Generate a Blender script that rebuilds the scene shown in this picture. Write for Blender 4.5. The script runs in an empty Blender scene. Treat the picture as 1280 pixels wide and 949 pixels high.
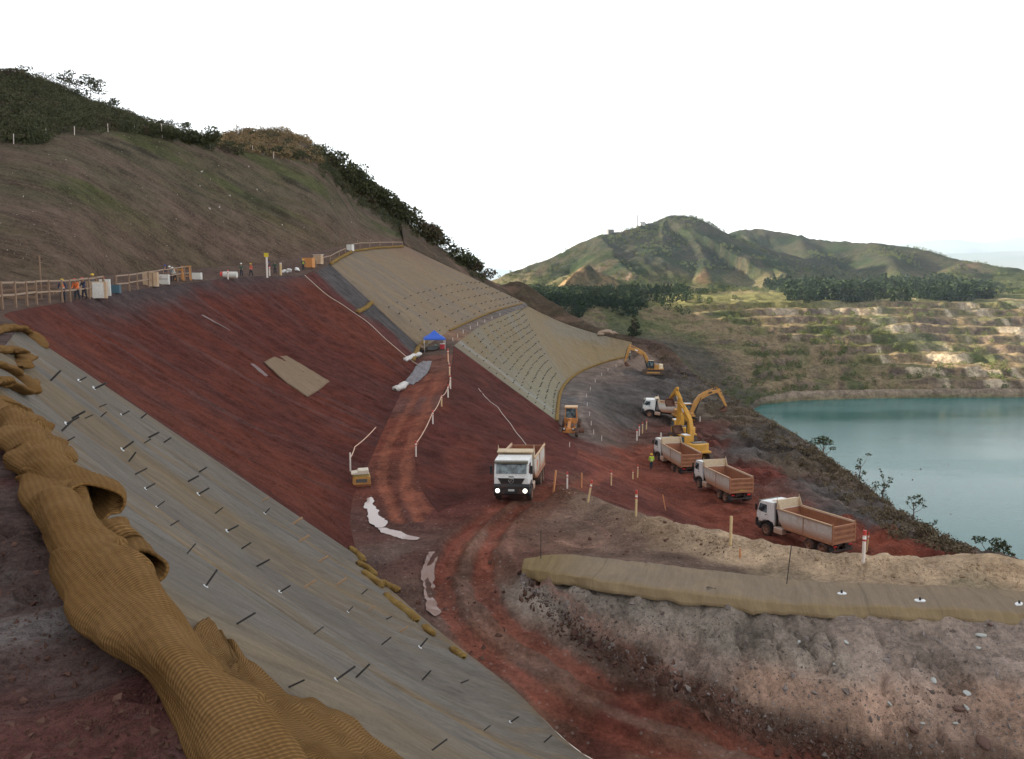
EXPOSURE, SKY_STR, VEIL, VEILC, SUN_STR, HAZE = 2.15, .065, .65, (6.6, 6.25, 5.8), 5.0, 3.5e-5
import bpy, math, random, numpy as np
from mathutils import Vector, Matrix, Euler
from mathutils.bvhtree import BVHTree
from mathutils.geometry import delaunay_2d_cdt
rnd = random.Random(7)
NR = np.random.default_rng(11)
sc = bpy.context.scene
COL = sc.collection
PI = math.pi
# ------------------------------------------------------------------ camera maths (survey helper: sight line -> world point)
FPX, PITCH = 1065.0, math.radians(6.9)
CT, ST = math.cos(PITCH), math.sin(PITCH)
def ray(u, v):
    a, b = (u - 640.0) / FPX, (474.5 - v) / FPX
    return np.array([a, CT + b * ST, -ST + b * CT])
def P(u, v, y):
    d = ray(u, v); return tuple(d * (y / d[1]))
def Pz(u, v, z):
    d = ray(u, v); return tuple(d * (z / d[2]))

# ------------------------------------------------------------------ noise (numpy value noise)
def _hash(ix, iy, seed):
    n = (ix.astype(np.int64) * 374761393 + iy.astype(np.int64) * 668265263 + seed * 1442695041) & 0x7fffffff
    n = ((n ^ (n >> 13)) * 1274126177) & 0x7fffffff
    return ((n ^ (n >> 16)) & 0xffff) / 65535.0
def vnoise(x, y, seed=0):
    ix, iy = np.floor(x), np.floor(y)
    fx, fy = x - ix, y - iy
    fx = fx * fx * fx * (fx * (fx * 6 - 15) + 10); fy = fy * fy * fy * (fy * (fy * 6 - 15) + 10)
    a, b = _hash(ix, iy, seed), _hash(ix + 1, iy, seed)
    c, d = _hash(ix, iy + 1, seed), _hash(ix + 1, iy + 1, seed)
    return (a + (b - a) * fx) * (1 - fy) + (c + (d - c) * fx) * fy
def fbm(x, y, scale=1.0, octv=4, seed=0, gain=.5):
    s, amp, tot = 0, 1.0, 0.0
    x, y = np.asarray(x, float) / scale, np.asarray(y, float) / scale
    for o in range(octv):
        c, q = math.cos(o * 1.1), math.sin(o * 1.1)
        s = s + amp * (vnoise(x * c - y * q + o * 17.3, x * q + y * c - o * 9.1, seed + o) * 2 - 1); tot += amp
        amp *= gain; x, y = x * 2.03, y * 2.03
    return s / tot
def sstep(a, b, x):
    t = np.clip((x - a) / (b - a), 0, 1); return t * t * (3 - 2 * t)
def mixc(a, b, t):
    a, b = np.asarray(a, float), np.asarray(b, float); t = np.asarray(t)[..., None]
    return a * (1 - t) + b * t

# ------------------------------------------------------------------ polylines
def crom(pts, t_ctrl, t):
    """Catmull-Rom through pts at t_ctrl, evaluated at t"""
    p = np.asarray(pts, float); tc = np.asarray(t_ctrl, float); n = len(p)
    m = np.zeros_like(p)
    for i in range(n):
        a, b = max(i - 1, 0), min(i + 1, n - 1)
        m[i] = (p[b] - p[a]) / max(tc[b] - tc[a], 1e-9)
    k = np.clip(np.searchsorted(tc, t, side='right') - 1, 0, n - 2)
    h = tc[k + 1] - tc[k]; s = ((t - tc[k]) / h)[:, None]; h = h[:, None]
    return ((2 * s**3 - 3 * s**2 + 1) * p[k] + (s**3 - 2 * s**2 + s) * h * m[k] + (-2 * s**3 + 3 * s**2) * p[k + 1] + (s**3 - s**2) * h * m[k + 1])
def chord(pts):
    p = np.asarray(pts, float)
    return np.concatenate([[0], np.cumsum(np.linalg.norm(np.diff(p, axis=0), axis=1))])
def resample(pts, n):
    c = chord(pts)
    fine = crom(pts, c, np.linspace(0, c[-1], max(n * 4, 200)))
    cf = chord(fine); t = np.linspace(0, cf[-1], n)
    return np.stack([np.interp(t, cf, fine[:, k]) for k in range(3)], 1)
def dist_poly(x, y, pts):
    """plan distance from points to a polyline, and the arc position of the nearest point"""
    p = np.asarray(pts, float)[:, :2]; best = np.full(x.shape, 1e9); arc = np.zeros(x.shape); acc = 0
    for a, b in zip(p[:-1], p[1:]):
        d = b - a; L = math.hypot(*d) + 1e-9
        t = np.clip(((x - a[0]) * d[0] + (y - a[1]) * d[1]) / L**2, 0, 1)
        q = np.hypot(x - a[0] - t * d[0], y - a[1] - t * d[1])
        w = q < best; best = np.where(w, q, best); arc = np.where(w, acc + t * L, arc); acc += L
    return best, arc
def inside(x, y, poly):
    p = np.asarray(poly, float)[:, :2]; r = np.zeros(x.shape, bool); q = np.roll(p, 1, 0)
    for (x1, y1), (x2, y2) in zip(p, q):
        if y1 == y2: continue
        c = ((y1 > y) != (y2 > y)) & (x < (x2 - x1) * (y - y1) / (y2 - y1) + x1); r ^= c
    return r

# ------------------------------------------------------------------ object helpers
def props(o, label=None, cat=None, group=None, kind=None):
    if label: o['label'] = label
    if cat: o['category'] = cat
    if group: o['group'] = group
    if kind: o['kind'] = kind
    return o
def link(name, me, mat=None, parent=None, loc=None):
    o = bpy.data.objects.new(name, me); COL.objects.link(o)
    if mat is not None: me.materials.append(mat)
    if parent is not None: o.parent = parent
    if loc is not None: o.location = loc
    return o
def empty(name, loc=(0, 0, 0), rz=0.0, label=None, cat=None, group=None):
    o = bpy.data.objects.new(name, None); COL.objects.link(o); o.empty_display_size = .3
    o.location = loc; o.rotation_euler = (0, 0, rz)
    return props(o, label, cat, group)
def np_mesh(name, V, F, color=None, uv=None, smooth=True):
    """V (n,3); F (m,k) int array with constant k, or list of arrays"""
    me = bpy.data.meshes.new(name)
    Fs = F if isinstance(F, list) else [F]
    Fs = [np.asarray(f, np.int32) for f in Fs if len(f)]
    nl = sum(f.size for f in Fs); nf = sum(len(f) for f in Fs)
    me.vertices.add(len(V)); me.vertices.foreach_set('co', np.asarray(V, np.float32).ravel())
    me.loops.add(nl); me.polygons.add(nf)
    lv = np.concatenate([f.ravel() for f in Fs])
    tot = np.concatenate([np.full(len(f), f.shape[1], np.int32) for f in Fs])
    st = np.concatenate([[0], np.cumsum(tot)[:-1]]).astype(np.int32)
    me.loops.foreach_set('vertex_index', lv.astype(np.int32))
    me.polygons.foreach_set('loop_start', st); me.polygons.foreach_set('loop_total', tot)
    me.polygons.foreach_set('use_smooth', np.full(nf, smooth))
    if color is not None:
        a = me.color_attributes.new('soil', 'FLOAT_COLOR', 'POINT')
        c = np.ones((len(V), 4), np.float32); c[:, :3] = color; a.data.foreach_set('color', c.ravel())
    if uv is not None:
        l = me.uv_layers.new(name='UVMap'); l.data.foreach_set('uv', np.asarray(uv, np.float32)[lv].ravel())
    me.update(calc_edges=True); me.validate()
    return me
class MB:
    """collects simple solids into one mesh"""
    def __init__(s): s.v, s.f = [], []
    def add(s, v, f):
        o = len(s.v); s.v += [tuple(p) for p in v]; s.f += [tuple(i + o for i in q) for q in f]; return s
    def box(s, c, d, rot=None, taper=1.0):
        x, y, z = d[0] / 2, d[1] / 2, d[2] / 2
        vs = [Vector((sx * x * (taper if sz > 0 else 1), sy * y * (taper if sz > 0 else 1), sz * z)) for sz in (-1, 1) for sy in (-1, 1) for sx in (-1, 1)]
        if rot is not None:
            m = rot if isinstance(rot, Matrix) else Euler(rot).to_matrix(); vs = [m @ p for p in vs]
        c = Vector(c)
        return s.add([p + c for p in vs], [(0, 2, 3, 1), (4, 5, 7, 6), (0, 1, 5, 4), (2, 6, 7, 3), (0, 4, 6, 2), (1, 3, 7, 5)])
    def bar(s, a, b, w, h=None):
        a, b = Vector(a), Vector(b); d = b - a; q = d.to_track_quat('Y', 'Z').to_matrix()
        return s.box((a + b) / 2, (w, d.length, h or w), q)
    def tube(s, pts, r, n=8, caps=True):
        pts = [Vector(p) for p in pts]; rs = r if isinstance(r, (list, tuple)) else [r] * len(pts)
        vs, fs = [], []
        for i, p in enumerate(pts):
            d = (pts[min(i + 1, len(pts) - 1)] - pts[max(i - 1, 0)]).normalized()
            up = Vector((0, 0, 1)) if abs(d.z) < .95 else Vector((1, 0, 0))
            a = d.cross(up).normalized(); b = a.cross(d)
            vs += [p + (a * math.cos(2 * PI * k / n) + b * math.sin(2 * PI * k / n)) * rs[i] for k in range(n)]
        for i in range(len(pts) - 1):
            for k in range(n):
                fs.append((i * n + k, i * n + (k + 1) % n, (i + 1) * n + (k + 1) % n, (i + 1) * n + k))
        if caps: fs += [tuple(range(n))[::-1], tuple(range((len(pts) - 1) * n, len(pts) * n))]
        return s.add(vs, fs)
    def prism(s, prof, x0, x1, axis='x'):
        """closed profile of (a,b) extruded from x0 to x1; axis x: (y,z), axis y: (x,z), axis z: (x,y)"""
        f = {'x': lambda a, b, t: (t, a, b), 'y': lambda a, b, t: (a, t, b), 'z': lambda a, b, t: (a, b, t)}[axis]
        n = len(prof); vs = [f(a, b, x0) for a, b in prof] + [f(a, b, x1) for a, b in prof]
        fs = [tuple(range(n)), tuple(range(2 * n - 1, n - 1, -1))] + [((i + 1) % n, i, n + i, n + (i + 1) % n) for i in range(n)]
        return s.add(vs, fs)
    def lathe(s, prof, axis='x', n=20, c=(0, 0, 0)):
        """profile of (t, r) revolved about axis through c"""
        vs, fs = [], []
        for t, r in prof:
            for k in range(n):
                a = 2 * PI * k / n; p, q = r * math.cos(a), r * math.sin(a)
                vs.append({'x': (c[0] + t, c[1] + p, c[2] + q), 'y': (c[0] + p, c[1] + t, c[2] + q), 'z': (c[0] + p, c[1] + q, c[2] + t)}[axis])
        for i in range(len(prof) - 1):
            for k in range(n):
                fs.append((i * n + k, i * n + (k + 1) % n, (i + 1) * n + (k + 1) % n, (i + 1) * n + k))
        return s.add(vs, fs)
    def build(s, name, mat=None, parent=None, bevel=0.0, smooth=False, loc=None):
        me = bpy.data.meshes.new(name); me.from_pydata(s.v, [], s.f); me.update()
        import bmesh
        bm = bmesh.new(); bm.from_mesh(me); bmesh.ops.recalc_face_normals(bm, faces=bm.faces); bm.to_mesh(me); bm.free()
        if smooth:
            for p in me.polygons: p.use_smooth = True
            try: me.set_sharp_from_angle(angle=math.radians(40))
            except Exception: pass
        o = link(name, me, mat, parent, loc)
        if bevel:
            m = o.modifiers.new('bevel', 'BEVEL'); m.width = bevel; m.segments = 2; m.limit_method = 'ANGLE'; m.angle_limit = .6
        return o
def kids(o): return [c for c in bpy.data.objects if c.parent == o]
def copy_tree(o, loc=None, rz=None, label=None, group=None, parent=None):
    c = o.copy(); COL.objects.link(c)
    if parent is not None: c.parent = parent
    if loc is not None: c.location = loc
    if rz is not None: c.rotation_euler = (o.rotation_euler[0], o.rotation_euler[1], rz)
    if label: c['label'] = label
    if group: c['group'] = group
    for k in o.children: copy_tree(k, parent=c)
    return c

# ------------------------------------------------------------------ materials
class NT:
    def __init__(s, name):
        s.m = bpy.data.materials.new(name); s.m.use_nodes = True; s.t = s.m.node_tree
        s.b = s.t.nodes['Principled BSDF']; s.b.inputs['Roughness'].default_value = .85
        s.b.inputs['Specular IOR Level'].default_value = .04
    def n(s, typ, **kw):
        x = s.t.nodes.new(typ)
        for k, v in kw.items():
            if k in x.inputs: s.set(x.inputs[k], v)
            else: setattr(x, k, v)
        return x
    def set(s, inp, v):
        if isinstance(v, bpy.types.NodeSocket): s.t.links.new(v, inp)
        else: inp.default_value = v
    def math(s, op, a, b=0.0, clamp=False):
        x = s.t.nodes.new('ShaderNodeMath'); x.operation = op; x.use_clamp = clamp
        s.set(x.inputs[0], a); s.set(x.inputs[1], b); return x.outputs[0]
    def noise(s, co, scale, detail=4, rough=.6):
        x = s.n('ShaderNodeTexNoise'); s.set(x.inputs['Vector'], co); x.inputs['Scale'].default_value = scale
        x.inputs['Detail'].default_value = detail; x.inputs['Roughness'].default_value = rough
        return x.outputs['Fac']
    def ramp(s, fac, lo, hi, a=0.0, b=1.0):
        x = s.n('ShaderNodeMapRange'); x.interpolation_type = 'SMOOTHSTEP'
        for i, v in enumerate((fac, lo, hi, a, b)): s.set(x.inputs[i], v)
        return x.outputs[0]
    def mix(s, fac, a, b, mode='MIX'):
        x = s.n('ShaderNodeMix', data_type='RGBA', blend_type=mode)
        s.set(x.inputs['Factor'], fac)
        for k, v in ((6, a), (7, b)):
            s.set(x.inputs[k], v if isinstance(v, bpy.types.NodeSocket) else (*v, 1.0) if len(v) == 3 else v)
        return x.outputs[2]
    def co(s, kind='Object'):
        return s.n('ShaderNodeTexCoord').outputs[kind]
    def scale(s, vec, xyz, loc=(0, 0, 0)):
        x = s.n('ShaderNodeMapping'); s.set(x.inputs['Vector'], vec); x.inputs['Scale'].default_value = xyz
        x.inputs['Location'].default_value = loc; return x.outputs[0]
    def bump(s, h, strength=.5, dist=.05, prev=None):
        x = s.n('ShaderNodeBump'); s.set(x.inputs['Height'], h); x.inputs['Strength'].default_value = strength
        x.inputs['Distance'].default_value = dist
        if prev is not None: s.set(x.inputs['Normal'], prev)
        return x.outputs[0]
    def out(s, color=None, normal=None, rough=None, **kw):
        if color is not None: s.set(s.b.inputs['Base Color'], color if isinstance(color, bpy.types.NodeSocket) else (*color, 1.0))
        if normal is not None: s.set(s.b.inputs['Normal'], normal)
        if rough is not None: s.set(s.b.inputs['Roughness'], rough)
        for k, v in kw.items(): s.set(s.b.inputs[k.replace('_', ' ')], v)
        return s.m
def soil_mat(name, grain=1.0, streak=0.35, amp=.35, bump=.6, pebble=.0, stretch=(1.2, .05), gain=.74):
    t = NT(name); soil = t.n('ShaderNodeAttribute', attribute_name='soil').outputs['Color']
    o = t.co('Object'); uv = t.co('UV')
    n1 = t.noise(o, .55 / grain, 6, .65); n2 = t.noise(o, 5.0 / grain, 5, .7); n3 = t.noise(o, 26.0 / grain, 3, .7)
    st = t.noise(t.scale(uv, (stretch[0], stretch[1], 1)), 1.0, 6, .68)
    st2 = t.noise(t.scale(uv, (stretch[0] * 5, stretch[1] * 5, 1), (31, 7, 0)), 1.0, 4, .65)
    k = t.math('ADD', t.ramp(n1, .3, .7, gain * (1 - amp * .6), gain * (1 + amp * .6)), t.ramp(n2, .3, .7, -amp * .5, amp * .5))
    k = t.math('ADD', k, t.ramp(n3, .3, .7, -amp * .35, amp * .35))
    k = t.math('ADD', k, t.ramp(st, .3, .7, -streak, streak))
    k = t.math('ADD', k, t.ramp(st2, .32, .68, -streak * .6, streak * .6))
    c = t.mix(1.0, soil, t.n('ShaderNodeCombineColor', Red=k, Green=k, Blue=k).outputs[0], 'MULTIPLY')
    if pebble:
        v = t.n('ShaderNodeTexVoronoi', feature='F1'); t.set(v.inputs['Vector'], o); v.inputs['Scale'].default_value = 3.2 / grain
        d = t.math('ADD', v.outputs['Distance'], t.ramp(n2, .3, .7, -.12, .12))
        pick = t.math('GREATER_THAN', t.n('ShaderNodeSeparateColor', Color=v.outputs['Color']).outputs[0], .72)
        f = t.math('MULTIPLY', t.ramp(d, .16, .28, pebble, 0), pick)
        c = t.mix(f, c, (.34, .31, .29))
    h = t.math('ADD', t.math('MULTIPLY', n2, .6), t.math('MULTIPLY', n3, .35))
    h = t.math('ADD', h, t.math('MULTIPLY', st2, .5 if streak else 0))
    nrm = t.bump(h, bump, .12 * grain)
    return t.out(c, nrm, .92)
def plain(name, col, rough=.6, metal=0.0, dirt=None, dirt_amt=.5, scale=2.0, low=None, spec=.4, bump=0.0):
    """paint or cloth or wood with grime: dirt colour in noise patches, more of it below height low"""
    t = NT(name); o = t.co('Object'); c = None
    n = t.noise(o, scale, 6, .65); n2 = t.noise(o, scale * 6, 3, .6)
    base = t.mix(t.ramp(n2, .3, .7), tuple(x * .88 for x in col), tuple(min(x * 1.1, 1) for x in col))
    if dirt is not None:
        f = t.ramp(n, .62 - dirt_amt * .45, .78, 0, min(1, .25 + dirt_amt))
        if low is not None:
            z = t.n('ShaderNodeSeparateXYZ', Vector=o).outputs[2]
            f = t.math('MAXIMUM', f, t.math('MULTIPLY', t.ramp(z, low[0], low[1], .95, 0), t.ramp(n, .2, .5, .5, 1)))
        base = t.mix(f, base, dirt)
    nr = t.bump(n2, bump, .02) if bump else None
    return t.out(base, nr, rough, Metallic=metal, Specular_IOR_Level=spec)
# ------------------------------------------------------------------ ground builders
TERR = []
def ground(o, label=None):
    o['kind'] = 'structure'; TERR.append(o); return o
def grid_faces(nu, nv):
    i = np.arange(nu * nv).reshape(nu, nv)
    return np.stack([i[:-1, :-1], i[1:, :-1], i[1:, 1:], i[:-1, 1:]], -1).reshape(-1, 4)
def loft(name, rows, nu, nv, mat, soil, disp=None, mode='arc', profile=None, skirt=.5, smooth_rows=False, flip=False, shear=0.0):
    """surface through rows of 3-D survey lines; disp(x,y,a,b,S,T)-> dz ; soil(x,y,z,a,b)-> rgb ; a along (m), b down (m)"""
    if mode == 'arc': R = np.stack([resample(r, nu) for r in rows])
    else:
        mean = np.mean([chord(r) / chord(r)[-1] for r in rows], 0); t = np.linspace(0, 1, nu)
        R = np.stack([crom(r, mean, t) for r in rows])
    k = len(rows); d = [0]
    for i in range(k - 1): d.append(d[-1] + np.mean(np.linalg.norm(R[i + 1] - R[i], axis=1)))
    d = np.array(d); tv = np.linspace(0, d[-1], nv)
    if profile is not None: tv = d[-1] * profile(np.linspace(0, 1, nv))
    V = np.zeros((nu, nv, 3))
    for j, tt in enumerate(tv):
        i = min(np.searchsorted(d, tt, side='right') - 1, k - 2); f = (tt - d[i]) / (d[i + 1] - d[i])
        V[:, j] = R[i] * (1 - f) + R[i + 1] * f
    if smooth_rows:
        for j in range(1, nv - 1): pass
        W = V.copy()
        for _ in range(smooth_rows): W[:, 1:-1] = (W[:, :-2] + 2 * W[:, 1:-1] + W[:, 2:]) / 4
        V = W
    S, T = np.meshgrid(np.linspace(0, 1, nu), tv / d[-1], indexing='ij')
    mid = V[:, nv // 2]; a = np.concatenate([[0], np.cumsum(np.linalg.norm(np.diff(mid, axis=0), axis=1))])
    A = np.repeat(a[:, None], nv, 1)
    B = np.concatenate([np.zeros((nu, 1)), np.cumsum(np.linalg.norm(np.diff(V, axis=1), axis=2), axis=1)], 1)
    x, y = V[..., 0].copy(), V[..., 1].copy()
    if disp is not None:
        V[..., 2] += disp(x, y, A, B, S, T)
    C = soil(x, y, V[..., 2], A, B, S, T)
    Vf, Cf, UV = V.reshape(-1, 3), C.reshape(-1, 3), np.stack([A + shear * B, B], -1).reshape(-1, 2)
    F = grid_faces(nu, nv)
    if skirt:
        idx = np.arange(nu * nv).reshape(nu, nv)
        loop = np.concatenate([idx[:, 0], idx[-1, 1:], idx[-2::-1, -1], idx[0, -2:0:-1]])
        n0 = len(Vf); low = Vf[loop] - np.array([0, 0, skirt])
        Vf = np.concatenate([Vf, low]); Cf = np.concatenate([Cf, Cf[loop]]); UV = np.concatenate([UV, UV[loop]])
        m = len(loop); q = np.arange(m); q2 = (q + 1) % m
        F = np.concatenate([F, np.stack([loop[q], n0 + q, n0 + q2, loop[q2]], -1)])
    # every sheet faces up
    o = link(name, np_mesh(name, Vf, F, Cf, UV), mat)
    if np.mean([p.normal.z for p in list(o.data.polygons)[:200]]) < 0: o.data.flip_normals()
    return o
edge = lambda S, T, w=.06: sstep(0, w, S) * sstep(0, w, 1 - S) * sstep(0, w, T) * sstep(0, w, 1 - T)
def tin_z(lines, pts_extra, X, Y, iters=0):
    """height of a triangulated network of survey lines sampled at X, Y"""
    vs, es = [], []
    for L in lines:
        L = [tuple(p) for p in L]; n0 = len(vs); vs += L; es += [(n0 + i, n0 + i + 1) for i in range(len(L) - 1)]
    vs += [tuple(p) for p in pts_extra]
    v2, e2, f2, ov, oe, of = delaunay_2d_cdt([Vector(v[:2]) for v in vs], es, [], 0, 1e-4)
    zz = np.array([np.mean([vs[i][2] for i in g]) if g else np.nan for g in ov])
    xy = np.array([tuple(v) for v in v2])
    bad = np.where(np.isnan(zz))[0]; good = np.where(~np.isnan(zz))[0]
    for b in bad:
        dd = np.hypot(*(xy[good] - xy[b]).T); w = np.argsort(dd)[:3]; zz[b] = np.average(zz[good][w], weights=1 / (dd[w] + .01))
    Z = np.full(X.shape, np.nan)
    for f in f2:
        a, b, c = xy[list(f)]
        lo, hi = np.minimum(np.minimum(a, b), c), np.maximum(np.maximum(a, b), c)
        m = (X >= lo[0]) & (X <= hi[0]) & (Y >= lo[1]) & (Y <= hi[1]) & np.isnan(Z)
        if not m.any(): continue
        ix = np.where(m); px, py = X[ix], Y[ix]
        den = (b[1] - c[1]) * (a[0] - c[0]) + (c[0] - b[0]) * (a[1] - c[1])
        if abs(den) < 1e-9: continue
        l1 = ((b[1] - c[1]) * (px - c[0]) + (c[0] - b[0]) * (py - c[1])) / den
        l2 = ((c[1] - a[1]) * (px - c[0]) + (a[0] - c[0]) * (py - c[1])) / den
        l3 = 1 - l1 - l2; ok = (l1 >= -1e-6) & (l2 >= -1e-6) & (l3 >= -1e-6)
        zv = l1 * zz[f[0]] + l2 * zz[f[1]] + l3 * zz[f[2]]
        Z[tuple(i[ok] for i in ix)] = zv[ok]
    return Z

# ------------------------------------------------------------------ survey lines
C1 = [(8, -12, -1.8), (3.2, -3.0, -1.75), Pz(465, 1160, -1.78), Pz(308, 966, -1.8), Pz(248, 890, -1.8), Pz(200, 824, -1.82), Pz(140, 762, -1.85), Pz(102, 706, -1.88), Pz(78, 648, -1.93), Pz(30, 560, -2.03), Pz(-20, 512, -2.08), (-13.4, 22, -2.1), (-19.2, 33, -1.9)]
C2 = [C1[-1], (-29.5, 50, -2.1), P(80, 378, 66), P(150, 365, 82), P(250, 352, 104), P(300, 346.5, 115), P(380, 344, 128)]
C3 = [P(380, 344, 128), P(412, 330, 140), P(440, 313.5, 155.5), P(505, 307, 187)]
T0 = [(27, 17, -20.6), (12.5, 25.5, -19.7), Pz(740, 949, -18.9), Pz(640, 860, -17.6), Pz(560, 798, -16.6), Pz(490, 738, -15.8), Pz(447, 695, -15.3)]
R1T = [T0[-1], Pz(438, 655, -15.1), Pz(442, 620, -15.0), Pz(452, 600, -14.9), Pz(485, 525, -14.2), Pz(505, 485, -13), Pz(522, 455, -11.8)]
M1B = [Pz(522, 455, -11.8), Pz(528, 437, -11.0), P(545, 424, 133), P(575, 406, 152), P(620, 388, 192), P(657, 379, 240)]
M2T = [Pz(567, 432, -10.5), P(600, 408, 155), P(640, 390, 200), P(660, 383, 238)]
R2T = [Pz(567, 432, -10.5), Pz(562, 470, -12), Pz(545, 510, -13.3), Pz(520, 565, -14.6), Pz(527, 610, -15.0), Pz(547, 641, -15.25)]
R2B = [Pz(697, 527, -19.3), Pz(716, 550, -19.8), Pz(720, 572, -18.2), Pz(680, 592, -16.2), Pz(612, 616, -15.3), Pz(547, 641, -15.25)]
M2B = [Pz(697, 527, -19.3), Pz(700, 490, -19.3), Pz(720, 470, -19.3), Pz(760, 453, -19.2), Pz(787, 447, -18.9)]
M2R = [P(660, 383, 238), P(700, 402, 228), P(745, 417, 215), P(790, 428, 207)]
S2 = [P(790, 421, 212), P(830, 430, 205), P(868, 467, 186), P(920, 500, 160), P(960, 523, 142), P(1000, 546, 122), P(1060, 590, 106), P(1120, 636, 93), P(1180, 674, 84), P(1225, 697, 80), (62, 68, -27.5)]
N2F = [P(860, 505, 150), P(890, 535, 130), P(930, 570, 112), Pz(980, 602, -22.9), Pz(1040, 634, -22.5), Pz(1100, 660, -22.3), Pz(1170, 686, -22.2), (45, 58, -22)]
RHL = [Pz(790, 550, -22.0), (15.5, 88, -22.2), (17.5, 74, -21.8), (20.2, 62, -21.7), (26, 54, -21.6), (40, 48, -21.6)]
BC = [Pz(700, 608, -15.0), Pz(733, 621, -14.7), Pz(795, 641, -14.35), Pz(855, 660, -14.1), Pz(913, 674, -14.0), Pz(985, 684, -14.0), Pz(1079, 698, -14.05), Pz(1180, 702, -14.0), Pz(1290, 706, -14.0), (36, 40, -14.2)]
BC = [(x, y, z + (.36 if i >= 3 else .1)) for i, (x, y, z) in enumerate(BC)]
BF = [Pz(700, 622, -15.15), Pz(760, 646, -15.0), Pz(850, 684, -14.85), Pz(913, 703, -14.75), Pz(985, 716, -14.7), Pz(1079, 728, -14.65), Pz(1290, 736, -14.6), (36, 36.5, -14.6)]
BMT = [Pz(655, 700, -15.1), Pz(700, 695, -14.75), Pz(800, 704, -14.6), Pz(900, 716, -14.6), Pz(1000, 727, -14.6), Pz(1290, 741, -14.6), (36, 34.5, -14.6)]
BMB = [Pz(652, 712, -15.35), Pz(720, 722, -14.8), Pz(800, 735, -14.75), Pz(900, 748, -14.75), Pz(1000, 757, -14.75), Pz(1290, 770, -14.75), (36, 31.5, -14.75)]
EM = [Pz(648, 722, -15.7), Pz(700, 752, -15.7), Pz(800, 792, -16.3), Pz(900, 832, -16.7), Pz(1000, 866, -17.0), Pz(1290, 900, -17.1), (36, 28, -17)]
ET = [Pz(646, 728, -15.95), Pz(700, 778, -16.6), Pz(800, 846, -17.8), Pz(900, 894, -18.5), Pz(1000, 936, -19.1), Pz(1120, 972, -19.6), (20, 26, -20.2), (36, 22, -20.6)]
D1 = [Pz(752, 548, -20.2), Pz(738, 505, -19.8), Pz(748, 478, -19.6), Pz(776, 461, -19.4), Pz(798, 449, -19.0)]
D2 = [Pz(762, 558, -20.8), Pz(800, 535, -24.2), Pz(850, 531, -24.6), P(860, 505, 150)]

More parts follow.
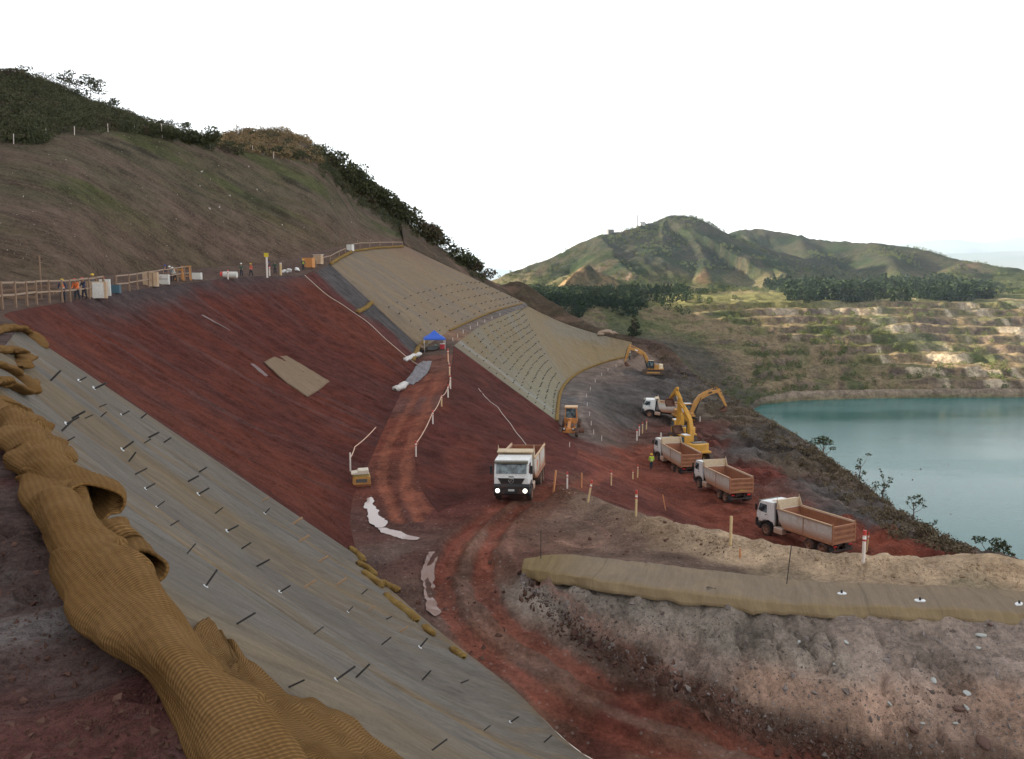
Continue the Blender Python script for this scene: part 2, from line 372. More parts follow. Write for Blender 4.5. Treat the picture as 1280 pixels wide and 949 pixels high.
# seeds: (u, v, z, soil colour)
RED, DRED, RBR, GRB, TAN, GRY, DGY, PNK = (.185, .056, .036), (.125, .040, .030), (.158, .078, .054), (.18, .118, .09), (.46, .34, .23), (.17, .145, .13), (.088, .078, .074), (.42, .28, .21)
SEEDS = [(585, 632, -15.2, (.125, .045, .036)), (612, 618, -15.3, (.128, .042, .034)), (660, 601, -16, (.128, .042, .034)), (700, 588, -17, (.128, .042, .034)), (724, 572, -18.2, (.128, .042, .034)), (719, 552, -19.8, (.12, .05, .042)), (740, 592, -18, (.128, .042, .034)), (640, 640, -15.2, RBR), (580, 700, -15.6, RBR), (600, 800, -17, RBR), (700, 870, -18, RBR), (850, 935, -19, RBR), (780, 900, -18.5, DRED), (1000, 945, -19, RBR),
  (460, 660, -15.2, (.12, .06, .05)), (500, 700, -15.4, (.12, .062, .052)), (470, 700, -15.5, (.15, .10, .085)), (520, 760, -16, (.13, .08, .065)), (620, 840, -17.4, (.12, .075, .06)),
  (490, 600, -14.9, (.14, .05, .036)), (500, 540, -14.2, RED), (530, 490, -12.9, (.19, .062, .042)), (545, 450, -11.3, (.17, .075, .055)), (515, 495, -12.9, (.15, .07, .058)), (550, 436, -10.8, (.11, .075, .06)),
  (590, 404, -8.3, (.17, .13, .11)), (640, 385, -7.7, (.15, .13, .12)), (610, 412, -8.6, (.22, .13, .085)),
  (660, 625, -15.2, RBR), (720, 650, -15, GRB), (780, 670, -14.9, GRB), (850, 700, -14.7, (.14, .095, .075)), (690, 670, -15, (.16, .095, .07)), (740, 690, -14.9, (.16, .105, .083)), (660, 690, -15.3, (.14, .075, .057)), (940, 716, -14.7, (.17, .12, .095)),
  (820, 655, -14.4, (.3, .21, .14)), (880, 672, -14.2, TAN), (760, 634, -14.7, (.2, .135, .1)), (950, 690, -14.3, TAN), (1050, 706, -14.3, TAN), (1150, 712, -14.3, TAN), (1270, 712, -14.2, (.44, .32, .21)), (1000, 722, -14.7, (.26, .2, .14)), (1200, 732, -14.6, (.3, .24, .16)),
  (730, 610, -16, DRED), (780, 610, -18, DRED), (830, 625, -19, DRED), (720, 590, -17, RBR), (760, 575, -19, RED), (800, 560, -21, RED), (790, 585, -20.5, RED),
  (860, 615, -22, (.17, .055, .038)), (930, 640, -21.6, RED), (1020, 650, -22, RED), (1100, 680, -22, RED), (1180, 692, -22, (.15, .045, .033)), (960, 590, -23, (.14, .042, .032)), (890, 555, -23.4, DRED),
  (860, 540, -24, (.12, .05, .04)), (830, 545, -23.6, (.12, .06, .048)), (820, 515, -24.5, DGY), (790, 500, -23, DGY), (770, 520, -22, (.10, .088, .08)), (800, 475, -21.5, DGY), (830, 490, -23, DGY), (755, 500, -20.6, DGY), (845, 470, -21.5, (.075, .06, .055)),
  (720, 510, -19.6, (.15, .12, .105)), (722, 545, -20, (.15, .115, .10)), (718, 490, -19.4, (.15, .125, .11)), (745, 468, -19.4, (.17, .13, .11)), (775, 455, -19.2, (.2, .15, .12)), (705, 500, -19.3, (.13, .12, .12)), (745, 545, -20.4, (.12, .085, .07)),
  (850, 450, -20, (.10, .068, .05)), (820, 436, -18, (.09, .06, .048)), (880, 500, -23.6, (.085, .073, .062)), (910, 520, -23.5, (.12, .095, .07)), (940, 545, -23.4, (.10, .088, .075)), (1000, 575, -23.5, (.13, .10, .075)), (960, 560, -23.4, (.11, .09, .075)), (1040, 610, -23.6, (.105, .092, .085)), (1100, 640, -24, (.115, .09, .075)), (1150, 668, -24.5, (.13, .105, .085)), (930, 560, -23.5, (.11, .10, .095)), (1080, 650, -22.8, (.10, .088, .084)),
  (700, 745, -15.6, (.31, .265, .225)), (800, 765, -15.5, (.29, .25, .21)), (900, 790, -15.7, (.31, .265, .22)), (1000, 800, -15.8, (.32, .265, .22)), (1100, 800, -15.7, (.32, .255, .215)), (1250, 800, -15.4, (.34, .27, .23)), (850, 830, -16.8, (.36, .275, .23)), (950, 860, -17.2, PNK), (1050, 890, -17.6, PNK), (1150, 900, -17.3, (.40, .28, .22)), (1250, 900, -17.1, PNK), (760, 790, -16.5, (.35, .265, .215)), (870, 868, -18.0, (.12, .08, .062)), (960, 905, -18.5, (.12, .08, .062)), (770, 815, -17.2, (.115, .075, .06)), (1060, 935, -19.0, (.12, .08, .06)), (1200, 960, -18.6, (.16, .105, .08))]
def seed_color(x, y, z, seeds=None, power=5.0):
    num = np.zeros(x.shape + (3,)); den = np.zeros(x.shape)
    wx = x + 2.2 * fbm(x, y, 6, 4, 91); wy = y + 2.2 * fbm(x, y, 6, 4, 95)
    for u, v, zz, c in SEEDS:
        p = Pz(u, v, zz); r = math.hypot(p[0], p[1])
        w = 1.0 / (((wx - p[0]) ** 2 + (wy - p[1]) ** 2 + 9 * (z - zz) ** 2) / (r * r) + 2e-5) ** (power / 2)
        num += w[..., None] * np.array(c); den += w
    return num / den[..., None]

TRK = [([(628, 628, -15.1), (596, 656, -15.3), (566, 690, -15.5), (552, 730, -15.9), (572, 782, -16.5), (640, 848, -17.6), (740, 912, -18.6), (850, 962, -19.4)], .7, (.19, .062, .042), .16),
       ([(652, 632, -15.1), (622, 664, -15.3), (604, 700, -15.6), (612, 744, -16.0), (668, 794, -16.8), (760, 850, -17.7), (880, 908, -18.6), (1010, 958, -19.4)], .7, (.19, .062, .042), .16),
       ([(590, 655, -15.3), (556, 700, -15.6), (540, 740, -16)], .3, (.16, .05, .035), .06),
       ([(640, 660, -15.2), (640, 700, -15.7), (690, 760, -16.6), (800, 836, -17.7), (940, 915, -18.8)], .35, (.19, .10, .075), .03), ([(606, 670, -15.4), (582, 710, -15.7), (598, 770, -16.4), (670, 832, -17.4), (780, 896, -18.4), (930, 962, -19.4)], .36, (.17, .10, .076), -.03),
       ([(498, 650, -15.1), (478, 602, -14.9), (484, 560, -14.5), (512, 505, -13.3), (540, 462, -11.7)], .55, (.24, .085, .052), .09),
       ([(524, 648, -15.1), (508, 606, -14.9), (512, 560, -14.5), (532, 510, -13.3), (553, 462, -11.7)], .55, (.24, .085, .052), .09),
       ([(536, 640, -15.1), (522, 616, -15)], .3, (.2, .07, .045), .04),
       ([(690, 640, -15.1), (745, 655, -15), (760, 668, -14.9), (735, 676, -14.9), (690, 668, -15)], .28, (.21, .125, .095), .03),
       ([(1000, 668, -21.3), (905, 622, -21.8), (850, 590, -22.6), (805, 558, -22.2), (770, 580, -19.4), (700, 612, -15.8), (670, 625, -15.2)], .9, (.2, .065, .042), .08),
       ([(1060, 684, -21.3), (940, 640, -21.8), (880, 600, -22.8), (830, 560, -23), (790, 562, -20.8)], .9, (.2, .065, .042), .08),
       ([(742, 548, -20.2), (728, 520, -19.6), (728, 490, -19.5), (750, 468, -19.4)], .5, (.19, .15, .13), .03)]

def build_yard():
    ring = (list(resample(T0, 60)) + list(resample(R1T, 60))[1:] + list(resample(M1B, 60))[1:] + [M2T[-1]] + list(resample(M2T, 40))[::-1][1:]
            + list(resample(R2T, 50))[1:] + list(resample(R2B, 50))[::-1][1:] + list(resample(M2B, 50))[1:] + [M2R[-1]]
            + list(resample(S2, 90)) + [(62, 50, -21.5), (44, 42, -17), (44, 24, -20.6), (36, 12, -20.9)])
    ring = np.array(ring, float)
    lines = [ring, resample(D1, 20), resample(D2, 20), resample(N2F, 40), resample(RHL, 40), resample(BC, 40), resample(BF, 30), resample(BMT, 30), resample(BMB, 30), resample(EM, 30), resample(ET, 30)]
    extra = [Pz(820, 469, -21.7), Pz(846, 462, -21.9), (5, 46, -15.3), (-3, 48, -15.3), (8, 32, -18.9), (0, 40, -16.6), P(850, 445, 196)]
    def heights(X, Y): return tin_z(lines, extra, X, Y)
    xs, ys = np.arange(-34, 66, .5), np.arange(10, 246, .5)
    GX, GY = np.meshgrid(xs, ys, indexing='ij'); GZ = heights(GX, GY)
    # pad outside with nearest values, then soften the facets a little
    for _ in range(12):
        m = np.isnan(GZ)
        if not m.any(): break
        acc = np.zeros_like(GZ); cnt = np.zeros_like(GZ)
        for dx, dy in ((1, 0), (-1, 0), (0, 1), (0, -1)):
            s = np.roll(np.roll(GZ, dx, 0), dy, 1); ok = ~np.isnan(s); acc[ok] += s[ok]; cnt[ok] += 1
        GZ = np.where(m & (cnt > 0), acc / np.maximum(cnt, 1), GZ)
    GZ = np.nan_to_num(GZ, nan=-22)
    GS = GZ.copy()
    for _ in range(4):
        g = np.pad(GS, 1, mode='edge'); GS = (g[1:-1, 1:-1] * 4 + g[:-2, 1:-1] + g[2:, 1:-1] + g[1:-1, :-2] + g[1:-1, 2:]) / 8
    def samp(G, x, y):
        fx = np.clip((x - xs[0]) / .5, 0, len(xs) - 1.001); fy = np.clip((y - ys[0]) / .5, 0, len(ys) - 1.001)
        i, j = fx.astype(int), fy.astype(int); a, b = fx - i, fy - j
        return G[i, j] * (1 - a) * (1 - b) + G[i + 1, j] * a * (1 - b) + G[i, j + 1] * (1 - a) * b + G[i + 1, j + 1] * a * b
    # vertices: border + graded interior points
    border = []
    for i in range(len(ring)):
        a, b = ring[i], ring[(i + 1) % len(ring)]; r = math.hypot(*a[:2]); stp = .22 if r < 75 else .5
        n = max(1, int(np.linalg.norm(b - a) / stp)); border += [a + (b - a) * k / n for k in range(n)]
    border = np.array(border)
    pts = []
    for y0, y1, st in ((10, 52, .17), (52, 80, .24), (80, 130, .42), (130, 245, .75)):
        gx, gy = np.meshgrid(np.arange(-34, 64, st), np.arange(y0, y1, st), indexing='ij')
        gx = gx + NR.uniform(-.25, .25, gx.shape) * st; gy = gy + NR.uniform(-.25, .25, gy.shape) * st
        # only what can be seen: keep fine points inside the view cone plus a margin
        m = inside(gx, gy, ring) & (np.abs(gx) < gy * .72 + 6)
        d, _ = dist_poly(gx[m], gy[m], np.vstack([ring, ring[:1]])); k = d > st * .6
        pts.append(np.stack([gx[m][k], gy[m][k]], 1))
    pts = np.concatenate(pts)
    X = np.concatenate([border[:, 0], pts[:, 0]]); Y = np.concatenate([border[:, 1], pts[:, 1]])
    nb = len(border)
    verts2 = [Vector((a, b)) for a, b in zip(X, Y)]
    v2, e2, f2, ov, oe, of = delaunay_2d_cdt(verts2, [(i, (i + 1) % nb) for i in range(nb)], [], 1, 1e-5)
    xy = np.array([tuple(v) for v in v2]); X, Y = xy[:, 0], xy[:, 1]
    src = np.array([g[0] if g else -1 for g in ov])
    raw, sm = samp(GZ, X, Y), samp(GS, X, Y)
    db, _ = dist_poly(X, Y, np.vstack([ring, ring[:1]])); w = sstep(.2, 2.0, db)
    Z = sm.copy(); on = (src >= 0) & (src < nb)
    Z[on] = border[src[on], 2]
    Z = np.where(on, Z, raw * (1 - w) + sm * w)
    # rough ground: lumps everywhere, clods on the bank, the windrow and the berm
    bank = np.zeros(len(X)); e1, _ = dist_poly(X, Y, EM); bank = sstep(5, 2.0, e1) * sstep(0, .4, Z * 0 + 1)
    toe, _ = dist_poly(X, Y, ET); bc, ba = dist_poly(X, Y, BC); far = sstep(60, 130, Y)
    bnk2 = bank * inside(X, Y, list(resample(BMB, 40)) + list(resample(ET, 40))[::-1]); rough = .05 + .05 * far + .22 * sstep(1.6, .3, np.abs(toe - .6)) + .16 * sstep(1.8, .2, bc) + .10 * bank
    nf, _ = dist_poly(X, Y, N2F); right_red = sstep(6, 1, nf) * (Y < 130); rough = rough + .30 * right_red
    out, _ = dist_poly(X, Y, S2); rough = rough + .55 * sstep(34, 6, out) * (nf > 2) * (Y > 62)
    Z = Z + w * rough * (fbm(X, Y, .9, 4, 3) * 1.3 + fbm(X, Y, 3.4, 3, 5) * 1.6)
    Z = Z + w * (.55 * sstep(2.2, .2, nf) * (Y < 125) * (.5 + .8 * fbm(X, Y, 2.2, 2, 55))) - w * bank * .5 * np.abs(fbm(X, Y, 2.6, 3, 61)) 
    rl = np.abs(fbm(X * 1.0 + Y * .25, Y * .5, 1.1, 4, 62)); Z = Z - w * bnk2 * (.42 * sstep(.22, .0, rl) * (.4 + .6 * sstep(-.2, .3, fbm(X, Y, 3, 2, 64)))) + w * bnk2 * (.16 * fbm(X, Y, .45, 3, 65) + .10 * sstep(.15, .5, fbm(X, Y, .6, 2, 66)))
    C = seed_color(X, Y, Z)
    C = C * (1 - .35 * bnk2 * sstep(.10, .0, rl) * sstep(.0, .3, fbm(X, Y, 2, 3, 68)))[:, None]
    # gullies down the outer bank and spoil slope: grey and ochre streaks across the fall line
    k = fbm(X * .5 + Y * .86, (Y * .5 - X * .86) * .16, 2.0, 4, 17)
    sp = sstep(30, 10, out) * (nf > 1.5) * (Y > 62); C = C * (1 + sp[:, None] * k[:, None] * .9)
    for px, wd, c, dep in TRK:
        pl = resample([Pz(*p) for p in px], 40); d, arc = dist_poly(X, Y, pl)
        d = d + .25 * fbm(X, Y, 1.4, 3, 33)
        m = sstep(wd, wd * .5, d) * (.85 + .25 * fbm(X, Y, .8, 3, 40)) * (np.abs(Z - np.interp(arc, chord(pl), pl[:, 2])) < 1.6)
        grain = .75 + 1.1 * fbm(d * 7, arc * .22, 1.0, 3, 71)
        C = mixc(C, np.array(c)[None] * (.8 + .4 * grain[:, None]), np.clip(m * .85, 0, 1))
        Z = Z - w * dep * m + w * dep * .7 * sstep(wd * .5, 0, np.abs(d - wd * 1.15)) * (m < .3)
    vz = fbm(X, Y, 2.6, 5, 23); C = C * (1 + .35 * vz[:, None])
    V = np.stack([X, Y, Z], 1)
    tri = np.array([f for f in f2 if len(f) == 3], np.int32)
    uv = np.stack([X, Y], 1) * .6
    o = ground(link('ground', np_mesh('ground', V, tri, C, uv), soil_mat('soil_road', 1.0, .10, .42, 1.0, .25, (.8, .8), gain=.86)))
    if o.data.polygons[10].normal.z < 0: o.data.flip_normals()
    return o

def const(c): return lambda x, y, z, A, B, S, T: np.broadcast_to(np.array(c, float), x.shape + (3,)).copy()
yard = build_yard()

# ---- upper bench and the hill above it
F_ = [(-6, -25, -1.8), (-10, -5, -1.8), (-14, 8, -1.9), (-22, 22, -2), (-32, 42, -2), (-41, 60, -1.5), P(80, 350, 78), P(150, 342, 95), P(250, 335, 116), P(330, 328, 132), P(400, 312, 148), P(445, 306, 162), P(505, 303, 190)]
K_ = [(-40, -50, 20), (-46, -12, 22), (-50, 16, 22), (-56, 40, 22), (-62, 66, 22), P(-60, 190, 96), P(60, 176, 116), P(150, 165, 135), P(250, 181, 152), P(330, 196, 167), P(405, 212, 182), P(455, 262, 196), P(500, 290, 210)]
S_ = [(-75, -75, 42), (-82, -20, 43), (-86, 22, 43), (-90, 60, 42), (-94, 95, 40), P(-60, 90, 145), P(50, 112, 155), P(130, 143, 170), P(240, 181, 182), P(312, 166, 192), P(384, 178, 204), P(455, 243, 215), P(500, 274, 225)]
B1_ = [(-150, -120, 75), (-160, -25, 80), (-165, 40, 80), (-170, 110, 78), (-175, 190, 74), P(-60, 100, 300), P(50, 116, 300), P(130, 150, 320), P(240, 188, 330), P(310, 190, 340), P(388, 206, 340), P(458, 258, 360), P(522, 302, 380)]
B2_ = [(-300, -180, 110), (-330, -30, 118), (-340, 90, 118), (-340, 230, 115), (-330, 370, 105), P(-60, 110, 600), P(50, 122, 600), P(130, 155, 600), P(240, 194, 680), P(310, 202, 760), P(392, 216, 880), P(468, 266, 960), P(548, 316, 990)]  # B rows: unseen back of the hill, shaped to shade valley and lake
B3_ = [(x - 130, y + (60 if y > 300 else 0), max(z - 95, -40)) for x, y, z in B2_]
def soil_bench(x, y, z, A, B, S, T):
    n = fbm(x, y, 5, 4, 7); c = mixc((.105, .07, .06), (.16, .11, .085), n * .5 + .5)
    near = sstep(40, 20, y); c = mixc(c, (.085, .058, .055), near * .8)
    st = fbm(x * .8 + y * .6, (y * .8 - x * .6) * 3, 2.2, 4, 13)
    c = mixc(c, (.17, .15, .145), near * sstep(.12, .5, st)); c = mixc(c, (.12, .052, .046), near * sstep(.05, .4, fbm(x, y, 1.6, 4, 19)))
    return c
def disp_bench(x, y, A, B, S, T):
    near = sstep(30, 10, y)
    crack = np.abs(fbm(x * .9 + y * .45, (y * .9 - x * .45) * .5, .8, 4, 44))
    h = near * (.10 * fbm(x, y, .7, 5, 21) + .12 * fbm(x, y, 2.2, 3, 22) - .13 * sstep(.07, 0, crack) * sstep(-.2, .3, fbm(x, y, 1.6, 2, 47)) + .03 * fbm(x, y, .14, 3, 26))
    return h * edge(S, T, .02) + (1 - near) * .12 * fbm(x, y, 2, 4, 29) * edge(S, T)
m_dirt = soil_mat('soil_dirt', .35, .0, .5, .9, .06, (1, 1))
ground(loft('path', [resample(C1 + C2[1:] + C3[1:], 900), resample(F_, 900)], 1500, 90, m_dirt, soil_bench, disp_bench, profile=lambda t: t ** 1.15))
def soil_hill(x, y, z, A, B, S, T):
    AA = A + 1.25 * B; st = fbm(AA * .55, B * .07, 2.6, 5, 31); st2 = fbm(AA * 1.7, B * .16, 2.0, 4, 35)
    c = mixc((.118, .096, .066), (.142, .102, .078), sstep(-.25, .35, st))
    c = mixc(c, (.10, .088, .05), sstep(.0, .5, st2) * .6)
    green = sstep(-.02, .35, fbm(AA * .35, B * .09, 3.5, 4, 37) + .10 * fbm(A, B, 14, 3, 38)) * sstep(.5, .15, T)
    c = mixc(c, (.080, .092, .034), green * .75)
    up = sstep(-.05, .35, fbm(AA * .3, B * .05, 5, 4, 39)); c = mixc(c, (.145, .085, .066), up * sstep(.10, .28, T) * .5)
    dk = sstep(.28, .5, fbm(AA * .6, B * .22, 3.2, 4, 43)) * sstep(.16, .05, T); c = mixc(c, (.055, .052, .035), dk * .8)
    c = mixc(c, (.15, .10, .075), sstep(.035, .008, T) * .7)
    scrub = sstep(.332, .35, T + .012 * fbm(A, B, 6, 3, 49)); c = mixc(c, (.05, .055, .03), scrub)
    tawny = scrub * sstep(118, 130, A) * sstep(190, 170, A) * sstep(-.15, .2, fbm(A, B, 4, 3, 51)); c = mixc(c, (.26, .185, .11), tawny)
    return c
hill_rows = [F_, K_, S_, B1_, B2_, B3_]
def disp_hill(x, y, A, B, S, T):
    e = sstep(0, .004, T) * sstep(0, .03, S) * sstep(0, .03, 1 - S)
    return e * (.35 * fbm((A + 1.25 * B) * .6, B * .14, 1.8, 4, 53) + .3 * fbm(x, y, 6, 3, 54) + sstep(.06, .3, T) * .9 * fbm(x, y, 9, 4, 57))
hn = 420
hill = ground(loft('hill', hill_rows, 620, 300, soil_mat('soil_hill', 1.6, .16, .42, .8, .0, (1.0, .09)), soil_hill, disp_hill, shear=1.25, mode='index', profile=lambda t: .5 * t ** 2.6 + .5 * t * .24 + .38 * t ** 4))

# ---- the red slope with its bare grey strip
def soil_red(x, y, z, A, B, S, T):
    st = fbm(A * 1.0 + B * .35, B * .05, 2.0, 5, 63); st2 = fbm(A * .6 + B * .1, B * .1, 6, 4, 65)
    c = mixc((.136, .040, .028), (.104, .034, .027), sstep(-.3, .3, .6 * st + .5 * fbm(x, y, 3.0, 5, 66))); c = mixc(c, (.155, .05, .034), sstep(.0, .4, st2) * .7)
    c = mixc(c, (.095, .045, .042), sstep(.12, .5, fbm(A * .9 + B * .3, B * .12, 3.4, 5, 67)) * .5)
    top = sstep(.17, .0, T + .09 * fbm(A, B, 5, 4, 69)) * sstep(.25, .5, S); c = mixc(c, (.085, .075, .076), top * .85)
    grey = sstep(.28, .5, fbm(A * 1.1 + B * .25, B * .045, 1.6, 4, 70)); c = mixc(c, (.13, .085, .08), grey * .4)
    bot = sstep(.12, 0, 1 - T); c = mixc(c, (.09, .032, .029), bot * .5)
    return c
def disp_red(x, y, A, B, S, T):
    return edge(S, T, .03) * (.10 * fbm(A + B * .3, B * .09, 1.2, 5, 73) + .16 * fbm(x, y, 1.1, 5, 72) - .12 * sstep(.12, 0, np.abs(fbm(A + B * .35, B * .10, 2.2, 3, 76))) + .3 * fbm(x, y, 7, 3, 74) - .9 * np.sin(PI * T) * sstep(0, .2, S) * sstep(0, .2, 1 - S))
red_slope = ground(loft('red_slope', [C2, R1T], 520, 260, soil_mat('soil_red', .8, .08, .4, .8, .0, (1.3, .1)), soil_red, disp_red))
def soil_strip(x, y, z, A, B, S, T):
    c = mixc((.10, .09, .09), (.12, .045, .04), sstep(.55, .25, T + .25 * fbm(A, B, 6, 3, 75))); return c
lerp3 = lambda a, b, n: [tuple(np.array(a) * (1 - t) + np.array(b) * t) for t in np.linspace(0, 1, n)]
L1 = lerp3(P(380, 344, 128), Pz(522, 455, -11.8), 4)
L2 = lerp3(P(412, 330, 140), Pz(528, 437, -11), 5)
ground(loft('bare_strip', [L1, L2], 120, 30, soil_mat('soil_strip', 1.0, .3, .35, .7, .0, (.1, 1.2)), soil_strip, lambda x, y, A, B, S, T: edge(S, T) * .12 * fbm(x, y, 1.5, 4, 77)))
def soil_r2(x, y, z, A, B, S, T):
    st = fbm(x * .5 - y * .2, y * .4, 2.0, 5, 81); c = mixc((.120, .038, .030), (.092, .033, .027), sstep(-.3, .3, st))
    c = mixc(c, (.165, .052, .036), sstep(.1, .5, fbm(x, y * .5, 4, 4, 83)) * .6); v_ = fbm(x, y, 2.6, 5, 23); b_ = sstep(.6, 1.0, T + .12 * fbm(x, y, 3, 3, 84)); return mixc(c, np.array((.128, .042, .034))[None, None] * (1 + .35 * v_[..., None]), b_)
r2 = ground(loft('red_slope', [R2T, R2B], 260, 150, soil_mat('soil_red_low', .8, .08, .4, .8, .0, (1.2, .12)), soil_r2, lambda x, y, A, B, S, T: edge(S, T, .05) * (.16 * fbm(x, y, 1.3, 5, 85) + .35 * fbm(x, y, 5, 3, 86) - .5 * np.sin(PI * T))))

# ---- ridge above the blankets, outer bank falling to the lake
RB = [P(505, 304, 187.5), P(560, 332, 212), P(610, 358, 236), P(645, 371, 246), P(660, 382, 239), P(700, 401, 229), P(745, 416, 216), P(790, 427, 208)]
RS = [P(500, 272, 225), P(545, 304, 238), P(598, 341, 252), P(625, 354, 256), P(650, 351, 258), P(690, 377, 244), P(740, 407, 225), P(792, 420, 212)]
R3 = [(x + 26, y + 42, z - 26) for x, y, z in RS]; R4 = [(x + 70, y + 130, -66) for x, y, z in RS]
def soil_ridge(x, y, z, A, B, S, T):
    n = fbm(x, y, 4, 4, 87); c = mixc((.10, .062, .047), (.075, .066, .04), n * .5 + .5); return mixc(c, (.15, .10, .07), sstep(.2, .5, fbm(x, y, 7, 3, 88)))
ground(loft('ridge', [RB, RS, R3, R4], 300, 90, soil_mat('soil_ridge', 1.4, .15, .4, .8, .0, (1, .3)), soil_ridge, lambda x, y, A, B, S, T: sstep(0, .02, T) * sstep(0, .03, S) * .5 * fbm(x, y, 4, 4, 89), mode='index', profile=lambda t: t ** 2.2))
O1 = [(x + 14, y + 9, z - 12) for x, y, z in S2]; O2 = [(x + 80, y + 52, -108) for x, y, z in S2]
O2[-1] = (150, 90, -108)
ground(loft('bank', [S2, O1, O2], 260, 60, soil_mat('soil_bank', 1.4, .15, .4, .8, .0, (1, .3)), lambda x, y, z, A, B, S, T: mixc((.10, .085, .06), (.07, .075, .04), fbm(x, y, 5, 4, 90) * .5 + .5), lambda x, y, A, B, S, T: sstep(0, .03, T) * .9 * fbm(x, y, 5, 4, 92), mode='index', profile=lambda t: t ** 1.8))

# ---- blankets pinned on the slopes
def net_mat(name, thread=26.0, lines=1.0, amp=.25):
    t = NT(name); soil = t.n('ShaderNodeAttribute', attribute_name='soil').outputs['Color']
    uv = t.co('UV'); o = t.co('Object')
    def wave(sx, sy, dist=.4, sc=2.0):
        w = t.n('ShaderNodeTexWave', wave_type='BANDS', bands_direction='X'); t.set(w.inputs['Vector'], t.scale(uv, (sx, sy, 1)))
        w.inputs['Scale'].default_value = 1.0; w.inputs['Distortion'].default_value = dist; w.inputs['Detail'].default_value = 2; w.inputs['Detail Scale'].default_value = sc
        return w.outputs['Fac']
    th = wave(thread, 0.0); th2 = t.n('ShaderNodeTexWave', wave_type='BANDS', bands_direction='Y'); t.set(th2.inputs['Vector'], t.scale(uv, (1, thread * .8, 1))); th2.inputs['Scale'].default_value = 1; th2.inputs['Distortion'].default_value = .5
    st = t.noise(t.scale(uv, (3.2, .22, 1)), 1.0, 6, .7); st2 = t.noise(t.scale(uv, (14, 1.2, 1)), 1.0, 4, .7); fine = t.noise(o, 22, 3, .7)
    k = t.math('ADD', t.ramp(th, 0, 1, 1 - amp * .55, 1 + amp * .55), t.ramp(th2.outputs['Fac'], 0, 1, -amp * .35, amp * .35))
    k = t.math('ADD', k, t.ramp(st, .3, .7, -amp * .7, amp * .7)); k = t.math('ADD', k, t.ramp(st2, .3, .7, -amp * .7, amp * .7)); k = t.math('ADD', k, t.ramp(fine, .3, .7, -amp * .4, amp * .4))
    c = t.mix(1.0, soil, t.n('ShaderNodeCombineColor', Red=k, Green=k, Blue=k).outputs[0], 'MULTIPLY')
    c = t.mix(t.ramp(st2, .66, .76, 0, .28), c, (.36, .37, .38))
    h = t.math('ADD', t.math('MULTIPLY', th, .5), t.math('MULTIPLY', st2, 1.2))
    return t.out(c, t.bump(h, .55, .03), .8)
def soil_net(x, y, z, A, B, S, T):
    w = A + B * .10 + 1.0 * fbm(A, B, 5, 3, 101)
    c = mixc((.168, .149, .126), (.18, .143, .10), sstep(-.15, .4, fbm(w * .9, B * .07, 2.4, 5, 103)))
    c = mixc(c, (.185, .176, .165), sstep(.1, .5, fbm(w * .8, B * .05, 1.6, 5, 105)) * .6)
    c = mixc(c, (.135, .12, .112), sstep(.1, .5, fbm(w, B * .07, 1.0, 5, 107)) * .5)
    c = mixc(c, (.22, .15, .08), sstep(.2, .5, fbm(w, B * .08, 1.6, 4, 109)) * .5 + sstep(.06, .0, 1 - T) * .3)
    c = c * (1 + .16 * fbm(A * 2, B * .5, 1.0, 4, 110))[..., None]
    return c
def disp_net(x, y, A, B, S, T):
    w = A + B * .10 + .8 * fbm(A, B, 5, 3, 101)
    fold = fbm(w * 1.4, B * .05, 1.2, 4, 111)
    return edge(S, T, .03) * (.12 * fold + .10 * fbm(x, y, 1.5, 3, 113) + .06 * fbm(w * 3, B * .1, 1, 3, 114)) - 1.15 * np.sin(PI * T) * sstep(0, .25, 1 - S)
net = loft('erosion_net', [C1, T0], 620, 260, net_mat('grey_net', 24, 1, .2), soil_net, disp_net, skirt=.3); TERR.append(net)
props(net, 'huge grey erosion control net sheet pinned down the near slope', 'erosion net')
def soil_mat1(x, y, z, A, B, S, T):
    c = mixc((.205, .15, .097), (.18, .145, .11), sstep(-.3, .4, fbm(A * .8 + B * .2, B * .1, 3, 4, 121)))
    c = mixc(c, (.235, .175, .11), sstep(.1, .5, fbm(A, B * .2, 2.5, 4, 123)) * .7)
    c = mixc(c, (.165, .095, .07), sstep(.55, .95, S) * sstep(.5, .0, T) * .5)
    band = np.abs(((A + B * .15) / 4.2) % 1 - .5); c = c * (1 - .22 * sstep(.03, .0, band))[..., None]
    return c
m1 = loft('erosion_blanket', [C3[1:], M1B[1:]], 260, 120, net_mat('tan_blanket', 7, 1, .2), soil_mat1, lambda x, y, A, B, S, T: edge(S, T) * (.16 * fbm(A, B * .2, 1.5, 3, 125) + .3 * fbm(x, y, 8, 3, 126)), skirt=.4); TERR.append(m1)
props(m1, 'brown blanket on the slope between the upper bench and the blue canopy', 'erosion blanket')
def soil_mat2(x, y, z, A, B, S, T):
    c = mixc((.20, .155, .095), (.19, .165, .125), sstep(-.3, .4, fbm(A * .8 + B * .2, B * .1, 3, 4, 131)))
    g = sstep(.2, 1, T) * sstep(.62, .1, S); c = mixc(c, (.235, .225, .165), g * .8)
    grey = sstep(1.6, .3, np.abs(A - 3.5 - B * .12 + 1.2 * fbm(A, B, 6, 3, 133))) * sstep(1, .2, S); c = mixc(c, (.27, .27, .26), grey * .55)
    c = mixc(c, (.225, .165, .085), sstep(.45, .8, S) * sstep(.3, .8, T) * .7)
    band = np.abs(((A + B * .1) / 4.2) % 1 - .5); c = c * (1 - .18 * sstep(.03, .0, band))[..., None]
    return c
m2 = loft('erosion_blanket', [M2T + M2R[1:], M2B], 320, 160, bpy.data.materials['tan_blanket'], soil_mat2, lambda x, y, A, B, S, T: edge(S, T) * (.16 * fbm(A, B * .2, 1.5, 3, 135) + .3 * fbm(x, y, 8, 3, 136)), skirt=.4); TERR.append(m2)
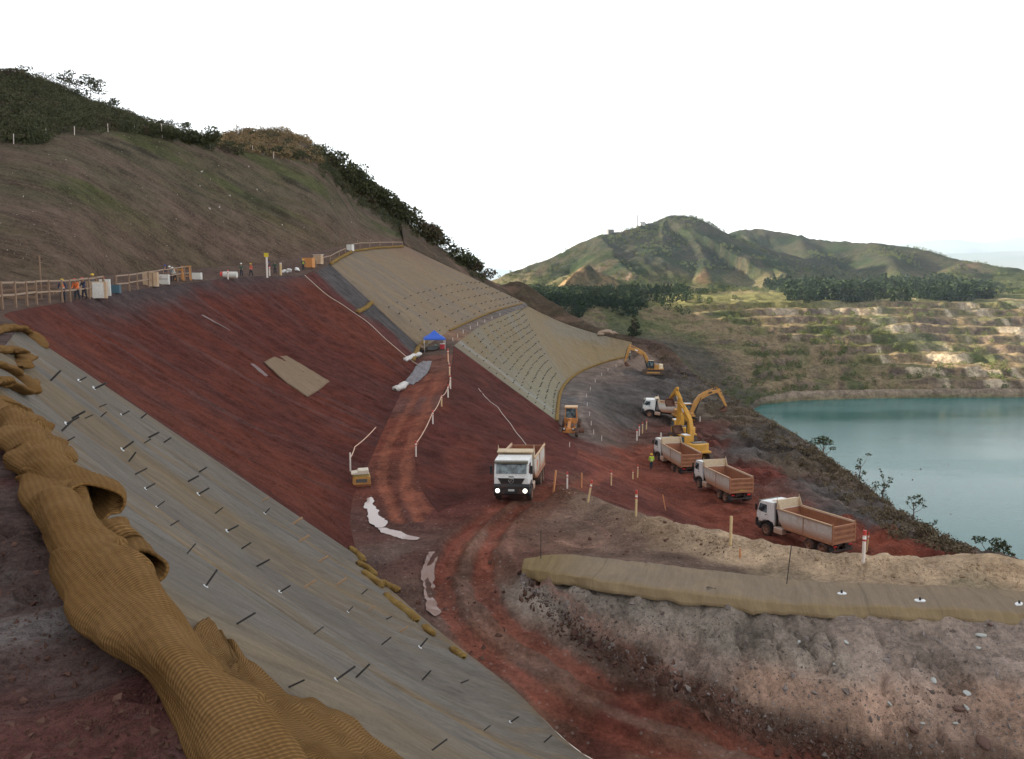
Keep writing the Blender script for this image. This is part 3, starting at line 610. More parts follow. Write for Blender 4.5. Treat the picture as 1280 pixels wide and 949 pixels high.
props(m2, 'dotted olive tan blanket on the slope above the orange grader', 'erosion blanket')
DEPS = bpy.context.evaluated_depsgraph_get()
BV = [BVHTree.FromObject(o, DEPS) for o in TERR]
def pick(u, v):
    """where the sight line through (u, v) meets the site's ground"""
    d = Vector(ray(u, v)).normalized(); best = None
    for b in BV:
        h = b.ray_cast(Vector((0, 0, 0)), d, 2000)
        if h[0] is not None and (best is None or h[3] < best[3]): best = h
    return (best[0], best[1]) if best else (Vector(P(u, v, 100)), Vector((0, 0, 1)))
def zat(x, y, top=200.0):
    best = None
    for b in BV:
        h = b.ray_cast(Vector((x, y, top)), Vector((0, 0, -1)), 1000)
        if h[0] is not None and (best is None or h[0].z > best[0].z): best = h
    return (best[0].z, best[1]) if best else (-20.0, Vector((0, 0, 1)))
# ------------------------------------------------------------------ the far side of the pit, lake, hills, mountains
WZ = -100.0
SHORE = [(900, 640), (560, 690), (424, 703), (370, 700), (302, 697), (262, 690), (232, 684), (196, 661), (168, 610), (140, 540), (110, 470), (95, 380), (110, 300), (160, 220), (240, 150), (420, 90)]
def ridge3(*p): return [P(*q) for q in p]
RIDGES = [
 (ridge3((640, 356, 1500), (660, 351, 1490), (700, 328, 1500), (730, 311, 1510), (756, 294, 1520), (790, 286, 1550), (822, 277, 1590), (838, 270, 1600), (852, 269, 1605), (872, 273, 1615), (905, 288, 1640)), .42),
 (ridge3((850, 270, 1600), (866, 292, 1520), (878, 318, 1430), (884, 338, 1350)), .60),
 (ridge3((838, 271, 1598), (832, 292, 1520), (826, 318, 1440), (822, 338, 1370)), .62),
 (ridge3((872, 273, 1615), (905, 300, 1540), (930, 318, 1470), (955, 330, 1400), (985, 343, 1320)), .46),
 (ridge3((756, 294, 1520), (765, 312, 1440), (780, 328, 1380), (800, 345, 1300)), .45),
 (ridge3((900, 292, 1950), (925, 288, 1960), (945, 286, 1950), (970, 289, 1930), (1005, 296, 1880), (1040, 301, 1830), (1070, 302, 1790), (1105, 303, 1740), (1150, 312, 1660), (1200, 324, 1580), (1245, 331, 1500), (1300, 340, 1440), (1400, 352, 1380)), .27),
 (ridge3((1005, 296, 1880), (1010, 318, 1650), (1015, 338, 1480), (1015, 352, 1350)), .34),
 (ridge3((1105, 303, 1740), (1110, 322, 1560), (1120, 340, 1420), (1125, 352, 1330)), .34),
 (ridge3((1200, 326, 1580), (1195, 342, 1420), (1190, 356, 1300)), .30),
 (ridge3((690, 374, 1120), (712, 352, 1150), (724, 334, 1170), (738, 331, 1175), (750, 346, 1165), (764, 366, 1140), (780, 380, 1100)), .72),
 (ridge3((680, 360, 1350), (712, 345, 1300), (736, 336, 1215)), .5),
 (ridge3((800, 352, 1260), (850, 356, 1240), (900, 360, 1230), (960, 366, 1220)), .16)]
def far_z(x, y):
    d, arc = dist_poly(x, y, SHORE)
    poly = SHORE + [(1500, 90), (1500, 640)]
    ins = inside(x, y, [(a, b) for a, b in poly]); sd = np.where(ins, -d, d)
    sdw = sd + 14 * fbm(x, y, 70, 4, 201) * sstep(4, 40, np.abs(sd))
    h = np.clip(sdw, 0, 230) / 230 * 68
    east = sstep(170, 230, x)
    st = 7.6; k = np.clip(h / st + .8 * fbm(x, y * .6, 70, 5, 199) * sstep(0, 12, h), 0, 8); fr = k - np.floor(k); fr = np.clip(fr + .12 * fbm(x, y, 25, 3, 202), 0, 1); steps = (np.floor(k) + .12 * fr + .88 * sstep(.66, .93, fr)) * st
    tl = np.where((h > 2) & (h < 66), steps * east + h * (1 - east), h)
    z = WZ + tl + 4.5 * sstep(0, 4, sd) * east + .6 + np.where(sd < 0, np.clip(sd, -60, 0) * .5 - 1.5, 0)
    z = z + sstep(200, 420, sd) * 6 + sstep(2, 20, sd) * (3.0 * fbm(x, y, 45, 5, 203) + 1.9 * fbm(x, y, 9, 3, 204))
    best = np.full(x.shape, -400.0); dr = np.full(x.shape, 1e3)
    wx = x + 26 * fbm(x, y, 120, 4, 206); wy = y + 26 * fbm(x, y, 120, 4, 208)
    for pl, sl in RIDGES:
        pl = resample(pl, 50); dd, a = dist_poly(wx * .6 + x * .4, wy * .6 + y * .4, pl); top = np.interp(a, chord(pl[:, [0, 1, 1]] * np.array([1, 1, 0])), pl[:, 2])
        hh = top - sl * dd ** .97 - 0.00008 * dd ** 2
        dr = np.minimum(dr, dd); best = np.where(hh > best, hh, best)
    gul = np.abs(fbm(x, y, 120, 5, 211)) * 34 * sstep(-30, 20, best) * sstep(15, 110, dr)
    best = best - gul * sstep(0, 30, best - z) + sstep(-10, 20, best - z) * 5 * fbm(x, y, 30, 4, 213)
    e = best - z; m = 9.0; f = np.clip(.5 + e / (2 * m), 0, 1)
    z2 = z * (1 - f) + best * f + m * f * (1 - f)
    z2 = np.where(sd > 60, z2, z)
    near = sstep(330, 260, y) * (sd > 0); z2 = np.where(near > 0, z2 - near * 45, z2)
    return z2, sd, best - z, tl, arc
ax = lambda *seg: np.unique(np.concatenate([np.arange(a, b, s) for a, b, s in seg]))
xs = ax((-420, 0, 9), (0, 560, 2.6), (560, 1500, 9)); ys = ax((232, 520, 7), (520, 660, 3.2), (660, 960, 2.0), (960, 1660, 4.2), (1660, 2700, 14))
GX, GY = np.meshgrid(xs, ys, indexing='ij')
keep_x = GX; FZ, FSD, FE, FT, FA = far_z(GX, GY)
gxx, gyy = np.gradient(FZ, xs, ys); slope = np.hypot(gxx, gyy)
n1, n2, n3 = fbm(GX, GY, 60, 5, 221), fbm(GX, GY, 22, 4, 223), fbm(GX, GY, 150, 4, 225)
n4 = fbm(GX, GY, 7, 3, 226)
col = mixc((.088, .102, .04), (.19, .16, .085), sstep(-.25, .35, n1 + .3 * n2))
wallz = sstep(0, 8, FSD) * sstep(250, 215, FSD); east = sstep(150, 220, GX)
bench = mixc((.23, .175, .105), (.15, .14, .065), sstep(-.1, .4, n2)); col = mixc(col, bench, wallz)
rock = sstep(.35, .7, slope) * wallz * sstep(-.05, .2, fbm(GX, GY * .6, 20, 5, 227)); col = mixc(col, (.17, .125, .095), rock * .75)
strat = fbm(GX * .05, FZ, 5, 4, 229); col = mixc(col, (.10, .082, .085), rock * sstep(.0, .5, strat) * .45)
pale = sstep(.22, .36, fbm(GX + .25 * GY, GY * .30, 30, 5, 231) + .26 * sstep(300, 420, GX)) * wallz * sstep(.15, .6, slope) * sstep(250, 300, GX); col = mixc(col, (.52, .43, .31), pale * .9)
green = sstep(.08, .35, fbm(GX, GY, 55, 4, 233)) * wallz; col = mixc(col, (.07, .10, .035), green * .7)
shr = sstep(0, 2.5, FSD) * sstep(10, 5, FSD); col = mixc(col, (.30, .23, .18), shr * .8)
grass = sstep(205, 235, FSD) * sstep(400, 330, FSD) * sstep(140, 190, GX) * sstep(420, 330, GX); col = mixc(col, mixc((.20, .19, .075), (.15, .15, .06), n2 * .5 + .5), grass * .9)
track = np.abs(FSD - 268 - 14 * n3) < 3.2; col = mixc(col, (.38, .31, .2), track * east * .8)
hillm = sstep(5, 40, FE)
hc = mixc((.030, .042, .022), (.066, .062, .038), sstep(-.2, .3, n1 * .7 + n4 * .5)); hc = mixc(hc, (.11, .08, .056), sstep(.15, .45, n3 + .3 * n2) * .8); hc = mixc(hc, (.04, .06, .026), sstep(.1, .4, fbm(GX, GY, 38, 4, 235)) * .7)
col = mixc(col, hc, hillm)
coneD, _ = dist_poly(GX, GY, RIDGES[9][0]); conem = sstep(40, 12, coneD); col = mixc(col, (.30, .20, .11), conem * sstep(-.3, .2, n2 + .2) * .8)
scar, _ = dist_poly(GX, GY, ridge3((760, 338, 1250), (800, 336, 1330), (850, 345, 1300))); col = mixc(col, (.22, .155, .12), sstep(18, 5, scar) * .8)
redp = P(876, 347, 1330); col = mixc(col, (.17, .06, .045), sstep(20, 6, np.hypot(GX - redp[0], (GY - redp[1]) * .6) + 14 * n2) * .4)
west = sstep(215, 165, GX + 25 * n1) * sstep(840, 760, GY); col = mixc(col, mixc((.06, .06, .042), (.10, .08, .068), n2 * .5 + .5), west * .9)  # dark brown cliff soil, deepened to carry valley shadow in its colour
tf = NT('far_ground'); at = tf.n('ShaderNodeAttribute', attribute_name='soil').outputs['Color']; oc = tf.co('Object')
k = tf.math('ADD', tf.ramp(tf.noise(oc, .16, 5, .7), .3, .7, .62, 1.38), tf.ramp(tf.noise(oc, .5, 3, .7), .3, .7, -.25, .25))
m_far = tf.out(tf.mix(1.0, at, tf.n('ShaderNodeCombineColor', Red=k, Green=k, Blue=k).outputs[0], 'MULTIPLY'), tf.bump(tf.noise(oc, .22, 5, .7), .9, 1.5), .95)
FV = np.stack([GX, GY, FZ], -1).reshape(-1, 3)
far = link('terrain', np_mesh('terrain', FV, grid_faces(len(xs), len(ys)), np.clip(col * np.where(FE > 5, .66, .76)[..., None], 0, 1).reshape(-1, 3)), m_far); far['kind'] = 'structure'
if far.data.polygons[0].normal.z < 0: far.data.flip_normals()
# ---- lake
tl = NT('lake_water'); o = tl.co('Object')
wv = tl.noise(tl.scale(o, (.35, .9, 1)), 1.0, 4, .6); wv2 = tl.noise(tl.scale(o, (.02, .05, 1)), 1.0, 3, .5)
patch = tl.ramp(tl.noise(tl.scale(o, (.004, .012, 1)), 1.0, 4, .55), .35, .65, 0, 1)
base = tl.mix(patch, (.020, .112, .108), (.030, .136, .131))
m_lake = tl.out(base, tl.bump(tl.math('ADD', wv, wv2), .10, .5), tl.ramp(patch, 0, 1, .08, .2), IOR=1.33, Specular_IOR_Level=.26)
MB().add([(60, 60, WZ), (1500, 60, WZ), (1500, 760, WZ), (60, 760, WZ)], [(0, 1, 2, 3)]).build('water', m_lake)['kind'] = 'structure'
# ---- lowland to the horizon and the far mountains
lx, ly = ax((-20000, 20000, 330)), ax((2600, 31000, 300))
LX, LY = np.meshgrid(lx, ly, indexing='ij')
mz = -150 + 14 * fbm(LX, LY, 2000, 4, 241)
far3 = lambda *p: [P(u, v, y * 3.0) for u, v, y in p]
MR_ = [(far3((500, 346, 7600), (600, 334, 7400), (640, 337, 7400), (690, 340, 7500), (800, 345, 7600)), .11), (far3((1080, 312, 8300), (1130, 303, 8200), (1165, 300, 8000), (1190, 299, 8000), (1220, 303, 7900), (1250, 299, 7900), (1285, 294, 7900), (1340, 290, 7900), (1450, 296, 8000)), .15), (far3((1150, 318, 6000), (1210, 316, 5900), (1290, 312, 5900), (1400, 312, 6000)), .10)]
for pl, sl in MR_:
    pl = resample(pl, 40); dd, a = dist_poly(LX + 540 * fbm(LX, LY, 2700, 4, 243), LY + 540 * fbm(LX, LY, 2700, 4, 245), pl)
    top = np.interp(a, chord(pl[:, [0, 1, 1]] * np.array([1, 1, 0])), pl[:, 2]); mz = np.maximum(mz, top - sl * dd - 135 * np.abs(fbm(LX, LY, 2100, 4, 247)) * sstep(0, 1500, dd))
lc = mixc((.07, .09, .05), (.15, .14, .08), fbm(LX, LY, 1500, 4, 249) * .5 + .5)
mt = link('mountains', np_mesh('mountains', np.stack([LX, LY, mz], -1).reshape(-1, 3), grid_faces(len(lx), len(ly)), lc.reshape(-1, 3)), m_far); mt['kind'] = 'structure'
if mt.data.polygons[0].normal.z < 0: mt.data.flip_normals()

# ------------------------------------------------------------------ foliage
def leaf_mat(name, a, b, rough=.7, c3=None):
    t = NT(name); r = t.n('ShaderNodeNewGeometry').outputs['Random Per Island']
    n = t.noise(t.co('Object'), .35, 4, .65)
    c = t.mix(t.math('ADD', t.math('MULTIPLY', r, .5), t.math('MULTIPLY', t.ramp(n, .3, .7), .5)), a, b)
    if c3 is not None: c = t.mix(t.ramp(t.noise(t.co('Object'), .16, 4, .6), .5, .66, 0, .8), c, c3)
    t.out(c, None, rough); return t.m
def leaf_quads(centres, size, spread=None, seed=0, flat=.0):
    """a leaf-sized quad at every centre, each turned its own way"""
    g = np.random.default_rng(seed); n = len(centres)
    d = g.normal(size=(n, 3)); d[:, 2] = d[:, 2] * (1 - flat); d /= np.linalg.norm(d, axis=1)[:, None] + 1e-9
    q = g.normal(size=(n, 3)); q[:, 2] *= (1 - flat); q -= (q * d).sum(1)[:, None] * d; q /= np.linalg.norm(q, axis=1)[:, None] + 1e-9
    s = size * g.uniform(.6, 1.4, n)[:, None]
    V = np.stack([centres - d * s, centres + q * s * .55, centres + d * s, centres - q * s * .55], 1).reshape(-1, 3)
    return V, np.arange(4 * n).reshape(n, 4)
def blob_pts(n, r, g, hollow=.45):
    p = g.normal(size=(n, 3)); p /= np.linalg.norm(p, axis=1)[:, None]
    return p * (g.uniform(hollow ** 3, 1, n) ** (1 / 3))[:, None] * np.array(r)
def crown_pts(clumps, per, g):
    return np.concatenate([np.array(c) + blob_pts(max(6, int(per * (r[0] * r[1] * r[2]) ** (2 / 3))), r, g) for c, r in clumps])
m_scrub = leaf_mat('scrub_leaves', (.034, .044, .022), (.095, .098, .05), c3=(.085, .062, .042)); m_scrub2 = leaf_mat('dry_leaves', (.16, .11, .06), (.26, .19, .10))
m_wood = plain('bark', (.12, .09, .07), .9, scale=3)
def surface_sample(fn, n, seed):
    g = np.random.default_rng(seed); return fn(g, n)
hv = np.zeros(len(hill.data.vertices) * 3, np.float32); hill.data.vertices.foreach_get('co', hv); hv = hv.reshape(-1, 3)[:620 * 300].reshape(620, 300, 3)
# dense scrub on the hilltop (a mass) and down the ridge
def scrub_mass():
    g = np.random.default_rng(5); pts = []; dry = []
    base = hv.reshape(-1, 3); rr = np.hypot(base[:, 0], base[:, 1])
    tf = np.repeat(np.arange(300)[None], 620, 0).reshape(-1)
    # project hill vertices to the picture only to choose what could be seen
    uu = 640 + FPX * base[:, 0] / (base[:, 1] * CT - base[:, 2] * ST + 1e-6); vv = 474.5 - FPX * (base[:, 1] * ST + base[:, 2] * CT) / (base[:, 1] * CT - base[:, 2] * ST + 1e-6)
    d_k, ak = dist_poly(base[:, 0], base[:, 1], K_); d_s, _ = dist_poly(base[:, 0], base[:, 1], S_)
    rk = np.array([np.hypot(*p[:2]) for p in K_])
    kz = np.interp(ak, chord(np.array([(p[0], p[1], 0) for p in K_])), [p[2] for p in K_])
    above = (base[:, 2] > kz + .3) & (base[:, 1] > 20) & (uu > -120) & (uu < 560) & (rr < 260)
    idx = np.where(above)[0]
    cell = {}
    for i in idx:
        key = (int(base[i, 0] // 1.9), int(base[i, 1] // 1.9)); cell.setdefault(key, i)
    return [base[i] for i in cell.values()], kz
sp, kz_ = scrub_mass()
g = np.random.default_rng(9); cg, cd = [], []
for p in sp:
    u = 640 + FPX * p[0] / (p[1] * CT - p[2] * ST)
    tawny = 268 < u < 398
    if tawny and g.random() < .55 : r = (.9, .9, .45)
    else: r = tuple(np.array([1.2, 1.2, 1.0]) * g.uniform(.55, 1.9) * (1 if u < 220 else .8))
    q = p + np.array([g.uniform(-.8, .8), g.uniform(-.8, .8), r[2] * .55])
    (cd if tawny and g.random() < .85 else cg).append(q + blob_pts(int(80 * r[0] * r[0]) + 14, r, g, .55))
V, F = leaf_quads(np.concatenate(cg), .14, seed=3); o = link('scrub', np_mesh('scrub', V, F, smooth=False), m_scrub); props(o, 'dark green scrub covering the hilltop above the slope', 'scrub', kind='stuff')
if cd:
    V, F = leaf_quads(np.concatenate(cd), .17, seed=4); o = link('dry_scrub', np_mesh('dry_scrub', V, F, smooth=False), m_scrub2); props(o, 'dry tawny grass and scrub on the rounded knoll', 'scrub', kind='stuff')
# scrub strip along the bare ridge (pixel track turned to ground points)
cg = []
for u0, v0, u1, v1, w, n in ((395, 195, 460, 250, 26, 90), (425, 218, 470, 256, 24, 90), (470, 245, 500, 285, 24, 70), (485, 262, 545, 304, 16, 80), (540, 298, 610, 352, 11, 70), (262, 176, 300, 190, 10, 40), (300, 184, 380, 196, 7, 60), (150, 160, 262, 184, 8, 70), (0, 178, 60, 174, 8, 30)):
    for _ in range(n):
        t = g.random(); u, v = u0 + (u1 - u0) * t + g.uniform(-w, w) * .5, v0 + (v1 - v0) * t + g.uniform(-w, w) * .5
        h, nn = pick(u, v)
        if h.y < 60 or h.y > 330: continue
        r = np.array([1.0, 1.0, .8]) * g.uniform(.4, 1.3); cg.append(np.array(h) + np.array([0, 0, r[2] * .5]) + blob_pts(int(110 * r[0] ** 2) + 14, r * np.array([1, 1, .85]), g, .55))
V, F = leaf_quads(np.concatenate(cg), .15, seed=6); o = link('scrub', np_mesh('scrub_ridge', V, F, smooth=False), m_scrub); props(o, 'dark scrub growing down the ridge against the sky', 'scrub', kind='stuff')
# low dry tufts over the outer bank
cg = []
for _ in range(850):
    t = g.random() ** .8; u = 815 + 400 * t; v0 = np.interp(u, [815, 868, 920, 1000, 1060, 1120, 1225], [430, 468, 500, 548, 591, 637, 697])
    v = v0 + g.random() ** 1.6 * np.interp(u, [815, 900, 1000, 1100, 1225], [30, 40, 42, 40, 8]); h, nn = pick(u, v)
    if not (50 < h.y < 230): continue
    r = np.array([.5, .5, .28]) * g.uniform(.5, 1.6); cg.append(np.array(h) + np.array([0, 0, r[2] * .4]) + blob_pts(int(20 * r[0] / .5), r, g, .3))
m_tuft = leaf_mat('tuft_leaves', (.085, .066, .042), (.19, .15, .095))
V, F = leaf_quads(np.concatenate(cg), .13, seed=8); o = link('ground_cover', np_mesh('ground_cover', V, F, smooth=False), m_tuft); props(o, 'dry weeds and tufts over the outer bank', 'ground cover', kind='stuff')

# trees that stand out one by one
def tree(name, base, h, clumps, trunk_r, per, leaf, mat, label, limbs=None, seed=0, cat='tree', group=None):
    r = empty(name, tuple(base), 0, label, cat, group); g = np.random.default_rng(seed)
    mb = MB(); top = Vector((g.uniform(-.15, .15) * h, g.uniform(-.1, .1) * h, h * .75))
    mb.tube([(0, 0, -.4), tuple(top * .35 + Vector((g.uniform(-.04, .04) * h, 0, 0))), tuple(top * .7), tuple(top)], [trunk_r, trunk_r * .8, trunk_r * .55, trunk_r * .25], 7)
    for c, rr in clumps:
        c = Vector(c); s = top * min(.95, max(.3, (c.z / h) * .75)); mb.tube([tuple(s), tuple((s + c) / 2 + Vector((0, 0, -.05 * h))), tuple(c)], [trunk_r * .4, trunk_r * .28, trunk_r * .1], 5)
    mb.build('trunk', m_wood, r, smooth=True)
    V, F = leaf_quads(crown_pts(clumps, per, g), leaf, seed=seed, flat=.2); link('crown', np_mesh('crown', V, F, smooth=False), mat, r)
    return r
m_euc = leaf_mat('thin_leaves', (.035, .05, .028), (.10, .105, .055))
def px_clumps(base, lst):
    """clumps given as picture offsets from the foot of the tree at its own distance"""
    y = base[1]; out = []
    b0 = Vector(base)
    g = np.random.default_rng(int(abs(base[0]) * 10))
    for du, dv, ru, rv in lst:
        s = y / FPX * 1.03; out.append(((du * s, g.uniform(-.5, .5) * ru * s, -dv * s), (ru * s, ru * s * .9, rv * s)))
    return out
def edge_tree(u, v, y, lst, trunk, label, seed, per=150, leaf=.14, mat=None):
    base = P(u, v, y); h = max(-dv for du, dv, a, b in lst) * y / FPX * 1.03
    return tree('tree', base, h, px_clumps(base, lst), trunk, per * 1.7, leaf, mat or m_euc, label, seed=seed)
edge_tree(1027, 578, 118, [(-6, -27, 11, 4), (6, -25, 10, 4), (-13, -22, 5, 3), (14, -17, 4, 3), (0, -31, 7, 3), (-2, -6, 10, 5)], .14, 'flat topped tree on the bank against the lake, farthest left over the water', 21)
edge_tree(1075, 606, 106, [(-2, -30, 3.5, 4), (-3, -22, 4, 4), (3, -16, 4, 3), (-1, -10, 4, 3), (9, -38, 4, 1.5)], .08, 'thin upright sapling with a few leaf tufts against the lake', 22, 130)
edge_tree(1103, 628, 100, [(2, -21, 6, 3), (6, -27, 4, 2), (-8, -22, 6, 4), (-1, -33, 3, 3), (1, -12, 5, 4), (9, -30, 4, 2), (-4, -40, 2.5, 2), (4, -5, 6, 3)], .09, 'spindly tree with scattered leaf tufts halfway along the lake bank', 23, 130)
edge_tree(1142, 650, 92, [(-5, -28, 4, 3), (2, -31, 5, 3), (9, -24, 5, 4), (12, -17, 4, 2), (-9, -22, 3, 2), (3, -20, 5, 3)], .08, 'small round sapling with an open crown above the lake', 24, 130)
edge_tree(1238, 714, 80, [(-15, -40, 9, 4.5), (5, -38, 10, 6), (14, -30, 11, 6), (0, -27, 8, 5), (20, -22, 8, 4), (-2, -16, 6, 3), (-20, -14, 8, 5), (-28, -20, 5, 5), (22, -8, 9, 3)], .13, 'leafy spreading tree at the right edge beside the lake', 25, 190, .14)
edge_tree(1268, 716, 78, [(-4, -10, 7, 3), (4, -14, 5, 3)], .06, 'low bush tree beyond the berm at the far right', 26, 130, .12)
edge_tree(1165, 664, 90, [(0, -10, 5, 3), (4, -14, 3, 2)], .05, 'tiny bush low on the lake bank', 27, 120, .12)
# the single pine by the far excavator
pb, _ = pick(793, 421); pb = Vector(P(793, 424, 213)); gp = np.random.default_rng(31); cl = []
hp = 32 * 213 / FPX
for i in range(16):
    z = hp * (.14 + .86 * i / 16); w = hp * .30 * (1 - i / 17) ** .75 + .1
    for k in range(5 if i < 12 else 2):
        a = gp.uniform(0, 2 * PI); rr = w * gp.uniform(.3, .8); cl.append(((math.cos(a) * rr, math.sin(a) * rr, z + gp.uniform(-.1, .1)), (w * .42, w * .42, .22 * hp / 6)))
m_pine = leaf_mat('pine_needles', (.016, .028, .018), (.04, .055, .032))
tree('pine_tree', pb, hp, cl, .16, 110, .16, m_pine, 'lone dark pine above the far yellow excavator', seed=32)
# skyline trees on the hill
def sky_tree(u, v, y, w, h, label, seed):
    base = P(u, v + h * .45, y); s = y / FPX; g = np.random.default_rng(seed)
    cl = [((g.uniform(-.5, .5) * w * s, g.uniform(-.5, .5) * w * s, (h * .45 + g.uniform(0, .55) * h) * s), (w * s * .26, w * s * .26, h * s * .17)) for _ in range(9)]
    tree('tree', base, h * s, cl, .09, 90, .19, m_scrub, label, seed=seed)
for q in ((78, 104, 160, 30, 22, 'round topped tree on the hilltop, tallest left of centre of the skyline', 41), (112, 116, 163, 34, 26, 'broad dark tree at the right end of the hilltop thicket', 42), (12, 96, 152, 40, 20, 'dark tree at the left end of the hilltop skyline', 43),
          (208, 158, 176, 16, 12, 'small feathery tree on the thin part of the hilltop skyline', 44), (230, 162, 177, 18, 14, 'open crowned small tree left of the tawny knoll', 45), (448, 222, 212, 16, 18, 'upright tree on the ridge just below the tawny knoll', 46), (494, 256, 224, 12, 15, 'leaning tree alone on the lower ridge skyline', 47), (142, 132, 168, 16, 14, 'small tree where the hilltop thicket slopes down', 48)): sky_tree(*q)

# forests across the valley: one mass of many small trees
def tree_mass(name, pos, hs, conif, mat, label, seed):
    g = np.random.default_rng(seed); pos = np.asarray(pos); n = len(pos); k = 64
    t = g.random((n, k)); a = g.random((n, k)) * 2 * PI
    hs = np.asarray(hs)[:, None]; cf = np.asarray(conif)[:, None]
    rad = np.where(cf > .5, .26 * (1 - t) + .03, .42 * np.sqrt(np.clip(1 - (2 * t - 1) ** 2, 0, 1)) + .05) * hs * g.uniform(.65, 1.1, (n, k))
    zz = np.where(cf > .5, .12 + .88 * t, .2 + .8 * t) * hs
    C = np.stack([pos[:, 0:1] + np.cos(a) * rad, pos[:, 1:2] + np.sin(a) * rad, pos[:, 2:3] + zz], -1).reshape(-1, 3)
    sz = np.repeat((.10 * hs), k, 1).reshape(-1, 1)
    d = g.normal(size=(len(C), 3)); d /= np.linalg.norm(d, axis=1)[:, None]; q = g.normal(size=(len(C), 3)); q -= (q * d).sum(1)[:, None] * d; q /= np.linalg.norm(q, axis=1)[:, None]
    V = np.stack([C - d * sz, C + q * sz * .8, C + d * sz, C - q * sz * .8], 1).reshape(-1, 3)
    o = link(name, np_mesh(name, V, np.arange(len(V)).reshape(-1, 4), smooth=False), mat); return props(o, label, 'forest', kind='stuff')
def zfar(x, y):
    i = np.clip(np.searchsorted(xs, x) - 1, 0, len(xs) - 2); j = np.clip(np.searchsorted(ys, y) - 1, 0, len(ys) - 2)
    return FZ[i, j]
def fpix(x, y, z):
    w = y * CT - z * ST; return 640 + FPX * x / w, 474.5 - FPX * (y * ST + z * CT) / w
g = np.random.default_rng(61); X = g.uniform(-80, 1000, 90000); Y = g.uniform(560, 1700, 90000); Z = zfar(X, Y); U, Vv = fpix(X, Y, Z)
ii = np.clip(np.searchsorted(xs, X) - 1, 0, len(xs) - 1); jj = np.clip(np.searchsorted(ys, Y) - 1, 0, len(ys) - 1)
SD, EE, SL = FSD[ii, jj], FE[ii, jj], slope[ii, jj]
den = fbm(X, Y, 60, 4, 251)
dens = np.zeros(len(X))
pj = 45 * fbm(X, Y, 90, 3, 261); plant = (SD > 228 + pj * .4) & (U > 975 + pj) & (U < 1205 + pj * 1.6) & (Vv > 352 + pj * .1) & (Vv < 388); dens = np.where(plant, .85 * sstep(-.45, .0, den), dens)
leftf = (SD > 170) & (U > 655) & (U < 860) & (Vv > 365) & (Vv < 393 + 8 * np.sin(U * .09)); dens = np.where(leftf, np.where(U < 790, .75, .5) * sstep(-.35, .05, den), dens)
strip = (SD > 240) & (U > 840) & (U < 1280) & (Vv > 350) & (Vv < 372); dens = np.where(strip & ~plant, .30 * sstep(-.2, .2, den), dens)
mead = (SD > 200) & (U > 800) & (U < 985) & (Vv > 370) & (Vv < 405); dens = np.where(mead, .16 * sstep(.0, .3, den), dens)
hillb = (EE > 5); dens = np.where(hillb, np.maximum(dens * .4, .34 * sstep(-.05, .35, den)), dens)
wall = (SD > 4) & (SD < 225); dens = np.where(wall & (U > 900), .42 * sstep(.0, .35, den) + .05, dens)
wl = wall & (U > 940) & (U < 1010) & (Vv > 440); dens = np.where(wl, .7, dens)
dens = np.where(wall & (U > 1230) & (Vv > 430), .5 * sstep(-.2, .2, den), dens)
sel = g.random(len(X)) < dens * np.where(SD < 225, .55, .62)
conif = ((plant | ((U > 730) & (U < 840) & leftf)) & (g.random(len(X)) < .8)).astype(float)
hs = np.where(plant, g.uniform(6, 17, len(X)), np.where(leftf, g.uniform(6, 13, len(X)), np.where(wall, g.uniform(2.2, 5.5, len(X)), np.where(hillb, g.uniform(3, 6, len(X)), g.uniform(3, 7, len(X))))))
m_for = leaf_mat('forest_leaves', (.014, .026, .013), (.046, .066, .028)); m_bush = leaf_mat('bush_leaves', (.06, .085, .03), (.15, .165, .06))
pos = np.stack([X, Y, Z - .3], 1); big = sel & (hs > 5.8); sm_ = sel & ~big
tree_mass('forest', pos[big], hs[big], conif[big], m_for, 'dark forest and plantation on the plateau across the lake', 71)
tree_mass('bushes', pos[sm_], hs[sm_], conif[sm_] * 0, m_bush, 'green bushes over the benches and far hillsides', 72)
print('forest', big.sum(), sm_.sum())
# ------------------------------------------------------------------ cloth rolls, blanket on the berm, stakes, stones
def weave_mat(name, a, b, rib=12.0):
    t = NT(name); uv = t.co('UV'); o = t.co('Object')
    w1 = t.n('ShaderNodeTexWave', wave_type='BANDS', bands_direction='X'); t.set(w1.inputs['Vector'], uv); w1.inputs['Scale'].default_value = rib; w1.inputs['Distortion'].default_value = .9; w1.inputs['Detail'].default_value = 2; w1.inputs['Detail Scale'].default_value = 3
    w2 = t.n('ShaderNodeTexWave', wave_type='BANDS', bands_direction='Y'); t.set(w2.inputs['Vector'], uv); w2.inputs['Scale'].default_value = rib * .62; w2.inputs['Distortion'].default_value = 2.5; w2.inputs['Detail'].default_value = 2
    n = t.noise(o, 2.2, 5, .65); f = t.noise(o, 60, 2, .6)
    h = t.math('ADD', t.math('MULTIPLY', w1.outputs['Fac'], .7), t.math('ADD', t.math('MULTIPLY', w2.outputs['Fac'], .25), t.math('MULTIPLY', f, .5)))
    c = t.mix(t.ramp(n, .3, .7), a, b); k = t.ramp(h, .35, 1.35, .62, 1.18)
    c = t.mix(1.0, c, t.n('ShaderNodeCombineColor', Red=k, Green=k, Blue=k).outputs[0], 'MULTIPLY')
    return t.out(c, t.bump(h, .9, .015), .9)
m_roll = weave_mat('brown_weave', (.20, .108, .038), (.245, .14, .056))
m_fringe = weave_mat('tan_weave', (.30, .20, .07), (.21, .125, .042), 5)
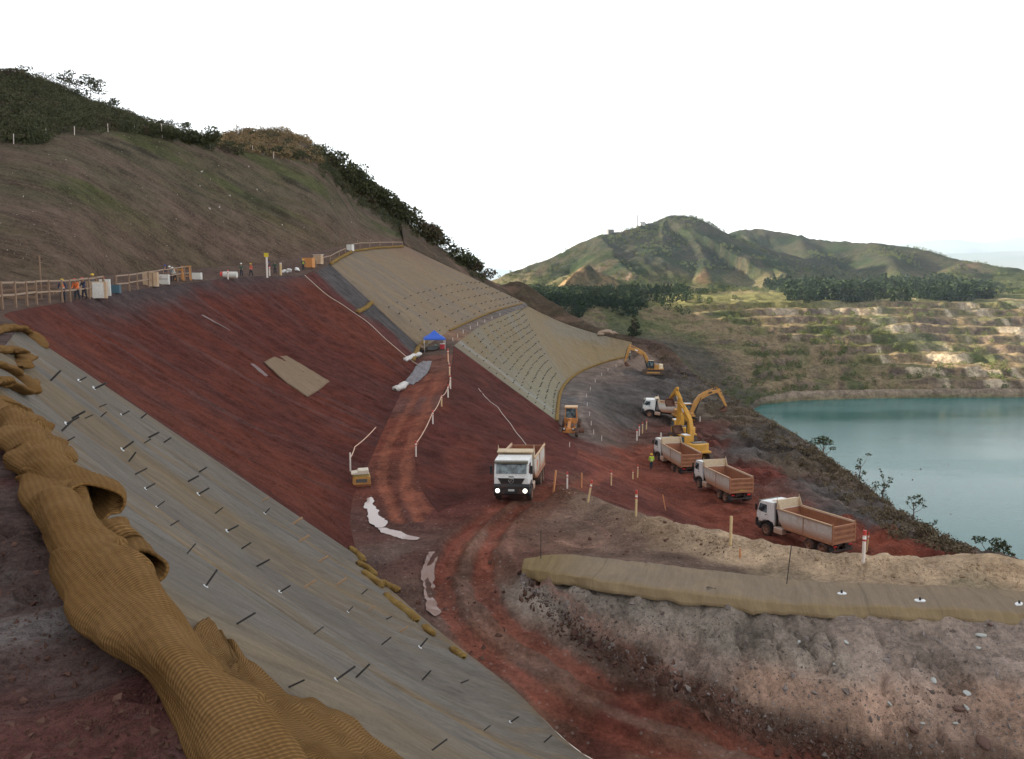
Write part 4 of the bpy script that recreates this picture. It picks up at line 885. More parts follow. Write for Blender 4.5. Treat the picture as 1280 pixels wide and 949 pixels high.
def roll_mesh(pts, r, seed=0, step=.9, folds=1.0, n=None, m=40, pockets=(), flat=.8, taper=True, sag=.55, lift=None, scale=None, twist=0, mouth=0):
    c = chord(pts); L = c[-1]; n = n or max(14, int(L / (r * .12))); Q = resample(pts, n); s = np.linspace(0, L, n)
    d = np.gradient(Q, axis=0); d /= np.linalg.norm(d, axis=1)[:, None]
    a = np.cross(d, [0, 0, 1]); a /= np.linalg.norm(a, axis=1)[:, None]; b = np.cross(a, d)
    th = np.linspace(0, 2 * PI, m + 1); S_, TH = np.meshgrid(s, th, indexing='ij')
    ct, st = np.cos(TH), np.sin(TH)
    rad = r * (1 + .20 * folds * fbm(S_ / r * .30 + ct * .8, st * .8 + seed * 3, 1.0, 2, seed) + .05 * folds * fbm(S_ / r * 1.1 + ct * 1.5, st * 1.5, 1.0, 2, seed + 7))
    fg = np.random.default_rng(seed)
    for f0 in np.arange(step * .4, L, step):
        f0 = f0 + fg.uniform(-.3, .3) * step; sl, t0, hh, dec = fg.uniform(1.2, 3.4) * r, fg.uniform(0, 2 * PI), fg.uniform(.10, .24) * folds, fg.uniform(.8, 2.6) * r
        q = (S_ - f0 - sl * np.sin(TH - t0)) * (1 if fg.random() < .6 else -1)
        rad = rad + r * hh * np.where(q > 0, np.exp(-np.maximum(q, 0) / dec), np.exp(-(q / (r * .10)) ** 2)) * (.12 + .88 * sstep(-.2, .7, np.cos(TH - t0 + fg.uniform(.6, 1.6))))
    for ps, pth, ws, wt, dep in pockets:
        dt = (TH - pth + PI) % (2 * PI) - PI; e = ((S_ - ps) / ws) ** 2 + (dt / wt) ** 2
        rad = rad - r * dep * np.exp(-e * e) + r * .16 * np.exp(-((e - 1.6) / .5) ** 2)
    if twist: rad = rad * (1 + twist * np.cos(2 * (TH - 1.35 * S_ - .8 * np.sin(S_ * .9)))) * (1 + .10 * np.cos(3 * TH + 2.1 * S_))
    if scale is not None: rad = rad * scale(s)[:, None]
    if taper: rad = rad * (.25 + .75 * sstep(0, r * .8, S_) * sstep(0, r * .8, L - S_))
    V = Q[:, None] + a[:, None] * (ct * rad)[..., None] + b[:, None] * (st * rad * flat)[..., None]
    V[..., 2] += (r * sag * (scale(s)[:, None] if scale is not None else 1))
    if mouth: V = V + d[:, None] * (mouth * sstep(L - 4 * r, L, S_) * (np.sin(TH + seed) * .7 + .5 * np.sin(2 * TH + 1) + .3 * np.sin(3 * TH)))[..., None]
    F = grid_faces(n, m + 1); UV = np.stack([S_, TH * r], -1).reshape(-1, 2)
    return V.reshape(-1, 3), F, UV
def gpts(px, lift=0.0):
    out = []
    for u, v in px:
        h, nn = pick(u, v); out.append((h.x, h.y, h.z + lift))
    return out
def roll(name, px, r, mat, seed, label, cat='cloth roll', group=None, parent=None, **kw):
    V, F, UV = roll_mesh(gpts(px) if parent is None or True else px, r, seed, **kw)
    o = link(name, np_mesh(name, V, F, None, UV), mat, parent)
    if parent is None: props(o, label, cat, group)
    return o
# the big crumpled roll along the crest: ground points of its foot, from the far end to the camera
big = [(-30, 505), (0, 524), (26, 560), (50, 600), (76, 648), (100, 706), (140, 764), (200, 824), (248, 892), (308, 966), (385, 1060), (465, 1160)]
big3 = gpts(big, -.02); Lb = chord(big3)[-1]; c6 = chord(big3)
V, F, UV = roll_mesh(big3, .205, 3, step=.9, folds=1.1, twist=.2, n=820, m=84, pockets=((c6[4] + .25, PI - .75, .42, .55, 1.0), (c6[5] + .75, PI - .6, .26, .42, .95), (c6[3], PI - 1.2, .4, .5, .5)), flat=.85, sag=.62, scale=lambda s: np.interp(s, c6, [1.0, 1.0, 1.0, 1.0, 1.0, .96, .88, .76, .68, .64, .62, .62]))
o = link('cloth_roll', np_mesh('cloth_roll', V, F, None, UV), m_roll); props(o, 'long crumpled brown woven roll along the crest in the foreground', 'cloth roll')
for k_, (px, r_, s_) in enumerate((([(46, 596), (66, 618), (88, 642), (110, 668)], .24, 71), ([(136, 686), (150, 706), (164, 724), (177, 742)], .165, 72))):
    q = gpts(px, .03); V, F, UV = roll_mesh(q, r_, s_, step=.7, folds=1.2, n=80, m=56, flat=.75, sag=.7, taper=False, twist=.16, mouth=r_ * .9)
    fo = link('fold', np_mesh('fold', V, F, None, UV), m_roll, o); sm_ = fo.modifiers.new('thick', 'SOLIDIFY'); sm_.thickness = .025; sm_.offset = -1
print('roll length', chord(big3))
def sheet(name, rows_px, nu, nv, mat, lift, ripple, seed, parent=None, pts=None):
    R = np.stack([resample(gpts(r, lift), nu) for r in rows_px]); t = np.linspace(0, len(R) - 1, nv)
    V = np.stack([crom(R[:, i], np.arange(len(R)), t) for i in range(nu)])
    A, B = np.meshgrid(np.linspace(0, chord(R[0])[-1], nu), np.linspace(0, np.linalg.norm(R[-1][nu // 2] - R[0][nu // 2]), nv), indexing='ij')
    V[..., 2] += ripple * fbm(A, B * .6, .45, 3, seed) + ripple * .8 * np.sin(PI * np.linspace(0, 1, nv))[None]
    o = link(name, np_mesh(name, V.reshape(-1, 3), grid_faces(nu, nv), None, np.stack([A, B], -1).reshape(-1, 2)), mat, parent)
    so = o.modifiers.new('thick', 'SOLIDIFY'); so.thickness = .02; so.offset = 0; return o
f = sheet('cloth_flap', [[(270, 792), (300, 826), (352, 872), (440, 910), (500, 950), (560, 1000)], [(250, 800), (285, 848), (330, 895), (395, 935), (450, 980), (500, 1030)], [(235, 830), (265, 880), (310, 930), (360, 975), (410, 1020), (450, 1060)]], 160, 60, m_roll, .06, .09, 15)
for l_ in f.data.uv_layers[0].data: l_.uv = (l_.uv[0] * 1.0, l_.uv[1])
props(f, 'loose brown woven flap spread over the net at the bottom edge', 'cloth flap')
PILE = [([(-30, 424), (8, 414), (34, 418), (60, 438)], .20, 'brown cloth hump with a loose tail at the top of the heap'), ([(-25, 444), (10, 440), (27, 446), (26, 462)], .19, 'bent brown cloth roll just below the top of the heap'), ([(-30, 458), (6, 462), (24, 474), (44, 494)], .17, 'thin brown cloth strip pointing down the net, middle of the heap'),
        ([(-20, 482), (10, 484), (36, 496)], .17, 'short brown cloth roll under the strips of the heap'), ([(-30, 496), (6, 508), (34, 524), (58, 544)], .15, 'long flat cloth strip reaching out over the net'), ([(-20, 512), (14, 520), (44, 550), (66, 582)], .17, 'lowest cloth strip of the heap beside the big roll')]
for i, (px, r, lab) in enumerate(PILE): roll('cloth_roll', px, r * 1.35, m_roll, 40 + i, lab, group='heap of loose cloth rolls at the left edge', step=.7, m=34, flat=.42, folds=2.0, sag=.3)
# small rolled ends along the toe of the net
TOE = [((436, 686), (446, 694), (455, 704)), ((446, 706), (458, 712), (472, 722)), ((452, 716), (466, 726), (480, 737)), ((476, 730), (488, 736), (500, 741)), ((480, 744), (494, 756), (507, 766)), ((494, 756), (510, 768), (522, 779)), ((528, 784), (536, 791), (545, 797)), ((562, 812), (570, 818), (580, 825))]
for i, px in enumerate(TOE): roll('cloth_roll', px, .20, m_fringe, 60 + i, ['tan cloth roll at the top end of the row along the net foot', 'second tan roll down the net foot, lying across the slope', 'third tan roll from the top of the net foot', 'thin tan roll crossing the others on the net foot', 'tan roll in the middle of the net foot row', 'longest tan roll with its open end towards the puddle', 'tan roll below the longest one on the net foot', 'last tan roll at the bottom of the net foot row'][i], group='small tan rolls along the foot of the grey net', step=.7, m=24)
roll('cloth_roll', [(696, 527), (698, 505), (702, 488), (712, 475), (728, 464), (760, 452), (786, 446)], .24, m_fringe, 80, 'yellow crumpled edge roll along the track beside the orange grader', step=1.1, m=22, n=300, folds=1.5)
roll('cloth_roll', [(413, 331), (424, 324), (440, 316)], .3, m_fringe, 81, 'yellow crumpled cloth at the upper left corner of the brown blanket', step=1.0, m=22, folds=1.5)
roll('cloth_roll', [(441, 315), (470, 311), (504, 309)], .26, m_fringe, 82, 'yellow crumpled cloth along the top of the brown blanket', step=1.2, m=22, folds=1.5)
roll('cloth_roll', [(447, 392), (458, 386), (465, 379)], .34, m_fringe, 83, 'small yellow cloth heap on the left edge of the brown blanket', step=.8, m=22, folds=1.6)
roll('cloth_roll', [(516, 452), (521, 440), (529, 430), (541, 421)], .32, m_fringe, 84, 'yellow crumpled cloth behind the blue canopy', step=.9, m=22, folds=1.5)
roll('cloth_roll', [(562, 414), (590, 401), (620, 389), (652, 380)], .2, m_fringe, 85, 'thin yellow cloth edge along the middle bench', step=1.4, m=18, folds=1.4)

# blanket along the berm, with white plates and pegs
def soil_bm(x, y, z, A, B, S, T):
    c = mixc((.235, .185, .135), (.26, .20, .138), sstep(-.2, .3, fbm(A, B, 1.5, 3, 301))); fr = sstep(.72, .86, T + .06 * fbm(A, B, 1.0, 3, 303)); c = mixc(c, (.25, .185, .105), fr * .9)
    left = sstep(5, 1, A); c = mixc(c, (.24, .175, .085), left * .8); seam = np.abs((A / 3.1) % 1 - .5); return c * (1 - .25 * sstep(.012, 0, seam))[..., None]
up = lambda L, h: [(x, y, z + h) for x, y, z in L]
BMid = [tuple((np.array(resample(BMT, 30)[i]) + np.array(resample(BMB, 30)[i])) / 2 + np.array([0, 0, .05])) for i in range(30)]
bm_ = loft('berm_blanket', [up(BMT, .02), BMid, [(x, y - .05, z + .02) for x, y, z in BMB], [(p[0], p[1] - .40 + .22 * math.sin(i * 1.9) * math.sin(i * .7 + 1), p[2] - .25) for i, p in enumerate(resample(BMB, 60))]], 500, 60, net_mat('berm_cloth', 16, 1, .10), soil_bm, lambda x, y, A, B, S, T: .045 + .04 * fbm(A, B, .9, 3, 305) + .05 * fbm(A * 3, B * .8, 1, 2, 307) + sstep(.8, 1, T) * .05 * fbm(A, B * .3, .5, 3, 309), skirt=.12)
props(bm_, 'tan woven blanket laid along the top of the near bank', 'erosion blanket'); BV.append(BVHTree.FromObject(bm_, bpy.context.evaluated_depsgraph_get()))
m_white = plain('white_plate', (.72, .74, .76), .5); m_steel = plain('dark_steel', (.045, .042, .04), .6, .3); m_stick = plain('pale_wood', (.34, .22, .13), .8)
for (u, v), lab in zip(((1052, 742), (1150, 751), (1274, 755)), ('white plate with dark peg on the bank blanket, nearest its middle', 'white plate with dark peg on the bank blanket, second from the right edge', 'white plate with dark peg on the bank blanket at the right edge')):
    h, n = pick(u, v); r = empty('anchor_plate', h, rnd.random(), lab, 'anchor plate', 'white anchor plates on the bank blanket')
    p = MB(); g = np.random.default_rng(u); k = [(.26 * math.cos(a) * g.uniform(.7, 1.2), .17 * math.sin(a) * g.uniform(.7, 1.2)) for a in np.linspace(0, 2 * PI, 11)[:-1]]
    p.prism(k, -.02, .03, 'z').build('plate', m_white, r); MB().tube([(0, 0, 0), (0, 0, .16)], .05, 8).build('peg', m_steel, r)
for u, v0, v1, lab in ((676, 664, 698, 'thin dark rod standing at the left end of the bank blanket'), (983, 683, 730, 'thin dark rod leaning in the bank blanket near the middle of the berm')):
    h, n = pick(u, v1); L = (v1 - v0) / FPX * h.y * 1.08
    tag = MB().tube([(0, 0, -.2), (.16 if u > 900 else 0, 0, L)], .022, 6).build('marker_rod', m_steel, loc=h); props(tag, lab, 'marker rod')

# stakes pinning the grey net
ST_D = [(196, 634), (213, 657), (234, 692), (257, 733), (296, 780), (361, 859), (350, 740), (392, 793), (269, 642), (284, 664), (302, 686), (321, 708), (331, 642), (445, 847), (477, 806), (525, 809), (605, 913), (528, 850), (435, 765), (483, 774), (576, 854), (638, 903), (452, 743), (63, 476), (99, 476), (124, 509), (90, 523), (83, 530), (77, 539), (81, 553), (73, 566), (106, 523), (126, 521), (152, 519), (186, 547), (180, 554), (153, 562), (161, 577), (169, 593), (182, 611), (249, 590), (235, 602), (248, 618), (205, 553), (176, 523), (118, 486), (540, 938), (680, 928), (420, 850)]
ST_W = [(421, 731), (461, 763), (374, 677), (399, 702), (381, 734), (366, 655), (328, 626), (500, 790)]
rod = MB().tube([(0, 0, -.15), (0, 0, .34)], [.017, .016], 6); rod.add([], [])
stake0 = None; wood0 = None
for i, (u, v) in enumerate(ST_D + ST_W):
    h, n = pick(u, v); wood = i >= len(ST_D)
    first = wood0 if wood else stake0
    if first is None:
        r = empty('stake', h, 0, 'short pale wooden stake lying low in the foot of the grey net' if wood else 'short dark steel stake sticking out of the grey net', 'stake', 'wooden stakes in the grey net' if wood else 'steel stakes pinning the grey net')
        MB().tube([(0, 0, -.15), (0, 0, .36)], .02 if not wood else .026, 6).build('rod', m_stick if wood else m_steel, r, smooth=True)
        if not wood: MB().prism([(.05, .02), (-.01, .06), (-.07, .03), (-.05, -.04), (.03, -.05)], -.01, .012, 'z').build('plate', m_white, r)
        if wood: wood0 = r
        else: stake0 = r
    else: r = copy_tree(first, loc=h)
    if not wood and i % 3: [bpy.data.objects.remove(k) for k in list(r.children) if k.name.startswith('plate') and r != stake0]
    d = (n + Vector((rnd.uniform(-.12, .3), rnd.uniform(-.2, .1), rnd.uniform(-.35, .05)))).normalized()
    if wood: d = (Vector((.8, .3, .35)) + n * .3).normalized()
    r.rotation_euler = d.to_track_quat('Z', 'Y').to_euler(); s = rnd.uniform(.5, .9) * (1 + max(0, h.length - 12) * .022) * (.62 if h.length < 9 else .85 if h.length < 13 else 1.0); r.scale = (s * (1 + max(0, h.length - 14) * .02),) * 2 + (s,)
# pegs in rows on the two tan blankets
pegm = None; cnt = 0
def mesh_grid(o, nu, nv):
    a = np.zeros(len(o.data.vertices) * 3, np.float32); o.data.vertices.foreach_get('co', a); return a.reshape(-1, 3)[:nu * nv].reshape(nu, nv, 3)
def pegs(o, nu, nv, rows, cols, group, label):
    global pegm
    G = mesh_grid(o, nu, nv)
    for t in rows:
        for s in cols(t):
            i, j = int(s * (nu - 1)), int(t * (nv - 1)); p = G[i, j]; q = G[min(i + 1, nu - 1), j] - G[max(i - 1, 0), j]; q2 = G[i, min(j + 1, nv - 1)] - G[i, max(j - 1, 0)]
            n = Vector(np.cross(q, q2)).normalized(); n = n if n.z > 0 else -n
            if pegm is None: ob = MB().box((0, 0, .12), (.10, .10, .42)).build('peg', m_steel); pegm = ob
            else: ob = pegm.copy(); COL.objects.link(ob)
            ob.location = p; ob.rotation_euler = (n + Vector((.55, rnd.uniform(-.3, .3), -.1))).normalized().to_track_quat('Z', 'Y').to_euler(); props(ob, label, 'peg', group)
            k = math.hypot(p[0], p[1]) / 125; ob.scale = (k * .9, k * .9, k * rnd.uniform(.7, 1.1))
pegs(m2, 320, 160, np.linspace(.06, .95, 13), lambda t: np.linspace(.02, .62 - .25 * t, 17) + .01 * NR.uniform(-1, 1, 17), 'pegs in rows on the dotted blanket', 'small dark peg in the rows on the olive tan blanket above the grader')
pegs(m1, 260, 120, (.58, .68, .78, .88, .96), lambda t: np.linspace(.03, .95, 17) + .006 * NR.uniform(-1, 1, 17), 'pegs in rows on the brown blanket', 'small dark peg in the lower rows on the brown blanket behind the canopy')

# tan patch, rope and string on the red slopes
m_patch = net_mat('patch_cloth', 9, 1, .2)
pp = loft('mat_patch', [gpts([(330, 454), (342, 448), (358, 446)], .06), gpts([(356, 478), (372, 470), (385, 462)], .06), gpts([(384, 497), (400, 487), (412, 478)], .06)], 30, 30, m_patch, const((.21, .15, .10)), lambda x, y, A, B, S, T: .08 + .05 * fbm(x, y, .8, 3, 331), skirt=.1)
props(pp, 'square tan mat patch pinned on the big red slope', 'mat patch')
m_rope = plain('pale_rope', (.52, .42, .34), .8); m_string = plain('white_string', (.62, .55, .5), .8)
ro = MB().tube([(p[0], p[1], p[2] + .10 + .05 * math.sin(i)) for i, p in enumerate(gpts([(381 + 142 * t, 345 + 111 * t + 2.5 * math.sin(t * 9)) for t in np.linspace(0, 1, 26)]))], .05, 6).build('rope', m_rope); props(ro, 'pale rope running straight down the red slope to the middle track', 'rope')
ro = MB().tube([(p[0], p[1], p[2] + .05) for p in gpts([(598, 486), (606, 496), (613, 503), (622, 509), (628, 518), (638, 530), (645, 541), (652, 549), (660, 560)])], .028, 5).build('cord', m_string); props(ro, 'white cord hanging down the lower red slope to the white truck', 'cord')
for px, lab in (([(314, 455), (322, 461), (333, 471)], 'pale streak of spilled lime left of the tan patch'), ([(252, 394), (270, 404), (288, 414)], 'pale grey streak of spill high on the red slope')):
    q = gpts(px, .04); V, F, UV = roll_mesh(q, .22, 5, flat=.25, sag=.0, m=12); o = link('spill', np_mesh('spill', V, F, None, UV), plain('pale_spill', (.20, .15, .145), .9)); props(o, lab, 'spill', kind='stuff')
# plastic sheets on the middle track
m_plastic = plain('white_plastic', (.52, .49, .46), .5, bump=.4, scale=6); m_gplastic = plain('grey_plastic', (.12, .115, .13), .55, bump=.6, scale=5, dirt=(.16, .09, .07), dirt_amt=.4)
roll('plastic_sheet', [(494, 489), (501, 486), (507, 482)], .42, m_plastic, 91, 'white plastic bundle beside the middle track', cat='plastic sheet', step=.7, m=22, flat=.7, folds=1.6)
roll('plastic_sheet', [(506, 452), (514, 448), (524, 444)], .35, m_plastic, 92, 'white sacks piled below the blue canopy', cat='plastic sheet', step=.8, m=22, flat=.7, folds=1.7)
o = sheet('plastic_sheet', [[(516, 482), (506, 480), (500, 484)], [(534, 468), (524, 464), (515, 468)], [(540, 452), (530, 452), (520, 458)]], 40, 40, m_gplastic, .06, .16, 93); props(o, 'grey crumpled plastic sheet on the edge of the middle track', 'plastic sheet')
# muddy puddles
tp = NT('puddle_water'); m_pud = tp.out((.34, .25, .225), tp.bump(tp.noise(tp.co('Object'), 1.5, 3), .08, .1), .12, Specular_IOR_Level=.6, IOR=1.38)
tp2 = NT('mud_water'); m_pud2 = tp2.out((.17, .09, .068), tp2.bump(tp2.noise(tp2.co('Object'), 1.5, 3), .1, .1), .16, Specular_IOR_Level=.5, IOR=1.35)
def puddle(poly, mat, lift):
    pts = gpts(poly); c = np.mean(pts, 0); n = 110; ring = np.vstack([pts, pts[:1]]); rr = resample(ring, n)[:-1]
    A = np.c_[np.array(pts)[:, :2], np.ones(len(pts))]; co, *_ = np.linalg.lstsq(A, np.array(pts)[:, 2], rcond=None)
    V = [(x + .26 * float(fbm(np.array([x]), np.array([y]), .8, 4, 9)[0]), y + .4 * float(fbm(np.array([x]), np.array([y]), .8, 4, 12)[0]), co[0] * x + co[1] * y + co[2] + lift) for x, y, z in rr]
    o = MB().add(V, [tuple(range(len(V)))]).build('puddle', mat); o['kind'] = 'structure'
puddle([(457, 624), (463, 622), (467, 634), (474, 643), (482, 655), (478, 662), (466, 659), (458, 646)], m_pud, .07)
puddle([(472, 661), (486, 661), (505, 668), (524, 673), (520, 677), (500, 673), (478, 667)], m_pud, .05)
puddle([(533, 692), (544, 690), (541, 712), (540, 728), (533, 730), (528, 718)], m_pud2, .06)
puddle([(529, 728), (540, 730), (540, 745), (550, 764), (545, 770), (532, 752)], m_pud2, .06)
# pale slabs of rock on the near bank, loose gravel and clods
m_slab = plain('pale_stone', (.40, .42, .40), .6, scale=5, bump=.3); m_brock = plain('brown_stone', (.13, .075, .06), .85, scale=5, bump=.4)
def rock_mesh(name, d, seed):
    import bmesh
    bm = bmesh.new(); bmesh.ops.create_icosphere(bm, subdivisions=2, radius=1); g = np.random.default_rng(seed); pl = g.normal(size=(9, 3)); pl /= np.linalg.norm(pl, axis=1)[:, None]; ds = g.uniform(.5, .95, 9)
    for v in bm.verts:
        p = np.array(v.co)
        for a, k in zip(pl, ds):
            e = p @ a - k
            if e > 0: p = p - a * e
        v.co = p * np.array(d)
    me = bpy.data.meshes.new(name); bm.to_mesh(me); bm.free(); return me
for i, (u, v, r, mt_, lab) in enumerate([(1226, 794, .17, m_slab, 'largest pale flat slab below the bank blanket at the right'), (1222, 810, .13, m_slab, 'pale wedge of rock just under the largest slab'), (1238, 781, .13, m_brock, 'dark flat rock above the largest pale slab'), (1209, 867, .15, m_slab, 'long pale slab low on the bank, at the right'), (1208, 884, .12, m_slab, 'small pale chip beside the brown boulder'), (1199, 886, .22, m_brock, 'brown boulder half buried low on the bank'), (1194, 904, .10, m_slab, 'small upright pale stone below the boulder'), (1112, 880, .12, m_slab, 'pale grey stone in the middle of the bank'), (1142, 912, .22, m_brock, 'long brown clod near the foot of the bank'), (1154, 904, .13, m_slab, 'grey stone on top of the long brown clod'), (1167, 851, .13, m_slab, 'grey flat stone right of the middle of the bank'), (998, 802, .10, m_slab, 'small blue grey stone on the gravelly part of the bank'), (1230, 928, .26, m_brock, 'big brown clod at the lower right corner'), (1058, 803, .10, m_slab, 'pale pebble high in the middle of the bank'), (712, 648, .16, m_brock, 'dark brown clod lying on the flat ground by the truck'), (1045, 832, .11, m_slab, 'pale chip left of centre on the bank')]):
    h, n = pick(u, v); o = link('rock', rock_mesh('rock', (r * 1.4, r, r * .55), 500 + i), mt_, loc=h); o.rotation_euler = (rnd.uniform(-.5, .7), rnd.uniform(-.5, .5), rnd.uniform(0, 6)); props(o, lab, 'rock', 'stones lying on the near bank' if i != 14 else None)
def own(u, v, only):
    if only is None: return True
    d = Vector(ray(u, v)).normalized(); k = [(b.ray_cast(Vector((0, 0, 0)), d, 2000)[3] or 1e9) for b in BV]
    return int(np.argmin(k)) == only
def gravel(name, px_fn, n, size, mat, seed, label, only=0):
    g = np.random.default_rng(seed); base = np.array([(1, 0, 0), (-1, 0, 0), (0, 1, 0), (0, -1, 0), (0, 0, 1), (0, 0, -1)], float); fc = np.array([(0, 2, 4), (2, 1, 4), (1, 3, 4), (3, 0, 4), (2, 0, 5), (1, 2, 5), (3, 1, 5), (0, 3, 5)])
    Vs, Fs = [], []
    for _ in range(n):
        u, v = px_fn(g)
        if not own(u, v, only): continue
        h, nn = pick(u, v); s = size * g.pareto(2.4) * .5 + size * .5; s = min(s, size * 4) 
        rot = np.array(Euler(g.uniform(0, 6, 3)).to_matrix()); p = (base * g.uniform(.5, 1.3, (6, 1)) * np.array([1.2, .9, .6])) @ rot.T * s
        Fs.append(fc + 6 * len(Vs)); Vs.append(p + np.array(h))
    o = link(name, np_mesh(name, np.concatenate(Vs), np.concatenate(Fs), smooth=False), mat); props(o, label, 'gravel', kind='stuff')
m_grav = leaf_mat('gravel_stone', (.10, .075, .065), (.32, .28, .26), .9); m_clod = leaf_mat('soil_clods', (.06, .032, .028), (.15, .085, .065), .95)
def bank_px(g):
    u = g.uniform(650, 1290); t = g.random(); v0 = np.interp(u, [650, 720, 800, 900, 1000, 1290], [718, 728, 740, 752, 762, 776]); v1 = np.interp(u, [650, 700, 800, 900, 1000, 1120, 1290], [730, 778, 846, 894, 936, 972, 990]); return u, v0 + (v1 - v0) * t
gravel('gravel', bank_px, 6500, .045, m_grav, 61, 'grey gravel and chips strewn over the near bank')
def toe_px(g):
    u = g.uniform(650, 1120); v1 = np.interp(u, [650, 700, 800, 900, 1000, 1120], [730, 778, 846, 894, 936, 972]); return u, v1 + g.normal() * 13 - 4
gravel('clods', toe_px, 2200, .075, m_clod, 62, 'brown clods along the foot of the near bank')
def crest_px(g):
    u = g.uniform(700, 1285); v = np.interp(u, [700, 795, 913, 985, 1079, 1290], [608, 641, 674, 684, 698, 706]) + abs(g.normal()) * 14; return u, v
gravel('clods', crest_px, 1800, .05, leaf_mat('berm_clods', (.20, .14, .09), (.42, .31, .21), .95), 63, 'tan clods over the berm')
def near_px(g):
    while True:
        u, v = g.uniform(-10, 260), g.uniform(560, 960)
        if u < np.interp(v, [560, 640, 720, 800, 880, 950], [30, 50, 95, 170, 210, 260]): return u, v
gravel('clods', near_px, 2600, .008, m_clod, 64, 'crumbs of dark soil on the shoulder at the lower left', only=1)
def yard_px(g): 
    t = g.random(); return (g.uniform(450, 640), g.uniform(690, 830)) if t < .4 else (g.uniform(640, 920), g.uniform(625, 705)) if t < .75 else (g.uniform(860, 1200), g.uniform(575, 690))
gravel('clods', yard_px, 1600, .05, m_clod, 65, 'loose clods scattered over the tracks and yard')

def hill_px(g): u = g.uniform(-5, 470); return u, np.interp(u, [0, 150, 330, 470], [185, 168, 200, 280]) + g.random() * np.interp(u, [0, 150, 330, 470], [150, 165, 120, 25])
gravel('pale_stones', hill_px, 320, .07, plain('pale_chip', (.42, .38, .35), .8), 66, 'small pale stones scattered over the upper brown slope', only=None)
# ------------------------------------------------------------------ machines
DUST = (.24, .105, .06)
m_cab = plain('white_paint', (.74, .75, .74), .4, dirt=(.45, .28, .19), dirt_amt=.25, scale=1.4, low=(.7, 1.7))
m_bed = plain('dusty_white_paint', (.56, .52, .47), .6, dirt=(.36, .17, .09), dirt_amt=.4, scale=1.1, low=(1.2, 2.1))
m_rust = plain('rusty_steel', (.30, .125, .065), .8, dirt=(.17, .07, .045), dirt_amt=.5, scale=1.6)
m_tail = plain('dusty_tailgate', (.37, .17, .09), .75, dirt=(.25, .10, .06), dirt_amt=.5, scale=1.5)
m_rail = plain('tarp_rail', (.55, .38, .24), .7, dirt=(.35, .17, .09), dirt_amt=.4, scale=2)
m_blk = plain('black_plastic', (.022, .022, .024), .55, dirt=DUST, dirt_amt=.25, scale=2)
m_chs = plain('chassis_paint', (.035, .03, .028), .8, dirt=(.12, .055, .038), dirt_amt=.6, scale=2)
m_tyre = plain('tyre_rubber', (.03, .027, .025), .9, dirt=(.17, .08, .05), dirt_amt=.7, scale=3)
m_rim = plain('dusty_rim', (.22, .115, .075), .8, dirt=(.3, .15, .09), dirt_amt=.5, scale=3)
m_head = plain('cream_headboard', (.60, .48, .33), .65, dirt=(.35, .18, .09), dirt_amt=.35, scale=1.5)
m_load = plain('red_residue', (.23, .085, .05), .95, scale=2, dirt=(.15, .06, .04), dirt_amt=.5, bump=.5)
tg = NT('cab_glass'); m_glass = tg.out(tg.mix(tg.ramp(tg.noise(tg.co('Object'), 2.2, 3), .35, .65), (.02, .035, .045), (.16, .22, .24)), None, .06, Specular_IOR_Level=.8)
def emit(name, col, s):
    t = NT(name); t.out(col, None, .3); t.b.inputs['Emission Color'].default_value = (*col, 1); t.b.inputs['Emission Strength'].default_value = s; return t.m
m_lamp_on = emit('lit_headlamp', (1.0, .93, .8), .9); m_lamp_off = plain('lamp_glass', (.55, .55, .55), .2); m_red = plain('red_lens', (.5, .02, .02), .3); m_redon = emit('lit_tail_lamp', (.7, .03, .02), .03)
m_amber = plain('orange_logo', (.55, .20, .07), .7, dirt=(.6, .5, .4), dirt_amt=.4, scale=6); m_silver = plain('silver_trim', (.6, .6, .6), .3, .8); m_plate = plain('number_plate', (.5, .5, .48), .5)
def wheel(parent, x, y, r, w, side, rim_out=True):
    tp_ = MB().lathe([(-w / 2, r * .60), (-w / 2, r * .9), (-w * .38, r), (w * .38, r), (w / 2, r * .9), (w / 2, r * .60), (-w / 2, r * .60)], 'x', 22).build('wheel', m_tyre, parent, loc=(x, y, r), smooth=True)
    e = side * w / 2
    MB().lathe([(e * .98, r * .62), (e * .9, r * .5), (e * .55, r * .42), (e * .6, r * .24), (e * 1.05, r * .2), (e * 1.08, .01)], 'x', 18).build('rim', m_rim, tp_, smooth=True)
    return tp_
